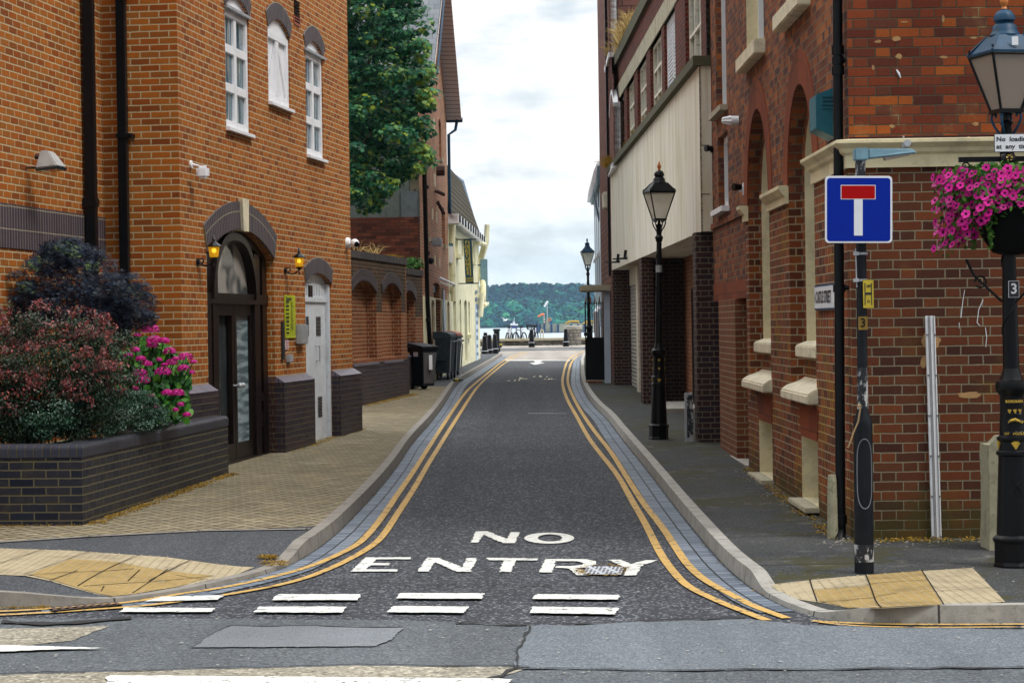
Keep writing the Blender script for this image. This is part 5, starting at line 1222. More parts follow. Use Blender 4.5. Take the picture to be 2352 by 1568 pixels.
# rear wing with recessed entrance
bw = [[(.0 + 2.4, 4.62), (3.75, 4.62), (3.75, 7.4), (2.4, 7.4)], [(2.35, 3.35), (3.65, 3.35), (3.65, 4.30), (2.35, 4.30)]]
bm = BM(); WB.wall(bm, [(0, 2.19), (WB.L, 2.19), (WB.L, 10), (0, 10)], bw, .14); bm.normal_update(); build('wing_wall', bm, MAT['sbrick'], rb)
bm = BM(); WB.box(bm, .0, WB.L, 2.17, 2.39, -.3, .006); build('soldier_lintel', bm, MAT['terra'], rb)
bm = BM(); WB.box(bm, .0, WB.L, 3.14, 3.21, -.02, .03); build('string_course', bm, MAT['sbrick'], rb)
for hh in bw:
    a, b, z0, z1_ = hh[0][0], hh[1][0], hh[0][1], hh[2][1]
    bm = BM(); bars(WB, bm, a, b, z0, z1_, [(a + b) / 2], [], -.14, -.08, .06, .09); w = build('window_frame', bm, MAT['white'], rb)
    bm = BM(); WB.box(bm, a, b, z0, z1_, -.17, -.145); build('pane', bm, MAT['glass'], w)
    bm = BM(); WB.box(bm, a - .1, b + .1, z0 - .07, z0 - .002, -.1, .1); build('window_sill', bm, MAT['lint'] if z0 > 4 else MAT['white'], rb)
bm = BM(); box(bm, 2.71, 3.25, 26.4, 28.5, -.05, 2.168); build('brick_pier', bm, MAT['bbrick'], rb)
bm = BM(); box(bm, 3.25, 3.3, 25.0, 29.5, -.05, 2.17); build('recess_wall', bm, MAT['bbrick'], rb)
bm = BM(); box(bm, 2.78, 2.84, 28.9, 29.0, .2, 2.15); build('door_post', bm, MAT['white'], rb)
bm = BM(); box(bm, 2.86, 3.24, 28.92, 28.97, .2, 2.15); build('door', bm, MAT['binbl'], rb)
bm = BM(); box(bm, 2.66, 3.2, 25.1, 29.3, .0, .235); build('door_threshold', bm, MAT['whiteb'], rb, bevel=.02)
# corner downpipe
cx = lambda y: (at(1928 + (y - 745) * .006, y, 17.42))
bm = BM(); a, b = cx(1200), cx(-80); tube(bm, [a, b], .040, 14)
for y in (116, 162, 1192): 
    p = cx(y); tube(bm, [p - Vector((0, 0, .035)), p + Vector((0, 0, .035))], .052, 14)
p = cx(1200); tube(bm, [p, p - Vector((0, 0, .07)), p - Vector((.03, .10, .16))], [.042, .045, .045], 12)
for y in (140, 662):
    p = cx(y); tube(bm, [p - Vector((0, 0, .03)), p + Vector((0, 0, .03))], .05, 14); tube(bm, [p, p + Vector((.12, .0, .01))], .02, 8)
build('downpipe', bm, MAT['black'], rb, smooth=True)
# ================================================================ CONCRETE FASCIA BUILDING
fb = thing('concrete_fascia_building', (2.59, 29.5, .2), 'long workshop with streaked concrete fascia over purple brick piers and a row of windows above', 'building')
WL = Wall((2.59, 29.5), (2.34, 50.5)); WU = Wall((2.69, 29.5), (2.44, 50.5))
ZS0, ZS1 = 3.12, 5.36
bm = BM(); WL.box(bm, 0, WL.L, ZS0, ZS1, -2.5, 0); build('concrete_fascia', bm, MAT['slabc'], fb)
bm = BM(); WL.box(bm, .0, .006, ZS0, ZS1, -.02, .004); WL.box(bm, -.004, -.0, 4.28, 4.29, -.12, .0); WL.box(bm, -.004, -.0, 3.62, 3.63, -.12, .0); build('panel_joint', bm, MAT['mossy'], fb)
bm = BM(); WL.box(bm, -.05, WL.L, ZS1 + .001, ZS1 + .13, -.3, .09); build('mossy_coping', bm, MAT['mossy'], fb)
def fu(x, y): return WU.u(*ZF(x, y))
WN = [(297, 345, 930), (362, 415, 820), (437, 500, 700), (525, 605, 540), (622, 700, 380), (768, 880, 230)]
ws_ = [(fu(b, y), fu(a, y)) for a, b, y in WN]
zw0, zw1 = ZS1 + .13, 6.86
hh = [[(a, zw0), (b, zw0), (b, zw1), (a, zw1)] for a, b in ws_]
hh[-1] = [(hh[-1][0][0], zw0), (hh[-1][1][0], zw0), (hh[-1][1][0], 7.4), (hh[-1][0][0], 7.4)]
bm = BM(); WU.wall(bm, [(-.02, ZS1), (WU.L, ZS1), (WU.L, 7.66), (-.02, 7.66)], hh, .16); bm.normal_update()
MAT['fbrick'] = brick('dark_red_workshop_brick', [(.10, .022, .016), (.17, .032, .020), (.075, .02, .02)], (.20, .17, .13), mw=.011, stain=.4)
build('window_wall', bm, MAT['fbrick'], fb)
e1 = ws_[-1][1] + .25
bm = BM(); WU.box(bm, e1, WU.L, zw1, 7.2, -.15, .02)
for k in range(7): 
    q = e1 + (WU.L - e1) * k / 7; WU.box(bm, q, q + .02, zw1 + .003, 7.197, .018, .024)
build('concrete_lintel', bm, MAT['lint'], fb)
bm = BM(); WU.box(bm, e1 - .2, WU.L, 7.66, 7.92, -.35, .07); build('mossy_parapet', bm, MAT['mossy'], fb)
bm = BM(); WU.box(bm, -.02, e1 - .2, 7.66, 10, -.3, .0); build('brick_tower', bm, MAT['fbrick'], fb)
bm = BM(); box(bm, 2.9, 8, 29.6, 50.4, 7.0, 7.1); build('flat_roof', bm, MAT['mossy'], fb)
for i, (a, b) in enumerate(ws_):
    top = zw1 if i < 5 else 7.4
    bm = BM()
    if i == 4:
        bars(WU, bm, a, b, zw0, top, [(a + b) / 2], [], -.12, -.05, .05, .06); w = build('window_frame', bm, MAT['white'], fb)
        bm = BM(); k = 0
        z = zw0 + .05
        while z < top - .05:
            for s0, s1 in ((a + .06, (a + b) / 2 - .025), ((a + b) / 2 + .025, b - .06)):
                hexa(bm, [WU.P(s0, z, -.11), WU.P(s1, z, -.11), WU.P(s1, z - .02, -.06), WU.P(s0, z - .02, -.06), WU.P(s0, z + .03, -.11), WU.P(s1, z + .03, -.11), WU.P(s1, z + .005, -.06), WU.P(s0, z + .005, -.06)])
            z += .062
        build('louvre_slats', bm, MAT['white'], w); bm = BM(); WU.box(bm, a, b, zw0, top, -.15, -.13); build('vent_back', bm, MAT['rubber'], w); continue
    bars(WU, bm, a, b, zw0, top, [a + (b - a) / 3, a + (b - a) * 2 / 3], [zw0 + (top - zw0) * .33, zw0 + (top - zw0) * .66], -.13, -.06, .045, .06)
    w = build('window_frame', bm, MAT['creamf'], fb); bm = BM(); WU.box(bm, a, b, zw0, top, -.16, -.11); build('pane', bm, MAT['glassc'], w)
def bx(nm, mt, *a, par=fb, **k): bm = BM(); box(bm, *a); return build(nm, bm, MAT[mt], par, **k)
bx('brick_pier', 'purple', 2.52, 3.4, 29.7, 30.18, -.05, 3.118)
bx('brick_pier', 'purple', 2.46, 2.68, 41.0, 41.8, -.05, 3.118)
bx('cross_wall', 'purple', 2.68, 3.4, 41.75, 42.0, -.05, 3.118)
bx('recess_wall', 'bbrick', 3.3, 3.4, 30.18, 41.75, -.05, 3.118)
bx('brick_pier', 'purple', 2.36, 2.78, 50.4, 50.95, -.05, 3.118)
bx('roller_shutter', 'shut', 2.76, 2.80, 46.9, 50.4, .3, 2.75); bx('shutter_box', 'creamf', 2.74, 2.80, 46.9, 50.4, 2.75, 3.118)
bx('shutter_jamb', 'creamf', 2.68, 2.80, 46.2, 46.9, .2, 3.118); bx('back_wall', 'bbrick', 2.8, 2.85, 42.0, 46.2, 0, 3.118)
bx('recess_door', 'brownf', 3.27, 3.299, 37.5, 39.6, .2, 2.5)
bx('ramp_threshold', 'whiteb', 2.62, 3.3, 37.5, 41.0, .25, .41)
bm = BM()
for d_ in (47.5, 45.0):
    p = WL.P(d_ - 29.5, ZS0 + .1, 0); tube(bm, [p, p + WL.n * .30], .016, 6); tube(bm, [p + WL.n * .05 + Vector((0, 0, .0)), p + WL.n * .03 + Vector((0, 0, .18))], .035, 6); tube(bm, [p + Vector((0, -.2, .02)), p + WL.n * .25], .012, 6)
build('light_bracket', bm, MAT['black'], fb)
# tower block behind
tb = thing('brick_tower_block', (2.34, 50.96, .4), 'taller pale brown brick block rising behind the workshop roof', 'building')
WT = Wall((2.345, 50.97), (2.445, 59.0)); WTf = Wall((2.345, 50.97), (8.0, 50.97))
def wt(x, y): return WT.uz(*ZF(x, y))
hs = []
for (x0, x1, yb, yt) in ((218, 247, 420, -60), (234, 263, 1190, 800)):
    u0, u1 = wt(x0, 400)[0], wt(x1, 400)[0]; a_, b_ = min(u0, u1), max(u0, u1); hs.append(archhole(a_, b_, wt((x0 + x1) / 2, yb)[1], wt((x0 + x1) / 2, yt)[1], .4, 8))
bm = BM(); WT.wall(bm, [(0, 0), (WT.L, 0), (WT.L, 14), (0, 14)], hs, .2); WTf.wall(bm, [(0, 7.0), (WTf.L, 7.0), (WTf.L, 14), (0, 14)], [], 0)
face(bm, [(2.445, 59, 0), (8, 59, 0), (8, 59, 14), (2.445, 59, 14)]); face(bm, [(2.345, 50.97, 14), (8, 50.97, 14), (8, 59, 14), (2.445, 59, 14)])
bm.normal_update(); build('wall', bm, MAT['pbrick'], tb)
for h in hs:
    us = [p[0] for p in h]; zs = [p[1] for p in h]
    bm = BM(); WT.prism(bm, h, -.2, -.15); w = build('window_pane', bm, MAT['glass'], tb)
    bm = BM(); ring(bm, WT, min(us), max(us), max(zs) - .4, .4, .10, -.1, .006, 8); build('window_hood', bm, MAT['white'], tb, uv=False)
    bm = BM(); WT.box(bm, min(us), max(us), max(zs) - 1.6, max(zs) - 1.5, -.15, -.05); WT.box(bm, min(us), min(us) + .12, min(zs), max(zs) - .3, -.15, -.02); WT.box(bm, max(us) - .12, max(us), min(zs), max(zs) - .3, -.15, -.02); build('window_frame', bm, MAT['white'], w)
    bm = BM(); WT.box(bm, min(us) - .1, max(us) + .1, min(zs) - .12, min(zs) - .002, -.1, .05); build('window_sill', bm, MAT['white'], tb)
bm = BM(); WT.box(bm, .08, .16, 3, 14, 0, .06); build('downpipe', bm, MAT['black'], tb)
bm = BM(); q = WT.uz(*ZF(238, 1400)); WT.box(bm, q[0] - .3, q[0] + .35, q[1] - .2, q[1] + .2, 0, .16); t = thing('wall_light', WT.P(*q), 'small yellowed bulkhead box on the tall brown block', 'wall light'); build('housing', bm, MAT['creamf'], t, bevel=.03)
# quayside pub front
qb = thing('white_blue_quayside_house', (2.52, 60, .5), 'blue and white rendered house with a ribbed canopy beyond the brown block', 'building')
WQ = Wall((2.52, 59.6), (2.72, 70.0))
bm = BM(); WQ.box(bm, 0, WQ.L, 0, 6.1, -4, 0); build('wall', bm, MAT['bgrey'], qb)
bm = BM()
for k in range(4): WQ.box(bm, .8 + k * 2.6, 1.9 + k * 2.6, .4, 5.7, 0, .04)
build('white_panel', bm, MAT['bwhite'], qb)
for k in range(3):
    for z in (1.4, 3.9):
        bm = BM(); WQ.box(bm, 2.1 + k * 2.6, 3.1 + k * 2.6, z, z + 1.3, 0, .03); w = build('window_pane', bm, MAT['glass'], qb)
        bm = BM(); WQ.box(bm, 2.05 + k * 2.6, 3.15 + k * 2.6, z - .12, z - .02, 0, .12); build('window_sill', bm, MAT['white'], w)
bm = BM()
for k in range(14):
    q0 = .3 + k * .74; tube(bm, [WQ.P(q0, 6.25, 0), WQ.P(q0, 6.25, .06), WQ.P(q0, 6.05, .14), WQ.P(q0, 5.75, .17)], .09, 6)
build('canopy_rib', bm, MAT['white'], qb, smooth=True)
bm = BM(); WQ.box(bm, 0, WQ.L, 5.7, 6.2, 0, .12); build('canopy', bm, MAT['head'], qb)
bm = BM(); hexa(bm, [WQ.P(3, 4.6, 0), WQ.P(3.4, 4.6, 0), WQ.P(3.4, 5.6, .17), WQ.P(3, 5.6, .17), WQ.P(3, 4.9, 0), WQ.P(3.4, 4.9, 0), WQ.P(3.4, 5.75, .17), WQ.P(3, 5.75, .17)]); build('canopy_bracket', bm, MAT['bgrey'], qb)
bm = BM(); tube(bm, [WQ.P(1, 2.3, .0), WQ.P(1, 2.3, .12), WQ.P(.6, 2.2, .2), WQ.P(.5, .5, .12)], .08, 8); build('waste_pipe', bm, MAT['white'], qb)
# gate with canopy and post
gd = 52.0; s_ = 5000 / gd
gt_ = thing('entrance_canopy', (2.2, gd, .4), 'flat pale concrete canopy on a white post beside the black gate', 'canopy')
bx('canopy_slab', 'lint', 1.66, 2.36, gd - .6, gd + 1.2, 2.66, 2.80, par=gt_, bevel=.015); bx('support_post', 'bwhite', 2.20, 2.335, gd - .4, gd + .2, .3, 2.659, par=gt_)
g = thing('iron_gate', (1.75, gd, .4), 'black iron gate with spear topped bars and a solid ribbed lower half', 'gate')
bm = BM(); z0, z1g = .55, 1.56; box(bm, 1.76, 2.20, gd, gd + .02, z0, z1g)
for k in range(10): box(bm, 1.77 + k * .043, 1.79 + k * .043, gd - .015, gd, z0, z1g)
build('lower_panel', bm, MAT['black'], g)
bm = BM()
for k in range(9): x = 1.76 + k * .054; tube(bm, [(x, gd, z1g), (x, gd, 2.42)], .009, 6)
box(bm, 1.75, 2.2, gd - .012, gd + .012, 2.36, 2.38); box(bm, 1.745, 1.775, gd - .02, gd + .02, z0, 2.42); build('bars', bm, MAT['black'], g)
bm = BM()
for k in range(0, 9, 2): x = 1.76 + k * .054 + .02; lathe(bm, [(.008, 2.38), (.02, 2.45), (.003, 2.54)], (x, gd, 0), 6)
build('spear_tip', bm, MAT['copper'], g)
bm = BM(); box(bm, 1.72, 1.80, gd - .05, gd + .05, 1.60, 1.68); build('latch_box', bm, MAT['black'], g)
st = thing('brick_step', (1.9, gd, .4), 'low stained brick step under the black iron gate', 'step'); bx('step_block', 'wbrick', 1.76, 2.15, gd - .05, gd + .4, .35, .53, par=st)
# ---------------------------------------------------------------- small things on the right walls
def txt(par, name, s, size, O, X, Y, N, mat, al='CENTER', sx=1, bold=0, d=.0015):
    bm = BM(); textfaces(bm, s, size, O, X, Y, d, N, al, sx, bold); return build(name, bm, MAT[mat], par)
t = thing('street_name_sign', (2.69, 18.6, 2.1), 'white CASTLE STREET name plate on the side wall behind the black downpipe', 'street sign')
bm = BM(); box(bm, 2.672, 2.696, 17.95, 19.19, 1.985, 2.20); build('plate_edge', bm, MAT['binbl'], t)
bm = BM(); box(bm, 2.668, 2.671, 17.97, 19.17, 2.0, 2.185); build('sign_plate', bm, MAT['signw'], t)
txt(t, 'lettering', 'CASTLE STREET', .14, (2.667, 19.06, 2.09), (0, -1, 0), (0, 0, 1), (-1, 0, 0), 'ink', 'LEFT', .92, .004)
bm = BM(); face(bm, [(2.6655, 19.14, 2.09), (2.6655, 19.10, 2.15), (2.6655, 19.10, 2.03)]); build('arrow_mark', bm, MAT['ink'], t)
t = thing('alarm_box', (2.6, 18.2, 3.6), 'teal louvred metal box on the side wall behind the black downpipe', 'alarm box')
bm = BM(); hexa(bm, [(2.54, 18.0, 3.48), (2.70, 18.0, 3.40), (2.70, 18.4, 3.40), (2.54, 18.4, 3.48), (2.54, 18.0, 3.76), (2.70, 18.0, 3.82), (2.70, 18.4, 3.82), (2.54, 18.4, 3.76)]); build('housing', bm, MAT['teal'], t, bevel=.006)
bm = BM()
for k in range(4): box(bm, 2.59, 2.69, 17.985, 17.999, 3.64 + k * .032, 3.655 + k * .032)
build('louvre', bm, MAT['teal'], t, bevel=.003)
t = thing('vent_cowl', (2.6, 26, 4.3), 'white slatted vent cowl sticking out of the brick wall above the black lamp', 'vent')
p = at(1696, 277, 26.0); bm = BM(); tube(bm, [p, p - Vector((.09, 0, 0))], .055, 14); build('vent_pipe', bm, MAT['white'], t, smooth=True)
bm = BM(); lathe(bm, [(.062, .0), (.04, .10), (.02, .11)], (0, 0, 0), 14, Matrix.Translation(p - Vector((.09, 0, 0))) @ Matrix.Rotation(-PI / 2, 4, 'Y'), .25); build('vent_cap', bm, MAT['white'], t)
for (x, y, D, lb_, wp) in ((1640, 345, 29.3, 'black spotlight on the end of the concrete fascia', 0), (1707, 434, 25.3, 'black spotlight with a white back plate at the arched wall', 1)):
    p = at(x, y, D); t = thing('wall_spotlight', tuple(p), lb_, 'spotlight')
    bm = BM(); tube(bm, [p, p - Vector((.05, 0, 0))], .035, 10); box(bm, p.x - .005, p.x + .02, p.y - .05, p.y + .05, p.z - .07, p.z + .07); build('mount', bm, MAT['white' if wp else 'black'], t)
    bm = BM(); tube(bm, [p - Vector((.03, .02, -.02)), p - Vector((.12, .06, -.02))], [.035, .045], 12); build('lamp_body', bm, MAT['black'], t)
t = thing('cable_trunking', (3.3, 17.2, .2), 'tall grey metal cable trunking strip fixed to the red brick front wall', 'trunking')
bm = BM(); a0, z1t = WR.uz(*ZI(1255, 648), .02); a1 = WR.uz(*ZI(1315, 648), .02)[0]; zb = .13
hexa(bm, [WR.P(a0 + .03, zb, .0), WR.P(a1 + .03, zb, .0), WR.P(a1 + .03, zb, .035), WR.P(a0 + .03, zb, .035), WR.P(a0, z1t, .0), WR.P(a1, z1t, .0), WR.P(a1, z1t, .035), WR.P(a0, z1t, .035)]); build('channel', bm, plain('pale_grey_steel', (.80, .81, .83), .55, 0, var=.12, scale=9), t, bevel=.004)
bm = BM()
for q in (.25, .42, .8): 
    o_ = a0 + (a1 - a0) * q; hexa(bm, [WR.P(o_ + .03, zb, .03), WR.P(o_ + .034, zb, .03), WR.P(o_ + .034, zb, .042), WR.P(o_ + .03, zb, .042), WR.P(o_, z1t, .03), WR.P(o_ + .004, z1t, .03), WR.P(o_ + .004, z1t, .042), WR.P(o_, z1t, .042)])
for k in range(6):
    z = z1t - .15 - k * .32; f_ = .03 * (z1t - z) / (z1t - zb)
    for q in (.1, .92): WR.box(bm, a0 + (a1 - a0) * q + f_ - .006, a0 + (a1 - a0) * q + f_ + .006, z - .006, z + .006, .03, .045)
build('ridge_and_screw', bm, plain('dark_screw', (.16, .15, .16), .5), t)
t = thing('pipe_clip', tuple(at(*ZH(1432, 990), 17.2)), 'small metal pipe clip on the cornice of the red brick front', 'clip')
p = at(*ZH(1432, 990), 17.2); bm = BM(); box(bm, p.x - .03, p.x + .03, p.y - .02, p.y + .02, p.z - .045, p.z - .0); tube(bm, [p + Vector((.01, -.03, -.01)), p + Vector((.01, .02, -.01))], .03, 8); box(bm, p.x - .02, p.x - .01, p.y - .01, p.y + .01, p.z, p.z + .05); build('clip', bm, MAT['galv'], t)
# plaster scars on the front wall as thin irregular mortar patches
bm = BM()
for (x, y, rx, ry) in ((1570, 340, 0, 0),): pass
def scar(conv, x, y, rx, ry):
    u0, z0 = WR.uz(*conv(x, y)); u1 = WR.uz(*conv(x + rx, y))[0]; a = u1 - u0; b = abs(WR.uz(*conv(x, y + ry))[1] - z0)
    pts = [(u0 + a * math.cos(t) * U(.6, 1.1), z0 + b * math.sin(t) * U(.6, 1.1)) for t in [i * 2 * PI / 12 for i in range(12)]]
    WR.prism(bm, pts, -.01, .0025)
for q in ((ZH, 1365, 270, 35, 22), (ZH, 1385, 395, 28, 25), (ZH, 1240, 290, 30, 12), (ZH, 1695, 135, 12, 30), (ZH, 1340, 880, 22, 16), (ZH, 1870, 965, 14, 20), (ZH, 1700, 400, 30, 12), (ZH, 1920, 865, 25, 14), (ZH, 1420, 155, 35, 6),
          (ZI, 1275, 800, 45, 55), (ZI, 1310, 805, 55, 45), (ZI, 1245, 935, 25, 45), (ZI, 1530, 1145, 95, 25), (ZH, 1905, 265, 25, 10), (ZH, 1205, 470, 12, 20)): scar(*q)
wb = BM()
for pts in (((1502, 485), (1490, 560), (1478, 660)), ((1618, 545), (1590, 610), (1580, 690), (1600, 712)), ((1632, 720), (1640, 780), (1634, 845)), ((1468, 690), (1468, 728))):
    q = [WR.P(*WR.uz(*ZI(x, y)), .004) for x, y in pts]; tube(wb, q, [U(.0015, .004) for _ in q], 5)
q = [WR.P(*WR.uz(*ZH(x, y)), .004) for x, y in ((1368, 487), (1385, 515), (1398, 545))]; tube(wb, q, [.006, .010, .003], 6)
wt_ = thing('paint_drip', tuple(WR.P(.8, 2.0)), 'thin white paint drips running down the red brick front wall', 'paint drip'); build('drip', wb, MAT['signw'], wt_)
t = thing('plaster_scar', (3.5, 17.25, 1.5), 'scattered tan mortar scars on the red brick front wall', 'mortar patch'); build('mortar_patch', bm, stone('tan_mortar', (.38, .22, .09), sc_=12), t)
# concrete stubs and posts
def hit3(x, y, hf=hp): a = hit(x, y, hf); return Vector((a[0], a[1], gz(a[1]) + hf(*a)))
p = hit3(1913, 1236); t = thing('concrete_post', tuple(p), 'slim broken concrete post against the wall left of the downpipe foot', 'post')
bm = BM(); lathe(bm, [(.044, 0), (.040, .30), (.036, .46), (.030, .51), (.012, .50)], p, 12); build('post', bm, MAT['conc'], t)
bm = BM(); x0 = (2257 - 1176) * 16.5 / 5000; box(bm, x0, x0 + .34, 16.35, 16.65, .05, 1.0); bmesh.ops.subdivide_edges(bm, edges=bm.edges[:], cuts=5, use_grid_fill=True)
for v in bm.verts:
    k = noise.noise(v.co * 5) * .02; v.co += Vector((k, k * .6, 0)); 
    if v.co.z > .95 and v.co.x < x0 + .06: v.co.z -= .06
t = thing('concrete_block_bollard', (x0 + .17, 16.5, .15), 'thick pitted concrete bollard block behind the right lamp post', 'bollard'); build('block', bm, MAT['conc'], t, smooth=True, bevel=0)
p = hit3(1583, 1014); t = thing('metal_post', tuple(p), 'short square post with flaking black paint behind the middle lamp', 'post')
bm = BM(); box(bm, p.x - .055, p.x + .055, p.y - .05, p.y + .05, p.z - .02, p.z + .67); build('post', bm, MAT['galv'], t, bevel=.006)
bm = BM(); box(bm, p.x - .03, p.x + .052, p.y - .052, p.y - .049, p.z + .06, p.z + .64); build('paint_remnant', bm, MAT['chip'], t)
# ================================================================ VICTORIAN STREET LAMPS
def make_lamp(loc, label, lean=(0, 0), rz=0.3, roof='black', glass='lglass', S=1.0, town=False, simple=False):
    M = Matrix.Rotation(lean[0], 4, 'Y') @ Matrix.Scale(S, 4)
    t = thing('street_lamp', loc, label, 'street lamp', 'victorian street lamps')
    T = Matrix.Translation(loc) @ M
    bm = BM(); lathe(bm, [(.145, -.03), (.145, .02), (.138, .03), (.138, .17), (.150, .18), (.150, .20), (.125, .22)], (0, 0, 0), 8, T); build('base', bm, MAT['black'], t, bevel=.004)
    bm = BM(); lathe(bm, [(.120, .21), (.108, .50), (.098, .73), (.098, .76), (.112, .77), (.112, .79), (.095, .80), (.092, .86), (.106, .87), (.106, .89), (.088, .90), (.082, 1.05), (.080, 1.16), (.084, 1.18), (.104, 1.20), (.112, 1.235), (.104, 1.27), (.082, 1.28), (.070, 1.31), (.056, 1.36)], (0, 0, 0), 24, T)
    build('pedestal', bm, MAT['black'], t, smooth=True)
    bm = BM(); lathe(bm, [(.056, 1.355), (.054, 1.6), (.048, 2.0), (.041, 2.5), (.036, 2.80), (.046, 2.81), (.050, 2.84), (.062, 2.86), (.050, 2.885), (.036, 2.90), (.040, 2.95), (.034, 3.02), (.046, 3.04), (.022, 3.06), (.018, 3.13)], (0, 0, 0), 18, T)
    sp = BM()
    tube(bm, [Vector(((.057 - .0145 * (k / 60)) * math.cos(k * .30), (.057 - .0145 * (k / 60)) * math.sin(k * .30), 1.40 + k * .0225)) for k in range(62)], .006, 5, M=T)
    sp.free(); build('column', bm, MAT['black'], t, smooth=True)
    bm = BM()
    for a in [i * PI / 2 + rz + PI / 4 for i in range(4)]:
        c, s = math.cos(a), math.sin(a)
        pts = [(.028, 2.93), (.05, 2.97), (.085, 3.02), (.105, 3.07), (.098, 3.105), (.075, 3.10), (.072, 3.08)]
        tube(bm, [Vector((r * c, r * s, z)) for r, z in pts], .009, 6, M=T)
    build('cradle', bm, MAT[roof], t, smooth=True)
    Rz = Matrix.Rotation(rz, 4, 'Z'); TT = T @ Rz; z0, z1 = 3.12, 3.50; w0, w1 = .075, .180; bm = BM(); frust(bm, w0 + .012, z0 - .015, w0 + .012, z0 + .012, M=TT)
    for a, b in ((-1, -1), (1, -1), (1, 1), (-1, 1)):
        tube(bm, [Vector((a * w0, b * w0, z0)), Vector((a * w1, b * w1, z1))], .010, 6, M=TT)
    for a, b in ((-1, -1), (1, -1), (1, 1), (-1, 1)):
        c_, d_ = -b, a
        tube(bm, [Vector((a * w1, b * w1, z1)), Vector((c_ * w1, d_ * w1, z1))], .011, 6, M=TT); tube(bm, [Vector((a * w1, b * w1, z1 + .02)), Vector((a * w1, b * w1, z1 + .055))], .008, 5, M=TT)
    build('lantern_frame', bm, MAT['black'], t)
    for k in range(4):
        Q = TT @ Matrix.Rotation(k * PI / 2, 4, 'Z'); bm = BM()
        hexa(bm, [Q @ Vector(q) for q in ((-w0, -w0 + .004, z0), (w0, -w0 + .004, z0), (w0, -w0 + .007, z0), (-w0, -w0 + .007, z0), (-w1, -w1 + .004, z1), (w1, -w1 + .004, z1), (w1, -w1 + .007, z1), (-w1, -w1 + .007, z1))])
        build('lantern_pane', bm, MAT[glass], t)
    bm = BM(); frust(bm, w1 + .012, z1 + .005, w1 + .012, z1 + .02, M=TT); frust(bm, w1, z1 + .02, .096, 3.635, M=TT)
    lathe(bm, [(.100, 3.60), (.106, 3.64), (.096, 3.655), (.086, 3.67), (.082, 3.70), (.060, 3.72), (.066, 3.735), (.074, 3.74), (.070, 3.775), (.050, 3.805), (.022, 3.815)], (0, 0, 0), 20, T)
    for a, b in ((-1, -1), (1, -1), (1, 1), (-1, 1)): tube(bm, [Vector((a * (w1 + .01), b * (w1 + .01), z1 + .02)), Vector((a * .09, b * .09, 3.64))], .008, 5, M=TT)
    build('lantern_roof', bm, MAT[roof], t, smooth=True)
    bm = BM(); lathe(bm, [(.014, 3.81), (.022, 3.82), (.016, 3.835), (.028, 3.86), (.030, 3.875), (.016, 3.91), (.003, 3.95)], (0, 0, 0), 14, T); build('finial', bm, MAT['copper' if not simple else 'black'], t, smooth=True)
    bm = BM(); lathe(bm, [(.012, z1), (.014, z1 - .08), (.03, z1 - .09), (.03, z1 - .13), (.01, z1 - .15)], (0, 0, 0), 10, T); build('lamp_holder', bm, MAT['white'], t)
    bm = BM()
    for a in [i * PI / 2 for i in range(4)]:
        for z, rr, sz in ((.83, .095, .035), (1.0, .088, .022), (1.12, .086, .022)):
            c = Vector((rr * math.cos(a - PI / 2), rr * math.sin(a - PI / 2), z))
            if simple or (town and z > .9): continue
            for k in range(5):
                an = (k - 2) * .38; q = c + Vector((-math.sin(a - PI / 2) * math.sin(an) * sz, math.cos(a - PI / 2) * math.sin(an) * sz, math.cos(an) * sz))
                tube(bm, [c + Vector((0, 0, -sz * .6)), q], [.004, .009], 5, M=T)
    if not simple: build('gold_shell', bm, MAT['gold'], t)
    else: bm.free()
    if town:
        f = lambda x, z, e=.006: T @ Vector((x, -math.sqrt(max(0, .088 ** 2 - x * x)) - e, z))
        X = (T.to_3x3() @ Vector((1, 0, 0))).normalized(); Zv = (T.to_3x3() @ Vector((0, 0, 1))).normalized()
        bm = BM()
        for wds, z in (('BOROUGH', 1.135), ('OF POOLE', .915)):
            for i, ch in enumerate(wds):
                x = (i - (len(wds) - 1) / 2) * .0185
                a = x / .088; P0 = T @ Vector((.089 * math.sin(a), -.089 * math.cos(a), z)); textfaces(bm, ch, .026, P0, (math.cos(a), math.sin(a), 0), (0, 0, 1), .001, (math.sin(a), -math.cos(a), 0), 'CENTER', 1, .0012)
        build('gold_lettering', bm, MAT['gold'], t)
        bm = BM()
        for x in (-.035, 0, .035):
            for k in range(4): tube(bm, [f(x, 1.055), f(x + (k - 1.5) * .006, 1.08)], [.003, .006], 5)
        tube(bm, [f(-.045, .99), f(-.03, 1.005), f(0, 1.012), f(.03, 1.0), f(.05, .985)], [.003, .009, .012, .008, .003], 8)
        tube(bm, [f(.05, .985), f(.058, 1.0)], [.003, .007], 5); build('gold_emblem', bm, MAT['gold'], t)
        bm = BM()
        for z in (1.08, 1.03, .955): tube(bm, [f(-.06 + k * .012, z + .005 * math.sin(k * 1.5) - .03, .002) for k in range(11)], .003, 5)
        for sx in (-1, 1): tube(bm, [f(.03 * sx * math.sin(k * .9), .35 + k * .03, .018) for k in range(10)], .006, 5)
        build('relief_scroll', bm, MAT['black'], t)
    return t, T
pm = hit3(1513, 1008); p2 = hit3(2331, 1300)
q = p2
lamp2, T2 = make_lamp(tuple(p2), 'nearest lamp post, with blue lantern roof, hanging flowers and gold crest', lean=(-.006, 0), rz=.24, roof='bluegl', glass='lglassb', S=(4.03 / 3.93), town=True)
lampm, Tm = make_lamp(tuple(pm), 'black lamp post with copper finial standing midway up the right pavement', lean=(.016, 0), rz=.22, S=.985)
pf = Vector((2.36, 66.0, gz(66) + .1))
lampf, Tf = make_lamp(tuple(pf), 'most distant lamp post, behind the black gate near the quay', lean=(-.01, 0), rz=.1, roof='bluegl', S=1.0, simple=True)
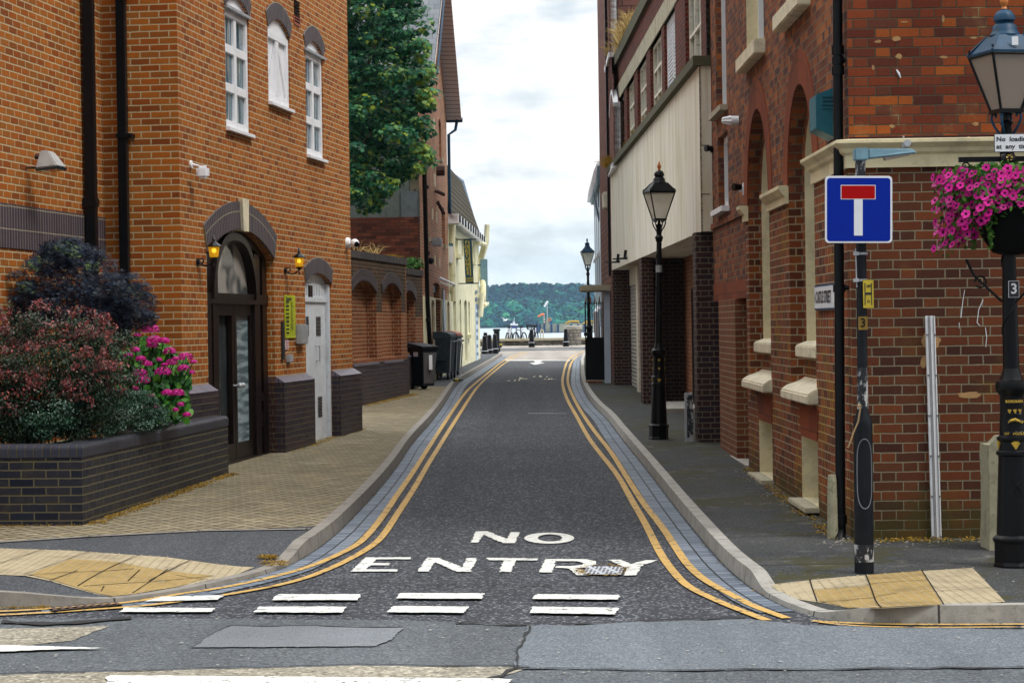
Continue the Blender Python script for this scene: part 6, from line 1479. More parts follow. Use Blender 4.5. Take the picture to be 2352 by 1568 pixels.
# small grey tag on the middle lamp
p = Tm @ Vector((0, -.05, 2.42)); t = thing('pole_tag', tuple(p), 'small grey tag strapped round the middle lamp post', 'tag'); bm = BM(); lathe(bm, [(.046, 2.37), (.046, 2.47)], (0, 0, 0), 16, Tm); build('band', bm, MAT['galv'], t)
# restriction sign, number plate and bracket on the near lamp
t = thing('restriction_sign', tuple(T2 @ Vector((.1, -.08, 2.93))), 'white No loading at any time plate on the nearest lamp post', 'sign')
c0 = at(2283, 308, p2.y - .08); c1 = at(2283, 350, p2.y - .08); hH = c0.z - c1.z; wS = hH * 2.65
bm = BM(); box(bm, c0.x, c0.x + wS, c0.y - .004, c0.y + .004, c1.z, c0.z); build('plate_edge', bm, MAT['ink'], t, bevel=.003)
bm = BM(); box(bm, c0.x + .004, c0.x + wS - .004, c0.y - .006, c0.y - .0045, c1.z + .004, c0.z - .004); build('plate', bm, MAT['signw'], t)
bm = BM()
for i, l in enumerate(('No  loading', 'at  any  time')): textfaces(bm, l, hH * .34, (c0.x + .014, c0.y - .007, c0.z - hH * (.30 + .4 * i)), (1, 0, 0), (0, 0, 1), .001, (0, -1, 0), 'LEFT', 1.12, .0012)
build('lettering', bm, MAT['ink'], t)
c0 = at(2316, 645, p2.y - .065); c1 = at(2341, 683, p2.y - .065); t = thing('number_plate', tuple(c0), 'small black number 3 plate on the nearest lamp post', 'number plate')
bm = BM(); box(bm, c0.x, c1.x, c0.y - .003, c0.y + .003, c1.z, c0.z); build('plate_edge', bm, MAT['signw'], t)
bm = BM(); box(bm, c0.x + .003, c1.x - .003, c0.y - .005, c0.y - .0035, c1.z + .003, c0.z - .003); build('plate', bm, MAT['ink'], t)
txt(t, 'lettering', '3', .10, ((c0.x + c1.x) / 2, c0.y - .0055, (c0.z + c1.z) / 2), (1, 0, 0), (0, 0, 1), (0, -1, 0), 'signw', 'CENTER', 1, .002)
bm = BM(); zb = at(2280, 366, p2.y).z; cxp = T2 @ Vector((0, 0, 2.75))
box(bm, cxp.x - .34, cxp.x + .34, cxp.y - .014, cxp.y + .014, zb - .018, zb + .018)
for sx in (-1, 1):
    tube(bm, [(cxp.x + sx * (.30 - .03 * k), cxp.y, zb - .05 - .025 * math.sin(k * 1.1)) for k in range(9)], .008, 6); tube(bm, [(cxp.x + sx * (.29 + .025 * math.cos(a)), cxp.y, zb - .045 + .025 * math.sin(a)) for a in [i * .7 for i in range(9)]], .006, 6)
    tube(bm, [(cxp.x + sx * (.20 + .04 * math.cos(a)), cxp.y, zb - .86 + .04 * math.sin(a)) for a in [i * .7 for i in range(9)]], .008, 6); tube(bm, [(cxp.x + sx * .05, cxp.y, zb - 1.0), (cxp.x + sx * .24, cxp.y, zb - .82), (cxp.x + sx * .3, cxp.y, zb - .7)], .010, 6)
build('ladder_bar', bm, MAT['black'], lamp2)
bm = BM(); c = Vector((cxp.x + .0, cxp.y - .05, zb + .005)); bmesh.ops.create_uvsphere(bm, u_segments=14, v_segments=10, radius=.06, matrix=Matrix.Translation(c + Vector((0, .03, -.01)))); build('boss', bm, MAT['black'], lamp2, smooth=True)
bm = BM()
for k in range(6): a = k * PI / 3; tube(bm, [c + Vector((0, -.02, 0)), c + Vector((.022 * math.cos(a), -.02, .022 * math.sin(a)))], [.004, .010], 6)
build('gold_rosette', bm, MAT['gold'], lamp2)
bm = BM(); c = T2 @ Vector((.03, -.17, 3.58)); box(bm, c.x - .022, c.x + .022, c.y - .006, c.y, c.z - .03, c.z + .03); build('white_sticker', bm, MAT['signw'], lamp2)
# ================================================================ ROAD SIGN POLE
pp = hit3(1985, 1315); top = at(1976, 366, pp.y)
t = thing('sign_pole', tuple(pp), 'scuffed black steel pole carrying the blue dead end sign', 'pole')
ln = (top.x - pp.x) / (top.z - pp.z); Hh = top.z - pp.z
def PQ(x, y, z): return pp + Vector((x + ln * z, y, z))
TP = Matrix.Translation(pp) @ Matrix(((1, 0, ln, 0), (0, 1, 0, 0), (0, 0, 1, 0), (0, 0, 0, 1)))
bm = BM(); lathe(bm, [(.067, -.02), (.067, .5), (.067, 1.02), (.060, 1.06), (.038, 1.13), (.036, 1.14), (.035, Hh)], (0, 0, 0), 22, TP); build('pole_shaft', bm, MAT['pole'], t, smooth=True)
bm = BM(); lathe(bm, [(.0676, .08), (.0676, .20)], (0, 0, 0), 22, TP); lathe(bm, [(.0385, 1.135), (.037, 1.30), (.0362, 1.42)], (0, 0, 0), 22, TP); lathe(bm, [(.0355, Hh - .16), (.0355, Hh - .01)], (0, 0, 0), 22, TP); build('chipped_paint', bm, MAT['chip'], t, smooth=True)
bm = BM()
ov = [(.05 * math.cos(a), .69 + (.22 + .02) * (1 if math.sin(a) > 0 else -1) * abs(math.sin(a)) ** .45) for a in [i * 2 * PI / 28 for i in range(28)]]
tube(bm, [PQ(x, -math.sqrt(.067 ** 2 - x * x) - .001, z) for x, z in ov + ov[:1]], .0035, 5); build('access_hatch', bm, plain('scuffed_edge', (.16, .18, .2), .5), t)
bm = BM(); c = PQ(0, 0, Hh)
box(bm, c.x - .045, c.x + .05, c.y - .05, c.y + .05, c.z - .01, c.z + .075)
hexa(bm, [Vector(q) for q in ((c.x + .05, c.y - .045, c.z + .0), (c.x + .39, c.y - .04, c.z + .035), (c.x + .39, c.y + .04, c.z + .035), (c.x + .05, c.y + .045, c.z + .0), (c.x + .05, c.y - .045, c.z + .072), (c.x + .36, c.y - .03, c.z + .066), (c.x + .36, c.y + .03, c.z + .066), (c.x + .05, c.y + .045, c.z + .072))])
hd = thing('sign_light', tuple(c), 'weathered blue grey sign light arm on top of the dead end sign pole', 'sign light')
build('lamp_housing', bm, MAT['head'], hd, bevel=.008)
bm = BM(); hexa(bm, [Vector(q) for q in ((c.x + .17, c.y - .03, c.z - .012), (c.x + .34, c.y - .03, c.z + .022), (c.x + .34, c.y + .03, c.z + .022), (c.x + .17, c.y + .03, c.z - .012), (c.x + .16, c.y - .03, c.z + .012), (c.x + .34, c.y - .03, c.z + .034), (c.x + .34, c.y + .03, c.z + .034), (c.x + .16, c.y + .03, c.z + .012))]); build('lens', bm, MAT['lglassb'], hd)
Ys = pp.y - .085
def SP_(x, y, d=0): q = at(x, y, Ys); return Vector((q.x, Ys - d, q.z))
sg = thing('dead_end_sign', tuple(SP_(1972, 558)), 'square blue no through road sign with white T and red bar', 'road sign')
def rrect(x0, x1, y0, y1, r, d0, d1, mat, nm, par):
    pts = []
    for cx_, cy_, a0 in ((x1 - r, y0 + r, -PI / 2), (x1 - r, y1 - r, 0), (x0 + r, y1 - r, PI / 2), (x0 + r, y0 + r, PI)):
        for k in range(7): a = a0 + k * PI / 12; pts.append((cx_ + r * math.cos(a), cy_ + r * math.sin(a)))
    bm = BM(); A = [bm.verts.new(SP_(x, y, d1)) for x, y in pts]; B = [bm.verts.new(SP_(x, y, d0)) for x, y in pts]
    bm.faces.new(A); bm.faces.new(B[::-1])
    for i in range(len(pts)): j = (i + 1) % len(pts); bm.faces.new((A[i], A[j], B[j], B[i]))
    return build(nm, bm, MAT[mat], par)
rrect(1895, 2049.5, 404, 558, 9, -.004, .0, 'signw', 'sign_plate', sg)
rrect(1899.5, 2045, 409, 554, 7, .0, .0015, 'signb', 'blue_field', sg)
rrect(1931, 2011, 425, 458, .5, .0015, .0025, 'signw', 'bar_outline', sg); rrect(1932.5, 2009.5, 426.5, 456.5, .3, .0025, .0035, 'signr', 'red_bar', sg)
rrect(1961.5, 1981.3, 458, 541, .3, .0015, .0025, 'signw', 'white_stem', sg)
bm = BM(); 
for y in (430, 535): 
    c = at(1978, y, pp.y - .04); box(bm, c.x - .05, c.x + .05, Ys + .004, pp.y, c.z - .015, c.z + .015)
build('clip', bm, MAT['galv'], sg)
bm = BM()
for y in (582.5, 643.5):
    c = at(1980, y, pp.y); tube(bm, [c - Vector((0, 0, .008)), c + Vector((0, 0, .008))], .040, 16); box(bm, c.x - .065, c.x - .03, c.y - .05, c.y - .02, c.z - .012, c.z + .012)
build('banding_clip', bm, MAT['galv'], t)
bm = BM(); a_, b_ = at(1965, 570, pp.y - .03), at(1968, 660, pp.y - .03); tube(bm, [a_, b_], .004, 6); build('conduit', bm, MAT['galv'], t)
Yh = pp.y - .05
def HQ(x, y, d=0): q = at(x, y, Yh); return Vector((q.x, Yh - d, q.z))
hy = thing('hydrant_sign', tuple(HQ(1994, 708)), 'yellow fire hydrant H marker plate on the dead end sign pole', 'sign')
def qd(x0, x1, y0, y1, d, mat, nm, par, bev=0):
    bm = BM(); a, b = HQ(x0, y0), HQ(x1, y1); box(bm, a.x, b.x, Yh - d, Yh - d + .002 + (.004 if bev else 0), b.z, a.z); return build(nm, bm, MAT[mat], par, bevel=bev)
qd(1981, 2008, 642, 708, .0, 'hyd', 'sign_plate', hy, .003)
qd(1985.5, 1988.3, 650, 700, .0015, 'ink', 'letter_stroke', hy); qd(2000.5, 2003.3, 650, 700, .0015, 'ink', 'letter_stroke', hy); qd(1988.3, 2000.5, 671.5, 677, .0015, 'ink', 'letter_stroke', hy)
for s, y in (('100', 657), ('12', 692)): c = HQ(1994.5, y, .001); txt(hy, 'lettering', s, .022, c, (1, 0, 0), (0, 0, 1), (0, -1, 0), 'ink', 'CENTER', .9, .0012)
c = at(1982, 742, pp.y - .036); stt = thing('pole_sticker', tuple(c), 'faded brown number 3 sticker on the dead end sign pole', 'sticker'); bm = BM(); box(bm, c.x - .032, c.x + .032, c.y - .003, c.y, c.z - .046, c.z + .046); build('sticker', bm, plain('ochre_sticker', (.20, .12, .012), .5), stt)
txt(stt, 'lettering', '3', .085, (c.x, c.y - .0035, c.z), (1, 0, 0), (0, 0, 1), (0, -1, 0), 'brownf', 'CENTER', 1, .001)
# frayed rope
bm = BM(); pr_ = [at(*ZI(x, y), pp.y - .075) for x, y in ((835, 1215), (848, 1230), (835, 1310), (805, 1380), (785, 1440), (770, 1475))]; tube(bm, pr_, .006, 6); tube(bm, [at(*ZI(852, 1208), pp.y - .05), at(*ZI(832, 1212), pp.y - .055)], .01, 6)
rp = thing('rope', tuple(pr_[0]), 'frayed beige rope tied round the sign pole', 'rope'); build('rope_strand', bm, plain('rope', (.30, .20, .10), .9), rp)
# ================================================================ BINS
def wheelie(loc, rz, mat, label, front='bink', group='wheelie bins'):
    t = thing('wheelie_bin', loc, label, 'wheelie bin', group, rz); ORI[t.name] = Vector((0, 0, 0))
    bm = BM(); hexa(bm, [Vector(q) for q in ((-.17, -.19, .08), (.17, -.19, .08), (.17, .17, .08), (-.17, .17, .08), (-.23, -.26, .95), (.23, -.26, .95), (.23, .26, .95), (-.23, .26, .95))]); build('body', bm, MAT[mat], t, bevel=.012)
    bm = BM(); hexa(bm, [Vector(q) for q in ((-.14, -.196, .14), (.14, -.196, .14), (.14, -.185, .14), (-.14, -.185, .14), (-.20, -.262, .84), (.20, -.262, .84), (.20, -.25, .84), (-.20, -.25, .84))]); build('front_panel', bm, MAT[front], t)
    bm = BM(); hexa(bm, [Vector(q) for q in ((-.25, -.29, .93), (.25, -.29, .93), (.25, .30, .95), (-.25, .30, .95), (-.24, -.27, .98), (.24, -.27, .98), (.22, .28, 1.06), (-.22, .28, 1.06))])
    for k in range(3): box(bm, -.25, .25, -.30, -.285, .90 + k * .02, .91 + k * .02)
    tube(bm, [(-.22, .31, 1.0), (.22, .31, 1.0)], .018, 8); build('lid', bm, MAT[mat], t, bevel=.006)
    for sx in (-1, 1):
        bm = BM(); tube(bm, [(sx * .17, .20, .10), (sx * .23, .20, .10)], .10, 18); w = build('wheel', bm, MAT['rubber'], t); bm = BM(); tube(bm, [(sx * .225, .20, .10), (sx * .235, .20, .10)], .045, 12); build('hub', bm, MAT['galv'], w)
    bm = BM(); box(bm, -.05, .05, -.275, -.262, .45, .78); box(bm, -.235, -.225, -.1, .05, .75, .85); build('label', bm, MAT['signw'], t)
    return t
pb = hit3(972, 894); wheelie(tuple(pb), .75, 'binbk', 'black wheelie bin with faded grey front at the end of the arched wall'); 
pb = hit3(940, 893); wheelie((pb.x, pb.y, pb.z), .5, 'binbl', 'dark blue wheelie bin half hidden by the end of the arched wall', 'binbl')
def bigbin(loc, rz, label, lid='bingr'):
    t = thing('wheeled_waste_container', loc, label, 'waste container', 'large waste containers', rz); ORI[t.name] = Vector((0, 0, 0))
    bm = BM(); hexa(bm, [Vector(q) for q in ((-.27, -.42, .17), (.27, -.42, .17), (.27, .42, .17), (-.27, .42, .17), (-.33, -.55, 1.07), (.33, -.55, 1.07), (.33, .55, 1.07), (-.33, .55, 1.07))]); build('body', bm, MAT['bingr'], t, bevel=.02)
    bm = BM()
    for z in (.36, .42, .50): hexa(bm, [Vector(q) for q in ((-.2, -.565, z), (.2, -.565, z), (.2, -.44, z), (-.2, -.44, z), (-.2, -.565, z + .015), (.2, -.565, z + .015), (.2, -.44, z + .015), (-.2, -.44, z + .015))])
    tube(bm, [(-.19, -.56, 1.0), (-.16, -.535, .70), (.16, -.535, .70), (.19, -.56, 1.0)], .012, 6); build('pressed_rib', bm, MAT['bingr'], t)
    bm = BM(); box(bm, -.36, .36, -.58, .58, 1.06, 1.11); build('rim', bm, MAT['bingr'], t, bevel=.01)
    bm = BM()
    N_ = 10; 
    for k in range(N_):
        a0_, a1_ = PI * k / N_, PI * (k + 1) / N_; q0, q1 = (-.34 * math.cos(a0_), 1.11 + .13 * math.sin(a0_) ** .7), (-.34 * math.cos(a1_), 1.11 + .13 * max(0, math.sin(a1_)) ** .7)
        face(bm, [(q0[0], -.56, q0[1]), (q1[0], -.56, q1[1]), (q1[0], .56, q1[1]), (q0[0], .56, q0[1])])
    face(bm, [(-.34 * math.cos(PI * k / N_), -.56, 1.11 + .13 * max(0, math.sin(PI * k / N_)) ** .7) for k in range(N_ + 1)]); build('lid', bm, MAT[lid], t)
    for sx in (-1, 1):
        for sy in (-1, 1):
            bm = BM(); tube(bm, [(sx * .23 - .02, sy * .36, .09), (sx * .23 + .02, sy * .36, .09)], .09, 16); w = build('caster_wheel', bm, MAT['rubber'], t)
            bm = BM(); box(bm, sx * .23 - .04, sx * .23 + .04, sy * .36 - .04, sy * .36 + .04, .12, .18); build('fork', bm, MAT['galv'], w)
        bm = BM(); tube(bm, [(sx * .33, -.3, .98), (sx * .42, -.3, .98)], .025, 8); tube(bm, [(sx * .33, .3, .98), (sx * .42, .3, .98)], .025, 8); build('trunnion', bm, MAT['galv'], t)
    bm = BM(); hexa(bm, [Vector(q) for q in ((.275, -.40, .18), (.285, -.40, .18), (.285, -.36, .18), (.275, -.36, .18), (.335, -.52, 1.05), (.345, -.52, 1.05), (.345, -.48, 1.05), (.335, -.48, 1.05))]); build('white_stripe', bm, MAT['white'], t)
    return t
pb = hit3(1012, 872); bigbin((pb.x, pb.y + .45, pb.z), -.10, 'grey four wheeled waste container outside the cream ground floor wall')
bigbin((pb.x + .13, pb.y + 1.8, pb.z + .01), -.10, 'second waste container with orange lid hidden behind the grey one', 'red')
p = hit3(1056, 868); t = thing('metal_hoop', tuple(p), 'bent white metal hoop frame beside the waste containers', 'frame'); bm = BM(); tube(bm, [p + Vector(q) for q in ((-.12, .2, 0), (.02, .2, .1), (.08, .2, .85), (.03, .2, 1.0), (-.12, .2, 1.05))], .02, 8); build('tube', bm, MAT['white'], t, smooth=True)
p = hit3(1049, 876); t = thing('discarded_bottle', tuple(p), 'yellow labelled bottle lying by the waste container wheels', 'bottle'); bm = BM(); tube(bm, [p + Vector((-.1, 0, .04)), p + Vector((.08, 0, .04)), p + Vector((.11, 0, .04)), p + Vector((.17, 0, .04))], [.04, .04, .018, .015], 12); build('bottle_glass', bm, MAT['green'], t, smooth=True)
bm = BM(); tube(bm, [p + Vector((-.04, 0, .04)), p + Vector((.05, 0, .04))], .042, 12); build('bottle_label', bm, MAT['hyd'], t)
# ================================================================ QUAY FURNITURE
def bollard(px, py, label, k=1):
    p = hit3(px, py, lambda a, b: 0.0); t = thing('bollard', tuple(p), label, 'bollard', 'black cast iron bollards'); ORI[t.name] = Vector((0, 0, 0))
    t.scale = (k, k, k)
    bm = BM(); lathe(bm, [(.155, 0), (.155, .22), (.14, .24)], n=8); build('base', bm, MAT['black'], t, bevel=.01)
    bm = BM(); lathe(bm, [(.13, .23), (.12, .30), (.095, .62), (.085, .66), (.105, .68), (.105, .72), (.08, .74), (.095, .78), (.08, .83), (.03, .86)], n=12); build('post', bm, MAT['black'], t, smooth=True)
    bm = BM(); lathe(bm, [(.158, .215), (.150, .245)], n=8); build('worn_edge', bm, MAT['galv'], t)
    return t
for (x, y), l in zip(((312, 1310), (378, 1290), (455, 1275), (322, 1240), (965, 1180), (1443, 1170)), ('nearest of the black bollards by the cream building corner', 'second black bollard from the cream building corner', 'third bollard of the row, left of the thick fluted post', 'bollard mostly hidden behind the row at the cream corner', 'black bollard standing in front of the basket bicycle', 'black bollard left of the round stone planter')): bollard(*ZE(x, y), l)
p = hit3(*ZE(480, 1245), lambda a, b: 0.0); t = thing('fluted_post', tuple(p), 'thick dark fluted cast iron post behind the bollard row', 'post'); bm = BM(); lathe(bm, [(.15, 0), (.15, .25), (.12, .28), (.13, .92), (.17, .96), (.17, 1.0), (.12, 1.02)], p, 16, flute=.12); build('shaft', bm, MAT['pole'], t)
p = hit3(*ZE(525, 1185), lambda a, b: 0.0); t = thing('marker_post', tuple(p), 'tiny yellow and black stub beside the fluted post', 'marker'); bm = BM(); lathe(bm, [(.08, 0), (.09, .2), (.05, .3)], p, 10); build('stub', bm, MAT['black'], t); bm = BM(); lathe(bm, [(.095, .12), (.09, .2)], p, 10); build('yellow_band', bm, MAT['hyd'], t)
def bicycle(px, py, rz, label, tint, basket=False, lean=.05):
    p = hit3(px, py, lambda a, b: 0.0); t = thing('bicycle', tuple(p), label, 'bicycle', 'bicycles parked by the sea wall'); ORI[t.name] = Vector((0, 0, 0)); t.rotation_euler = (0, lean, rz)
    fm = plain('bicycle_paint', tint, .4)
    for y in (-.52, .52):
        bm = BM(); tube(bm, [(0, y + .325 * math.cos(a), .34 + .325 * math.sin(a)) for a in [i * 2 * PI / 24 for i in range(25)]], .030, 6); w = build('wheel', bm, MAT['rubber'], t)
        bm = BM()
        for k in range(10): a = k * PI / 5; tube(bm, [(0, y, .34), (0, y + .31 * math.cos(a), .34 + .31 * math.sin(a))], .004, 4)
        tube(bm, [(-.04, y, .34), (.04, y, .34)], .025, 8); build('spokes', bm, MAT['galv'], w)
    bm = BM()
    for a, b in (((0, -.52, .34), (0, -.15, .82)), ((0, -.52, .34), (0, -.08, .32)), ((0, -.08, .32), (0, -.18, .90)), ((0, -.15, .78), (0, .38, .82)), ((0, -.08, .32), (0, .40, .74)), ((0, .52, .34), (0, .36, .95))): tube(bm, [a, b], .026, 6)
    build('frame', bm, fm, t)
    bm = BM(); hexa(bm, [Vector(q) for q in ((-.02, -.05, .90), (.02, -.05, .90), (.08, -.32, .90), (-.08, -.32, .90), (-.015, -.05, .94), (.015, -.05, .94), (.07, -.32, .96), (-.07, -.32, .96))]); build('saddle', bm, MAT['rubber'], t)
    bm = BM(); tube(bm, [(-.30, .28, 1.03), (-.1, .34, 1.0), (.1, .34, 1.0), (.30, .28, 1.03)], .024, 6); build('handlebar', bm, MAT['black'], t)
    bm = BM(); tube(bm, [(-.12, -.08, .20), (.0, -.08, .32), (.12, -.08, .44)], .012, 6); tube(bm, [(.03, -.08, .32), (.045, -.08, .32)], .09, 14); build('crank', bm, MAT['black'], t)
    bm = BM(); box(bm, -.03, .03, -.42, -.40, .78, .82); build('rear_reflector', bm, MAT['signr'], t)
    if basket:
        bm = BM(); bz = [Vector(q) for q in ((-.16, .40, .80), (.16, .40, .80), (.16, .62, .80), (-.16, .62, .80), (-.22, .36, 1.05), (.22, .36, 1.05), (.22, .68, 1.05), (-.22, .68, 1.05))]
        for i, j in ((0, 1), (1, 2), (2, 3), (3, 0), (4, 5), (5, 6), (6, 7), (7, 4), (0, 4), (1, 5), (2, 6), (3, 7)): tube(bm, [bz[i], bz[j]], .012, 5)
        for k in range(1, 6):
            for i in range(4): j = (i + 1) % 4; tube(bm, [bz[i].lerp(bz[j], k / 6), bz[i + 4].lerp(bz[j + 4], k / 6)], .005, 4)
        for k in (.3, .6): tube(bm, [bz[i].lerp(bz[i + 4], k) for i in (0, 1, 2, 3, 0)], .005, 4)
        build('basket', bm, MAT['black'], t)
bicycle(*ZE(640, 1158), -.20, 'left of the two bicycles leaning between the bollards, silver fork', (.35, .36, .38), lean=.10)
bicycle(*ZE(808, 1156), .42, 'bicycle with a small red rear light, right of the silver one', (.05, .06, .09), lean=-.06)
bicycle(*ZE(985, 1140), -.3 + PI, 'dark bicycle with a wire front basket behind a bollard', (.03, .03, .04), True, lean=-.05)
p = hit3(*ZE(1110, 1148), lambda a, b: 0.0); t = thing('bicycle_stand', tuple(p), 'pale narrow hoop shaped bicycle stand on the quay', 'bicycle stand'); bm = BM(); tube(bm, [p + Vector(q) for q in ((-.07, 0, 0), (-.07, 0, .72), (-.04, 0, .78), (.04, 0, .78), (.07, 0, .72), (.07, 0, 0))], .03, 8); build('hoop', bm, MAT['creamw'], t, smooth=True)
for x in (612, 770):
    p = hit3(*ZE(x, 1150), lambda a, b: 0.0); t = thing('bicycle_stand', tuple(p), 'pale post of a bicycle stand behind the %s bicycle' % ('silver forked' if x < 700 else 'red lighted'), 'bicycle stand'); bm = BM(); tube(bm, [p, p + Vector((0, 0, .5))], .035, 8); build('hoop', bm, MAT['creamw'], t)
# sea wall
sw = thing('sea_wall', (0, 109.9, .82), 'low weathered stone sea wall along the quay edge', 'wall')
bx('wall_courses', 'seaw', -40, 40, 109.6, 110.3, .6, 1.07, par=sw); bx('wall_coping', 'lint', -40, 40, 109.5, 110.4, 1.072, 1.19, par=sw)
c = at(*ZE(1555, 1000), 107.5); rp_ = thing('stone_pier', (c.x, 107.5, .82), 'squat banded round stone pier on the quay edge', 'stone pier')
bm = BM(); lathe(bm, [(.36, .6), (.36, 1.68)], (c.x, 107.5, 0), 24); build('banded_stone', bm, brick('banded_pier_stone', [(.10, .09, .09), (.34, .31, .26), (.2, .19, .17)], (.05, .05, .05), L=3.0, H=.18, mw=.02, stain=.4), rp_, smooth=True)
bm = BM(); lathe(bm, [(.38, 1.60), (.40, 1.62), (.40, 1.76), (.36, 1.80)], (c.x, 107.5, 0), 24); build('stone_cap', bm, MAT['whiteb'], rp_, smooth=True)
# weeds litter on road
bm = BM(); 
for (x, y) in ((1290, 872), (1200, 875), (1224, 871), (1262, 866)):
    p = hit3(x - 20, y, lambda a, b: 0.0); 
    for k in range(5): q = p + Vector((U(-.25, .25), U(-.3, .3), .012)); face(bm, [q, q + Vector((U(.03, .1), 0, 0)), q + Vector((U(.0, .1), U(.05, .2), U(0, .05)))])
lt = thing('litter', tuple(hit3(1210, 872, lambda a, b: 0.0)), 'scattered pale and leafy litter on the road near the far end', 'litter'); build('scraps', bm, MAT['creamw'], lt)
# ================================================================ FOLIAGE
class Leaves:
    def __init__(s): s.v = []; s.f = []; s.r = []
    def add(s, c, n, up, size, shape, rnd, fold=.15):
        n = n.normalized(); t = up.cross(n)
        if t.length < .01: t = Vector((1, 0, 0)).cross(n)
        t.normalize(); b = n.cross(t)
        k = len(s.v)
        for (x, y) in shape: s.v.append(c + t * (x * size) + b * (y * size) + n * (abs(x) * fold * size))
        s.f.append(tuple(range(k, k + len(shape)))); s.r.append(rnd)
    def build(s, name, mat, parent=None, sub=None):
        me = bpy.data.meshes.new(name); o_ = ORI[parent.name] if parent is not None else Vector((0, 0, 0))
        me.from_pydata([tuple(v - o_) for v in s.v], [], s.f); me.materials.append(mat)
        a = me.attributes.new('rnd', 'FLOAT', 'FACE'); a.data.foreach_set('value', s.r)
        ob = bpy.data.objects.new(name, me); col.objects.link(ob)
        if parent is not None: ob.parent = parent; ORI[ob.name] = ORI[parent.name].copy()
        return ob
DIA = [(0, -.5), (.28, 0), (0, .5), (-.28, 0)]
OVAL = [(0, -.5), (.26, -.28), (.34, .05), (.18, .36), (0, .55), (-.18, .36), (-.34, .05), (-.26, -.28)]
SLIM = [(0, -.5), (.09, 0), (0, .5), (-.09, 0)]
PALM = []
for _k in range(5):
    _a = (_k - 2) * .62 + PI / 2; PALM += [(.62 * (1 - .12 * abs(_k - 2)) * math.cos(_a), .62 * (1 - .12 * abs(_k - 2)) * math.sin(_a)), (.12 * math.cos(_a - .31), .12 * math.sin(_a - .31))]
PALM = [(x, y - .1) for x, y in PALM]
MAPLE = [(0, -.45), (.18, -.30), (.50, -.32), (.38, -.05), (.55, .22), (.24, .18), (0, .58), (-.24, .18), (-.55, .22), (-.38, -.05), (-.50, -.32), (-.18, -.30)]
def rv():
    while True:
        v = Vector((U(-1, 1), U(-1, 1), U(-1, 1)))
        if .05 < v.length < 1: return v.normalized()
def blob(L, c, rad, n, size, shape, rbase=(0, 1), shell=.55, droop=0.0, upb=.5, jit=.6):
    c = Vector(c)
    for _ in range(n):
        d = rv(); r = shell + (1 - shell) * R() ** .6
        p = c + Vector((d.x * rad[0], d.y * rad[1], d.z * rad[2])) * r
        nn = (d * .8 + Vector((0, -.35, upb)) + rv() * jit)
        L.add(p, nn, Vector((U(-.4, .4), U(-.4, .4), -1 if droop else U(-1, 1))), size * U(.65, 1.2), shape, max(0, min(1, U(*rbase))))
# ---- maple tree behind the garden wall
tt = thing('maple_tree', (-3.6, 46.5, .3), 'green maple tree rising behind the arched garden wall', 'tree')
L = Leaves(); random.seed(11)
Dm = 47.5
def mp(x, y, D=None): return at(x, y, D or Dm)
# crown outline follows the pixel silhouette: right edge columns by height
right = [(-60, 985), (0, 962), (40, 972), (80, 985), (120, 975), (160, 990), (200, 985), (240, 1000), (290, 998), (330, 985), (380, 985), (400, 950), (430, 905), (455, 885), (475, 870)]
def redge(y):
    for (a, xa), (b, xb) in zip(right, right[1:]):
        if y <= b: return xa + (xb - xa) * (y - a) / (b - a)
    return 850
cl = []
for y in range(-110, 482, 30):
    xr = redge(y)
    x = xr - 16
    while x > 720:
        yy = y + U(-14, 14); xx = min(x + U(-10, 10), redge(yy) - 12); cl.append((xx, yy)); x -= 27
for (x, y) in cl:
    if y > 455 and x > 905: continue
    D = Dm + U(-1.6, 1.2) + (redge(y) - x) * -.004
    c = mp(x, y, D); rr = U(.22, .36); tone = U(-.12, .15)
    blob(L, c, (rr * 1.1, rr, rr * .6), 105, .105, MAPLE, (.05 + tone, .9 + tone), .3, 1, .8)
for _ in range(16):   # yellow-green young sprays near the edge
    y = U(10, 470); x = redge(y) - U(4, 26); c = mp(x, y, Dm - 1.3)
    blob(L, c, (.2, .2, .12), 40, .12, MAPLE, (.75, 1.0), .3, 1, .6)
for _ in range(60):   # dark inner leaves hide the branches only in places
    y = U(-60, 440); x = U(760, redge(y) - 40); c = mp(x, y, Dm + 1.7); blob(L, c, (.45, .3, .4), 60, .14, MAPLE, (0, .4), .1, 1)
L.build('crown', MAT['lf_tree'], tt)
bm = BM(); base = Vector((-4.5, 47.8, .2)); topc = mp(800, 120, Dm + .6)
tube(bm, [base, base.lerp(topc, .4) + Vector((.1, 0, 0)), topc, mp(790, -160, Dm + .6)], [.2, .15, .09, .03], 10)
for _ in range(16):
    a = base.lerp(topc, U(.45, 1)); x, y = random.choice(cl); e = mp(x, y, Dm + U(-1, 1)); tube(bm, [a, a.lerp(e, .5) + Vector((0, 0, .15)), e], [.05, .03, .01], 6)
build('trunk', bm, MAT['bark'], tt)
# ---- planter shrubs
random.seed(5)
ac = thing('dark_japanese_maple', (-4.3, 21.6, .74), 'dark purple feathery leaved shrub at the back of the planter', 'shrub')
L = Leaves()
pts = [(200, 700, .4), (120, 700, .4), (60, 690, .3), (150, 600, .34), (120, 640, .36), (200, 640, .38), (90, 690, .30), (160, 700, .42), (240, 680, .36), (280, 670, .30), (300, 700, .28), (250, 730, .30), (70, 735, .26), (180, 590, .24), (140, 575, .20), (110, 605, .22), (310, 730, .22), (100, 760, .4), (200, 760, .4)]
for x, y, r in pts:
    c = at(x, y, 21.6 + U(-.3, .3))
    blob(L, c, (r * 1.05, r * .8, r * .62), 640, .085, PALM, (0, .86), .45, 0, .6, .8)
    for _ in range(6):
        d = rv(); blob(L, c + Vector((d.x * r, d.y * r * .5 - .05, abs(d.z) * r * .6)), (.11, .1, .05), 42, .08, PALM, (.1, .9), .1, 0, .8, .6)
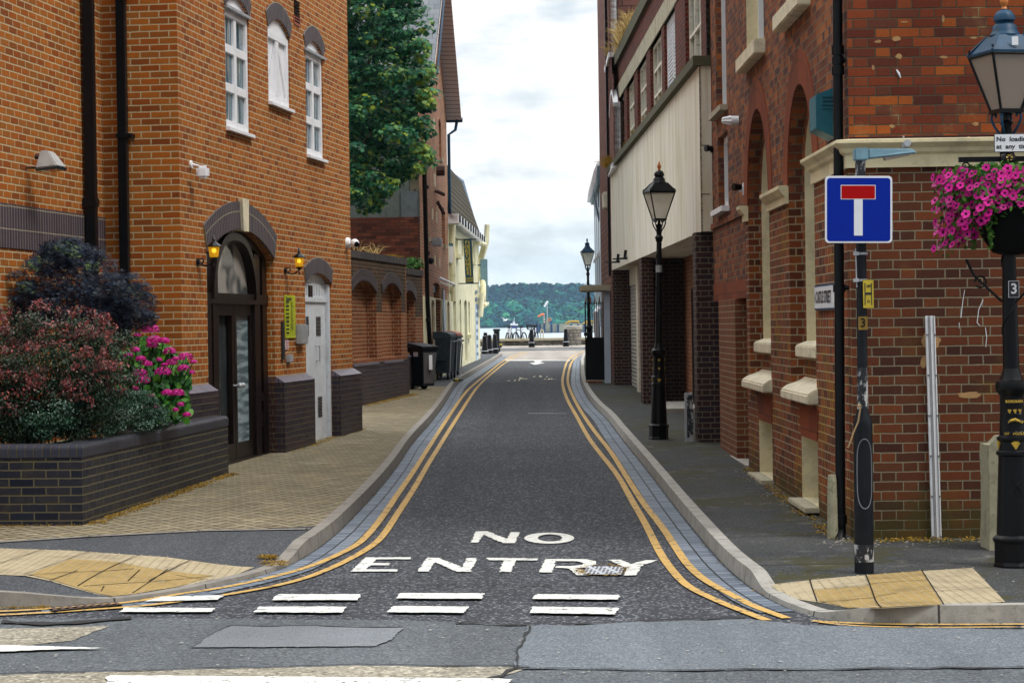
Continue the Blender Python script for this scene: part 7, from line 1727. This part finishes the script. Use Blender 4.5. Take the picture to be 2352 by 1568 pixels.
for x, y in ((125, 560), (150, 556), (170, 570), (75, 600), (290, 655), (315, 665), (60, 650), (205, 600), (95, 590)):
    c = at(x, y + 10, 21.3); blob(L, c, (.12, .1, .06), 60, .075, PALM, (.72, 1), .2, 0, .6, .9)
L.build('foliage', MAT['lf_acer'], ac)
bm = BM(); b0 = Vector((-4.35, 21.7, .7))
for x, y in ((150, 640), (240, 690), (90, 700), (290, 690)): e = at(x, y, 21.6); tube(bm, [b0, b0.lerp(e, .6) + Vector((U(-.1, .1), 0, .05)), e], [.035, .02, .008], 6)
build('stem', bm, MAT['bark'], ac)
be = thing('red_barberry_shrub', (-4.6, 20.4, .74), 'red and purple tinged small leaved shrub overflowing the planter at far left', 'shrub')
L = Leaves()
for _ in range(190):
    x = U(-60, 285); f = x / 290; yt = 735 + max(0, x - 170) * .35 + (20 if x < 60 else 0); y = U(yt, 1015) ; D = 20.2 + (y < 800) * .3 + U(-.2, .3) - (x < 150) * .0
    if x > 190 and y > 960: continue
    c = at(x, y, D); e = rv(); tone = U(-.12, .12); r = U(.10, .2); red = R() < .22 and y < 960
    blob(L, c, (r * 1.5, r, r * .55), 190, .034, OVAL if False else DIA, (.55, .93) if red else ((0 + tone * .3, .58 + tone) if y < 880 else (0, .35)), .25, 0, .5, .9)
for _ in range(26):   # arching sprays with red tips
    x = U(-20, 280); y = U(710, 930); c = at(x, y, 20.0); dx = U(-.25, .25)
    for k in range(70):
        q = c + Vector((dx * k / 70 * 1.3, -.1 * k / 70, .06 * math.sin(k / 70 * 3) + U(-.02, .02))); L.add(q + rv() * .03, rv() + Vector((0, -.4, .5)), rv(), .036 * U(.7, 1.2), DIA, U(.55, .98))
for x in range(0, 280, 22): 
    c = at(x, 735 + max(0, x - 170) * .35 - U(5, 30), 20.5); blob(L, c, (.05, .04, .09), 60, .03, DIA, (.2, .9), .1)
for _ in range(26):
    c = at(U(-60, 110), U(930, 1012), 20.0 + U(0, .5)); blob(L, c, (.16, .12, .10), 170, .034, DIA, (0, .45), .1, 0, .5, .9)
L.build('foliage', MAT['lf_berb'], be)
bm = BM(); b0 = Vector((-4.7, 20.5, .7))
for k in range(12): e = at(U(0, 250), U(760, 900), 20.4); tube(bm, [b0, b0.lerp(e, .5) + Vector((0, 0, .08)), e], [.015, .01, .004], 5)
build('stem', bm, MAT['bark'], be)
sv = thing('small_leaved_silver_shrub', (-4.0, 20.3, .74), 'low dark green shrub with tiny glossy leaves spilling over the planter edge', 'shrub')
L = Leaves()
for _ in range(120):
    x = U(50, 368); y = U(905 + max(0, 200 - x) * .25, 1005 - max(0, x - 150) * .12); D = 20.0 + max(0, x - 150) / 215 * 1.6 + U(-.1, .25)
    c = at(x, y, D); blob(L, c, (.13, .1, .07), 190, .026, DIA, (.0, .75) if R() < .6 else (.4, 1), .25, 0, .6, .9)
for _ in range(40):
    x = U(20, 360); y = U(890, 1000); c = at(x, y, 20.0 + max(0, x - 150) / 215 * 1.6); d = Vector((U(-1, 1), -.3, U(0, .6)))
    for k in range(18): L.add(c + d * (.014 * k) + rv() * .006, rv() + Vector((0, -.4, .6)), rv(), .026, DIA, U(.3, 1))
L.build('foliage', MAT['lf_silver'], sv)
hy_ = thing('pink_hydrangea', (-3.95, 23.2, .74), 'hydrangea with bright pink flower heads beside the dark arched entrance', 'hydrangea')
L = Leaves(); heads = [(1010, 705, 50), (1035, 775, 42), (1100, 780, 32), (1025, 810, 34), (1140, 850, 34), (1245, 890, 42), (1155, 925, 34), (1235, 965, 34), (945, 900, 28), (985, 935, 32), (940, 1000, 42), (960, 1045, 40), (1095, 990, 46), (860, 875, 26), (1300, 920, 18), (1290, 990, 16), (925, 1130, 26), (1125, 1130, 32), (1195, 1130, 36), (855, 1038, 20), (1255, 1275, 22), (1035, 1225, 30), (1015, 1150, 18), (1215, 1205, 18), (910, 840, 26), (1105, 940, 18), (910, 1100, 18), (970, 1225, 20), (1180, 900, 20), (925, 740, 20), (1180, 1240, 16), (1070, 905, 16)]
HP = []
for x, y, r in heads: X, Y = ZB(x, y); HP.append((at(X, Y, 22.75 - (y - 700) / 600 * .9 + U(-.1, .1)), r * .3418 / 205))
for _ in range(1300):
    x = U(0, 1); y = U(0, 1); X = 262 + 175 * x; Y = 775 + 190 * y
    if X < 300 and Y < 800: continue
    if X > 330 + (Y - 745) * 1.1: continue
    if X > 438: continue
    c = at(X, Y, 23.1 - y * .8 + U(-.25, .35)); L.add(c, Vector((U(-.8, .8), -U(.2, 1), U(.3, 1.1))), Vector((U(-.6, .6), -.3, -1)), U(.07, .135), OVAL, U(.0, 1), .25)
L.build('leaves', MAT['lf_hyd'], hy_)
bm = BM(); b0 = Vector((-3.95, 23.2, .72))
for q, r in HP: tube(bm, [b0 + Vector((U(-.2, .2), 0, 0)), b0.lerp(q, .6), q], [.012, .008, .005], 5)
build('stem', bm, MAT['lf_hyd'], hy_)
for q, r in HP:
    L = Leaves(); n = int(90 + r * 2200)
    for _ in range(n):
        d = rv()
        if d.z < -.35: continue
        p = q + Vector((d.x * r * 1.15, d.y * r * 1.15, d.z * r * .75)); L.add(p, d + rv() * .35, rv(), .026, [(0, -.5), (.18, -.18), (.5, 0), (.18, .18), (0, .5), (-.18, .18), (-.5, 0), (-.18, -.18)], U(0, 1), -.2)
    L.build('flower_head', MAT['pink'], hy_)
# ---- hanging basket of petunias on the near lamp
random.seed(21)
hb = thing('hanging_basket', tuple(T2 @ Vector((0, 0, 2.5))), 'black basket overflowing with magenta petunias on the nearest lamp post', 'hanging basket')
zc0 = at(2300, 462, p2.y).z; bc = T2 @ Vector((0, 0, 0)); bc = Vector((at(2322, 500, p2.y).x, p2.y, 0))
bm = BM(); lathe(bm, [(.06, zc0 - .38), (.13, zc0 - .36), (.21, zc0 - .24), (.255, zc0 - .08), (.27, zc0 + .05)], bc, 26); build('basket_bowl', bm, MAT['rubber'], hb, smooth=True)
L = Leaves(); FL = []
for _ in range(1100):
    a = U(PI * .78, PI * 2.22); rr = .30 + .20 * R() ** .7; ph = U(-.42, .30)
    # ball ring around the pole: left bulge is widest
    lx = math.cos(a); side = abs(lx) ** 1.6; rad = rr * (1 + .10 * side) - (1 - side) * .08; z = zc0 + .08 + (ph * .62 if ph > 0 else ph * (.25 + 1.0 * side)) * .78 - max(0, rr - .42) * .5
    p = Vector((bc.x + lx * rad, bc.y + math.sin(a) * rad * .8, z)); FL.append((p, Vector((lx, math.sin(a), .35))))
for p, d in FL[:700]:
    for _ in range(3): L.add(p - d * .04 + rv() * .05, d + rv() * .9, rv(), U(.025, .045), OVAL, U(0, 1))
# foliage mass under the flowers
for _ in range(1500):
    a = U(0, 2 * PI); rr = U(.12, .42); p = Vector((bc.x + math.cos(a) * rr, bc.y + math.sin(a) * rr * .85, zc0 + U(-.05, .26) - max(0, rr - .3) * .5)); L.add(p, rv() + Vector((0, -.5, .5)), rv(), U(.03, .05), OVAL, U(0, 1))
for _ in range(8):
    a = U(PI, 2 * PI); p = Vector((bc.x + math.cos(a) * .3, bc.y + math.sin(a) * .3, zc0))
    for k in range(22): L.add(p + Vector((U(-.01, .01), U(-.01, .01), -.016 * k)), rv() + Vector((0, -.6, .2)), rv(), .03, OVAL, U(.2, 1))
L.build('foliage', MAT['lf_pet'], hb)
me_v, me_f, me_r = [], [], []
def flower(p, d, s, tone):
    n = (d.normalized() + rv() * .35 + Vector((0, -.35, .1))).normalized(); t = n.cross(Vector((0, 0, 1))).normalized(); b = n.cross(t)
    k0 = len(me_v); me_v.append(p - n * s * .32)
    N_ = 15
    for i in range(N_):
        a = 2 * PI * i / N_; r = s * .30; me_v.append(p + (t * math.cos(a) + b * math.sin(a)) * r - n * s * .05)
    for i in range(N_):
        a = 2 * PI * i / N_; r = s * (1 - .16 * abs(math.sin(2.5 * a))); me_v.append(p + (t * math.cos(a) + b * math.sin(a)) * r + n * s * .04 * math.sin(5 * a))
    for i in range(N_):
        j = (i + 1) % N_; me_f.append((k0, k0 + 1 + i, k0 + 1 + j)); me_r.append(0.0); me_f.append((k0 + 1 + i, k0 + 1 + N_ + i, k0 + 1 + N_ + j, k0 + 1 + j)); me_r.append(min(1, max(.25, tone + (.12 if i % 3 == 0 else 0))))
sel = []
for p, d in FL:
    if R() < .93 and all((p - q).length > .043 for q, _ in sel): sel.append((p, d))
for p, d in sel: flower(p, d, U(.022, .040), U(.22, .8))
me = bpy.data.meshes.new('petunia_flowers'); o_ = ORI[hb.name]; me.from_pydata([tuple(v - o_) for v in me_v], [], me_f); me.materials.append(MAT['petal']); a = me.attributes.new('rnd', 'FLOAT', 'FACE'); a.data.foreach_set('value', me_r)
ob = bpy.data.objects.new('petunia_flowers', me); col.objects.link(ob); ob.parent = hb; ob['kind'] = 'stuff'
# ---- grasses, moss and weeds
def blades(name, label, cat, pts, h, n, mat, lean=.6, kind=None):
    L = Leaves()
    for p in pts:
        p = Vector(p)
        for _ in range(n):
            d = Vector((U(-lean, lean), U(-lean, lean), 1)).normalized(); hh_ = h * U(.5, 1.1); b = p + Vector((U(-.08, .08), U(-.08, .08), 0)); s = d.cross(Vector((0, 1, 0))).normalized() * h * .012
            m_ = b + d * hh_ * .6; e = b + d * hh_ + Vector((d.x * hh_ * .5, 0, -.2 * hh_)); k = len(L.v); L.v += [b - s, b + s, m_ + s, e, m_ - s]; L.f.append((k, k + 1, k + 2, k + 3, k + 4)); L.r.append(R())
    t = thing(name, tuple(pts[0]), label, cat); o = L.build('blades', mat, t); return t
pg = [WU.P(u_, 7.9, U(-.3, .05)) for u_ in [WU.L - .3 - 6.5 * R() ** 1.4 for _ in range(60)]]
blades('dry_grass', 'dry golden grass tufts growing on the workshop parapet', 'grass', pg, .55, 20, MAT['dry'])
gp = [W4.P(k4(x), zt4, -.1) for x in (210, 225, 330, 345, 352, 365, 372)]
blades('dry_grass', 'dry grass tuft on top of the arched garden wall', 'grass', gp, .34, 8, MAT['dry'], 1.2)
mo = [W4.P(k4(x), zt4 + .0, U(-.2, .02)) for x in range(470, 545, 4)]
blades('golden_moss', 'golden moss cushion on the far end of the garden wall', 'moss', mo, .09, 40, MAT['dryo'], 1.0)
wd_ = [WF.P(WF.u(*ZK(x, 440)), WF.uz(*ZK(x, 470))[1], .1) for x in (590, 610, 630, 645)]
L = Leaves()
for p in wd_: blob(L, p + Vector((0, 0, .1)), (.25, .1, .18), 90, .08, OVAL, (0, 1), .1)
t = thing('wall_weed', tuple(wd_[0]), 'small green weed growing above the third blind arch', 'weed'); L.build('foliage', MAT['weed'], t)
cp = [WL.P(U(0, 1) ** .7 * WL.L, ZS1 + .12, U(-.1, .08)) for _ in range(120)]
blades('coping_moss', 'yellow green moss and stubby plants along the workshop sill', 'moss', cp, .10, 16, MAT['dryo'], .9)
cp = [WL.P(WL.L - U(.1, 1.6), ZS1 + .12, U(-.1, .1)) for _ in range(14)]
blades('fern_tuft', 'browned fern tufts at the far end of the workshop sill', 'fern', cp, .35, 18, MAT['dryo'], 1.1)
# moss and dry debris at the wall feet
gp = []
def along(a, b, n, w=.08):
    for _ in range(n):
        t_ = R(); x = a[0] + (b[0] - a[0]) * t_ + U(0, w); y = a[1] + (b[1] - a[1]) * t_ + U(-w, w); gp.append((x, y, gz(y) + hp(x, y) + .004))
along((-3.82, 19.35), (-3.30, 25.2), 300, .12); along((-3.0, 28.8), (-2.4, 34), 90, .1); along((-2.95, 42), (-2.2, 46.9), 260, .22)
along((-6, 19.5), (-3.9, 19.25), 50, .05)
along((2.50, 17.4), (2.62, 24.9), 160, .1); along((2.6, 17.15), (5, 17.05), 120, .12)
L = Leaves()
for p in gp:
    p = Vector(p)
    for _ in range(10): L.add(p + Vector((U(-.05, .05), U(-.07, .07), U(0, .015))), rv() * .6 + Vector((0, 0, 1)), rv(), U(.012, .03), DIA, R())
o = L.build('moss_litter', MAT['dryo']); o['kind'] = 'stuff'; o['label'] = 'golden moss and dry debris along the wall feet'; o['category'] = 'moss'
gp = []
for K, sd in ((KL, 1), (KR, -1)):
    pts = offs(K, -.01 * sd if sd > 0 else -.01, sd)
    for (a, b) in zip(K, K[1:]):
        n_ = int(math.hypot(b[0] - a[0], b[1] - a[1]) * 5)
        if a[1] < 45 and n_ < 400:
            for _ in range(n_):
                t_ = R(); x = a[0] + (b[0] - a[0]) * t_; y = a[1] + (b[1] - a[1]) * t_
                if noise.noise(Vector((x * 1.3, y * 1.3, 0))) > .05: gp.append((x + U(-.03, .03), y + U(-.03, .03), gz(y) + .008))
for _ in range(80):
    p = hit(*ZC(U(0, 330), U(1055, 1075))); gp.append((p[0], p[1], gz(p[1]) + .01))
for (x, y, rx, ry) in ((1835, 775, 90, 18), (1800, 730, 60, 10)):
    for _ in range(70): p = hit(*ZC(x + U(-rx, rx), y + U(-ry, ry)), hp); gp.append((p[0], p[1], gz(p[1]) + hp(*p) + .012))
for _ in range(55):
    a = U(0, 2 * PI); p = hit(*ZD(1780 + 150 * math.cos(a) * U(.9, 1.15), 824 + 36 * math.sin(a) * U(.9, 1.2))); gp.append((p[0], p[1], gz(p[1]) + .014))
L = Leaves()
for p in gp:
    p = Vector(p)
    for _ in range(8): L.add(p + Vector((U(-.03, .03), U(-.03, .03), U(0, .01))), rv() * .5 + Vector((0, 0, 1)), rv(), U(.008, .022), DIA, R())
o = L.build('gutter_moss', MAT['dryo']); o['kind'] = 'stuff'; o['label'] = 'moss and grit in the gutters and joints'; o['category'] = 'moss'
# broken surface at the foot of the right walls
bm = BM()
for _ in range(420):
    if R() < .5: x, y = 2.66 - abs(random.gauss(0, .10)), U(17.3, 25)
    else: x, y = U(2.4, 5), 17.2 - abs(random.gauss(0, .28))
    s_ = U(.004, .014); z = gz(y) + hp(x, y) + .003
    lathe(bm, [(s_, 0), (s_ * .8, s_ * .5), (s_ * .3, s_ * .7)], (x, y, z), 5)
o = tag(build('rubble', bm, MAT['kerb']), 'crumbled grit at the foot of the right hand walls', 'rubble', kind='stuff')
# tiny pebbles and gum spots
bm = BM()
for _ in range(420):
    x, y = (U(0, 2352), U(1000, 1560)); h0 = hit(x, y)
    if not (-6 < h0[0] < 5): continue
    side_w = h0[0] > 2.2 or h0[0] < -2.2
    z = gz(h0[1]) + (hp(*h0) if abs(h0[0]) > 3.2 else 0) + .012; s = U(.004, .013)
    vs = [bm.verts.new((h0[0] + s * math.cos(k * 1.2566) * U(.6, 1.2), h0[1] + s * 1.2 * math.sin(k * 1.2566), z + .004)) for k in range(5)]; bm.faces.new(vs)
o = tag(build('gravel_specks', bm, MAT['whiteb']), 'loose grit and specks on the road', 'grit', kind='stuff')
# ================================================================ HARBOUR AND FAR SHORE
SEA = EYE - 3.0
bm = BM(); face(bm, [(-1500, 110.2, SEA), (1500, 110.2, SEA), (1500, 2900, SEA), (-1500, 2900, SEA)]); tag(build('water', bm, MAT['water']), kind='structure')
DI = 1990.0
# hill profile from the ridge line
def ridge(x):
    P = [(900, 690), (1090, 672), (1105, 668), (1130, 665), (1150, 663), (1180, 661), (1220, 661), (1280, 660), (1330, 661), (1345, 662), (1400, 668), (1600, 690)]
    if x <= P[0][0]: return P[0][1]
    for (a, ya), (b, yb) in zip(P, P[1:]):
        if x <= b: return ya + (yb - ya) * (x - a) / (b - a)
    return 690
bm = BM(); cols = []
for i in range(41):
    x = 200 + i * 50; p0 = at(x, 745, DI); hz_ = at(x, ridge(x) + 8, DI + 330).z
    cols.append([bm.verts.new((p0.x, DI, SEA - 1)), bm.verts.new((p0.x * 1.05, DI + 60, SEA + 4)), bm.verts.new((p0.x * 1.1, DI + 200, SEA + (hz_ - SEA) * .6)), bm.verts.new((p0.x * 1.165, DI + 330, hz_ - 4)), bm.verts.new((p0.x * 1.3, DI + 700, SEA - 1))])
for a, b in zip(cols, cols[1:]):
    for k in range(4): bm.faces.new((a[k], b[k], b[k + 1], a[k + 1]))
tag(build('hill', bm, MAT['hill'], smooth=True), kind='structure')
random.seed(3); L = Leaves()
def crown(c, r, tone, h=1.0, n=95):
    for _ in range(n):
        d = rv()
        if d.z < -.3: d.z = -d.z
        p = c + Vector((d.x * r, d.y * r, d.z * r * h)) * U(.75, 1.05)
        L.add(p, d + rv() * .4, rv(), r * U(.45, .75), OVAL, max(0, min(1, tone + U(-.15, .15))), .1)
rows = 15
for j in range(rows):
    f = j / (rows - 1); Y = DI + 15 + f * 320
    x = 1040.0
    while x < 1420:
        px = x + U(-3, 3); yr = ridge(px)
        y = 749 + (yr + 4 - 749) * (f ** .85); c = at(px, y + U(-2, 2), Y)
        light = R() < (.42 if f < .62 else .10); tone = U(.55, .95) if light else U(.02, .4)
        r = U(4.0, 7.2) * (1.25 if (light and f < .5) else .85); crown(c, r, tone, 1.0 if f < .7 else 1.15, 70)
        x += U(4.5, 7.5)
o = L.build('woodland', MAT['wood_far']); o['kind'] = 'stuff'; o['label'] = 'dense blue green woodland covering the far shore'; o['category'] = 'woodland'
# jetty
DJ = 735.0; s_ = 5000 / DJ
def fj(x, y): return at(*ZE(x, y), DJ)
jt = thing('jetty', tuple(fj(1450, 980)), 'long pale concrete jetty with dark fenders across the harbour', 'jetty')
a_, b_ = fj(1040, 857), fj(2100, 972); bm = BM(); box(bm, a_.x, b_.x, DJ, DJ + 12, b_.z, a_.z); build('deck_wall', bm, stone('stained_jetty_concrete', (.42, .42, .34), sc_=.4, dirt=(.16, .17, .13)), jt)
bm = BM()
for x in (1040, 1080, 1140, 1240, 1330, 1515, 1610, 1700): p = fj(x, 857); box(bm, p.x - .35, p.x + .35, DJ - .8, DJ - .01, b_.z - .2, p.z)
box(bm, a_.x, b_.x, DJ - .6, DJ - .01, b_.z - .3, b_.z + .35); build('fender', bm, MAT['binbl'], jt)
bm = BM()
for xa, xb in ((1430, 1620), (1680, 1870)):
    p, q = fj(xa, 853), fj(xb, 815); tube(bm, [(p.x, DJ, p.z), (p.x + 1.3, DJ, q.z), (q.x, DJ, q.z), (q.x, DJ, p.z)], .3, 6); tube(bm, [(p.x + 1.3, DJ, q.z), (p.x + 1.3, DJ, p.z)], .25, 6)
    tube(bm, [(p.x + .6, DJ, (p.z + q.z) / 2), (q.x, DJ, (p.z + q.z) / 2)], .12, 6)
build('yellow_railing', bm, plain('yellow_rail_paint', (.62, .36, .01), .5), jt)
bm = BM(); p, q = fj(1165, 855), fj(1195, 805); box(bm, p.x, q.x, DJ, DJ + 1, p.z, q.z); build('yellow_cabinet', bm, MAT['hyd'], jt)
bm = BM(); p, q = fj(1225, 855), fj(1240, 800); box(bm, p.x, q.x, DJ, DJ + 1, p.z, q.z); build('blue_post', bm, MAT['signb'], jt)
lf = thing('lifebuoy', tuple(fj(1213, 800)), 'round orange lifebuoy on the jetty', 'lifebuoy'); c = fj(1213, 800); bm = BM(); tube(bm, [c + Vector((.45 * math.cos(a), 0, .45 * math.sin(a) + .1)) for a in [i * 2 * PI / 16 for i in range(17)]], .2, 8); build('ring', bm, MAT['rust'], lf)
ws2 = thing('windsock', tuple(fj(1137, 855)), 'orange windsock on a red and white pole on the jetty', 'windsock')
p, q = fj(1139, 855), fj(1137, 715)
for i in range(8):
    bm = BM(); z0, z1_ = p.z + (q.z - p.z) * i / 8, p.z + (q.z - p.z) * (i + 1) / 8; tube(bm, [(p.x, DJ, z0), (p.x, DJ, z1_)], .22, 6); build('pole_band', bm, MAT['signr'] if i % 2 == 0 else MAT['white'], ws2)
bm = BM(); tube(bm, [fj(1138, 722), fj(1110, 722), fj(1085, 735), fj(1050, 757)], [.40, .42, .38, .28], 10); build('sock', bm, plain('orange_sock', (.80, .22, .08), .7), ws2)
ma = thing('light_mast', tuple(fj(1180, 855)), 'tall thin mast with lamps on the jetty', 'mast'); bm = BM(); tube(bm, [fj(1182, 855), fj(1180, 555)], .2, 6); tube(bm, [fj(1163, 575), fj(1195, 575)], .15, 6); build('mast_pole', bm, MAT['galv'], ma)
bm = BM(); 
for x, y in ((1147, 605), (1180, 552), (1163, 578)): bmesh.ops.create_uvsphere(bm, u_segments=8, v_segments=6, radius=.4, matrix=Matrix.Translation(fj(x, y)))
build('mast_lamp', bm, MAT['white'], ma)
DBt = 1700.0; fb_ = lambda x, y: at(*ZE(x, y), DBt)
bt = thing('ferry_boat', tuple(fb_(720, 905)), 'small blue hulled white boat crossing the harbour', 'boat')
a_, b_ = fb_(668, 878), fb_(775, 912); bm = BM(); hexa(bm, [Vector(q) for q in ((a_.x + .8, DBt, SEA - .1), (b_.x - .8, DBt, SEA - .1), (b_.x - .8, DBt + 3.5, SEA - .1), (a_.x + .8, DBt + 3.5, SEA - .1), (a_.x, DBt - .3, a_.z), (b_.x, DBt - .3, a_.z), (b_.x, DBt + 4, a_.z), (a_.x, DBt + 4, a_.z))]); build('hull', bm, MAT['signb'], bt)
bm = BM(); p, q = fb_(668, 880), fb_(735, 845); box(bm, p.x, q.x, DBt, DBt + 3, p.z, q.z); p, q = fb_(735, 880), fb_(775, 853); box(bm, p.x, q.x, DBt, DBt + 3, p.z, q.z); p, q = fb_(700, 845), fb_(733, 825); box(bm, p.x, q.x, DBt, DBt + 3, p.z, q.z); build('cabin', bm, MAT['white'], bt)
bm = BM(); tube(bm, [fb_(722, 845), fb_(722, 765)], .16, 6); tube(bm, [fb_(708, 845), fb_(708, 795)], .12, 6); build('mast', bm, MAT['white'], bt)
g_ = at(*ZE(595, 803), 500); gl = thing('seagull', tuple(g_), 'white seagull flying low over the harbour', 'bird'); ORI[gl.name] = Vector(g_)
bm = BM(); tube(bm, [g_ + Vector(q) for q in ((-.5, 0, -.1), (-.2, 0, 0), (.2, 0, .0), (.45, 0, -.05))], [.06, .22, .2, .04], 8)
for sx, pts in ((1, ((0, 0, .05), (-.4, -.4, .45), (-1.0, -.7, .75))), (-1, ((0, 0, .05), (.4, .4, .35), (1.4, .8, -.05)))):
    a1, b1, c1 = [g_ + Vector(q) for q in pts]; face(bm, [a1 + Vector((.22, 0, 0)), b1 + Vector((.2, 0, 0)), c1, b1 - Vector((.18, 0, .08)), a1 - Vector((.2, 0, 0))])
build('body', bm, MAT['white'], gl)
# ================================================================ LIGHT
w = NT('World', True); sc.world = w.m
SUN_EL, SUN_AZ = math.radians(56), math.radians(125)
sky = w.n('ShaderNodeTexSky', sky_type='NISHITA'); sky.sun_disc = False; sky.sun_elevation = SUN_EL; sky.sun_rotation = SUN_AZ; sky.air_density = 1.2; sky.dust_density = 1.5
tc = w.n('ShaderNodeTexCoord'); g = tc.outputs['Generated']; zz = w.sep(g)[2]; 
vv = w.vscale(g, 1, 1, 2.2)
c1 = w.noise(vv, 9, 6, .60); c2 = w.noise(w.vscale(g, 1, 1, 3.0), 26, 5, .6)
cl_ = w.M('ADD', w.M('MULTIPLY', c1, .7), w.M('MULTIPLY', c2, .3))
cloud = w.ramp(cl_, [(.38, (.58, .64, .70)), (.46, (.74, .78, .81)), (.53, (.90, .91, .91)), (.62, (1.0, 1.0, .99))])
low = w.step(zz, .0, .07); cloud = w.mix(w.M('MULTIPLY', w.M('SUBTRACT', 1.0, low), .6), cloud, (.64, .80, .90, 1))
lift = w.M('ADD', .88, w.M('MULTIPLY', w.step(zz, .16, .95), 2.0))
yy_ = w.step(w.sep(g)[1], -.9, .7); lift = w.M('MULTIPLY', lift, w.M('ADD', .42, w.M('MULTIPLY', yy_, .62)))
bgc = w.n('ShaderNodeBackground'); w.set(bgc.inputs[0], cloud); w.set(bgc.inputs[1], w.M('MULTIPLY', lift, 1.0))
bgs = w.n('ShaderNodeBackground'); w.set(bgs.inputs[0], sky.outputs[0]); bgs.inputs[1].default_value = .12
mx = w.n('ShaderNodeMixShader'); w.set(mx.inputs[0], w.M('ADD', .78, w.M('MULTIPLY', w.step(cl_, .40, .5), .2))); w.t.links.new(bgs.outputs[0], mx.inputs[1]); w.t.links.new(bgc.outputs[0], mx.inputs[2])
o = w.n('ShaderNodeOutputWorld'); w.t.links.new(mx.outputs[0], o.inputs[0])
ld = bpy.data.lights.new('sun', 'SUN'); ld.energy = 1.5; ld.angle = math.radians(16); ld.color = (1, .95, .88)
lo = bpy.data.objects.new('sun', ld); col.objects.link(lo)
# sky texture rotation: sun azimuth measured from +Y towards +X
sd = Vector((math.sin(SUN_AZ) * math.cos(SUN_EL), math.cos(SUN_AZ) * math.cos(SUN_EL), math.sin(SUN_EL)))
lo.rotation_euler = sd.to_track_quat('Z', 'Y').to_euler()
sc.view_settings.view_transform = 'Standard'; sc.view_settings.look = 'None'; sc.view_settings.gamma = 1; sc.view_settings.exposure = 0.45

# ---------------------------------------------------------------- haze
if True:
    bm = BM(); box(bm, -1600, 1600, -60, 3000, SEA - 2, 90); n = NT('haze_air'); pv = n.n('ShaderNodeVolumePrincipled')
    pv.inputs['Color'].default_value = (.50, .74, .95, 1); pv.inputs['Density'].default_value = .00009; pv.inputs['Anisotropy'].default_value = .2
    o = n.n('ShaderNodeOutputMaterial'); n.t.links.new(pv.outputs[0], o.inputs['Volume'])
    hz = build('haze', bm, n.m, uv=False); hz['kind'] = 'stuff'
# ---------------------------------------------------------------- loose repeats inside one part become parts of their own
def islands(me):
    par = list(range(len(me.vertices)))
    def fd(a):
        while par[a] != a: par[a] = par[par[a]]; a = par[a]
        return a
    for e in me.edges:
        a, b = fd(e.vertices[0]), fd(e.vertices[1])
        if a != b: par[a] = b
    g = {}
    for v in range(len(par)): g.setdefault(fd(v), set()).add(v)
    return list(g.values())
SPLIT = {'door_knob', 'canopy_rib', 'white_panel', 'stone_block', 'window_sill', 'spear_tip', 'chipped_paint', 'banding_clip', 'gutter_joint', 'fender', 'mast_lamp', 'downpipe_', 'mast', 'clip', 'letter_stroke', 'waste_pipe', 'trunnion', 'mortar_patch', 'gutter', 'ladder_bar', 'gold_shell', 'drip', 'rib_pattern', 'side_light_rail', 'bracket', 'brick_pier'}
for ob in [o for o in sc.objects if o.type == 'MESH' and o.name.split('.')[0] in SPLIT and o.parent]:
    isl = islands(ob.data)
    if len(isl) < 2 or len(isl) > 60: continue
    src = ob.data
    for k, g in enumerate(isl):
        b = bmesh.new(); b.from_mesh(src); b.verts.ensure_lookup_table()
        bmesh.ops.delete(b, geom=[v for v in b.verts if v.index not in g], context='VERTS')
        me = bpy.data.meshes.new(ob.name); b.to_mesh(me); b.free()
        for mm in src.materials: me.materials.append(mm)
        if k == 0: ob.data = me
        else:
            c = ob.copy(); c.data = me; col.objects.link(c); c.parent = ob.parent
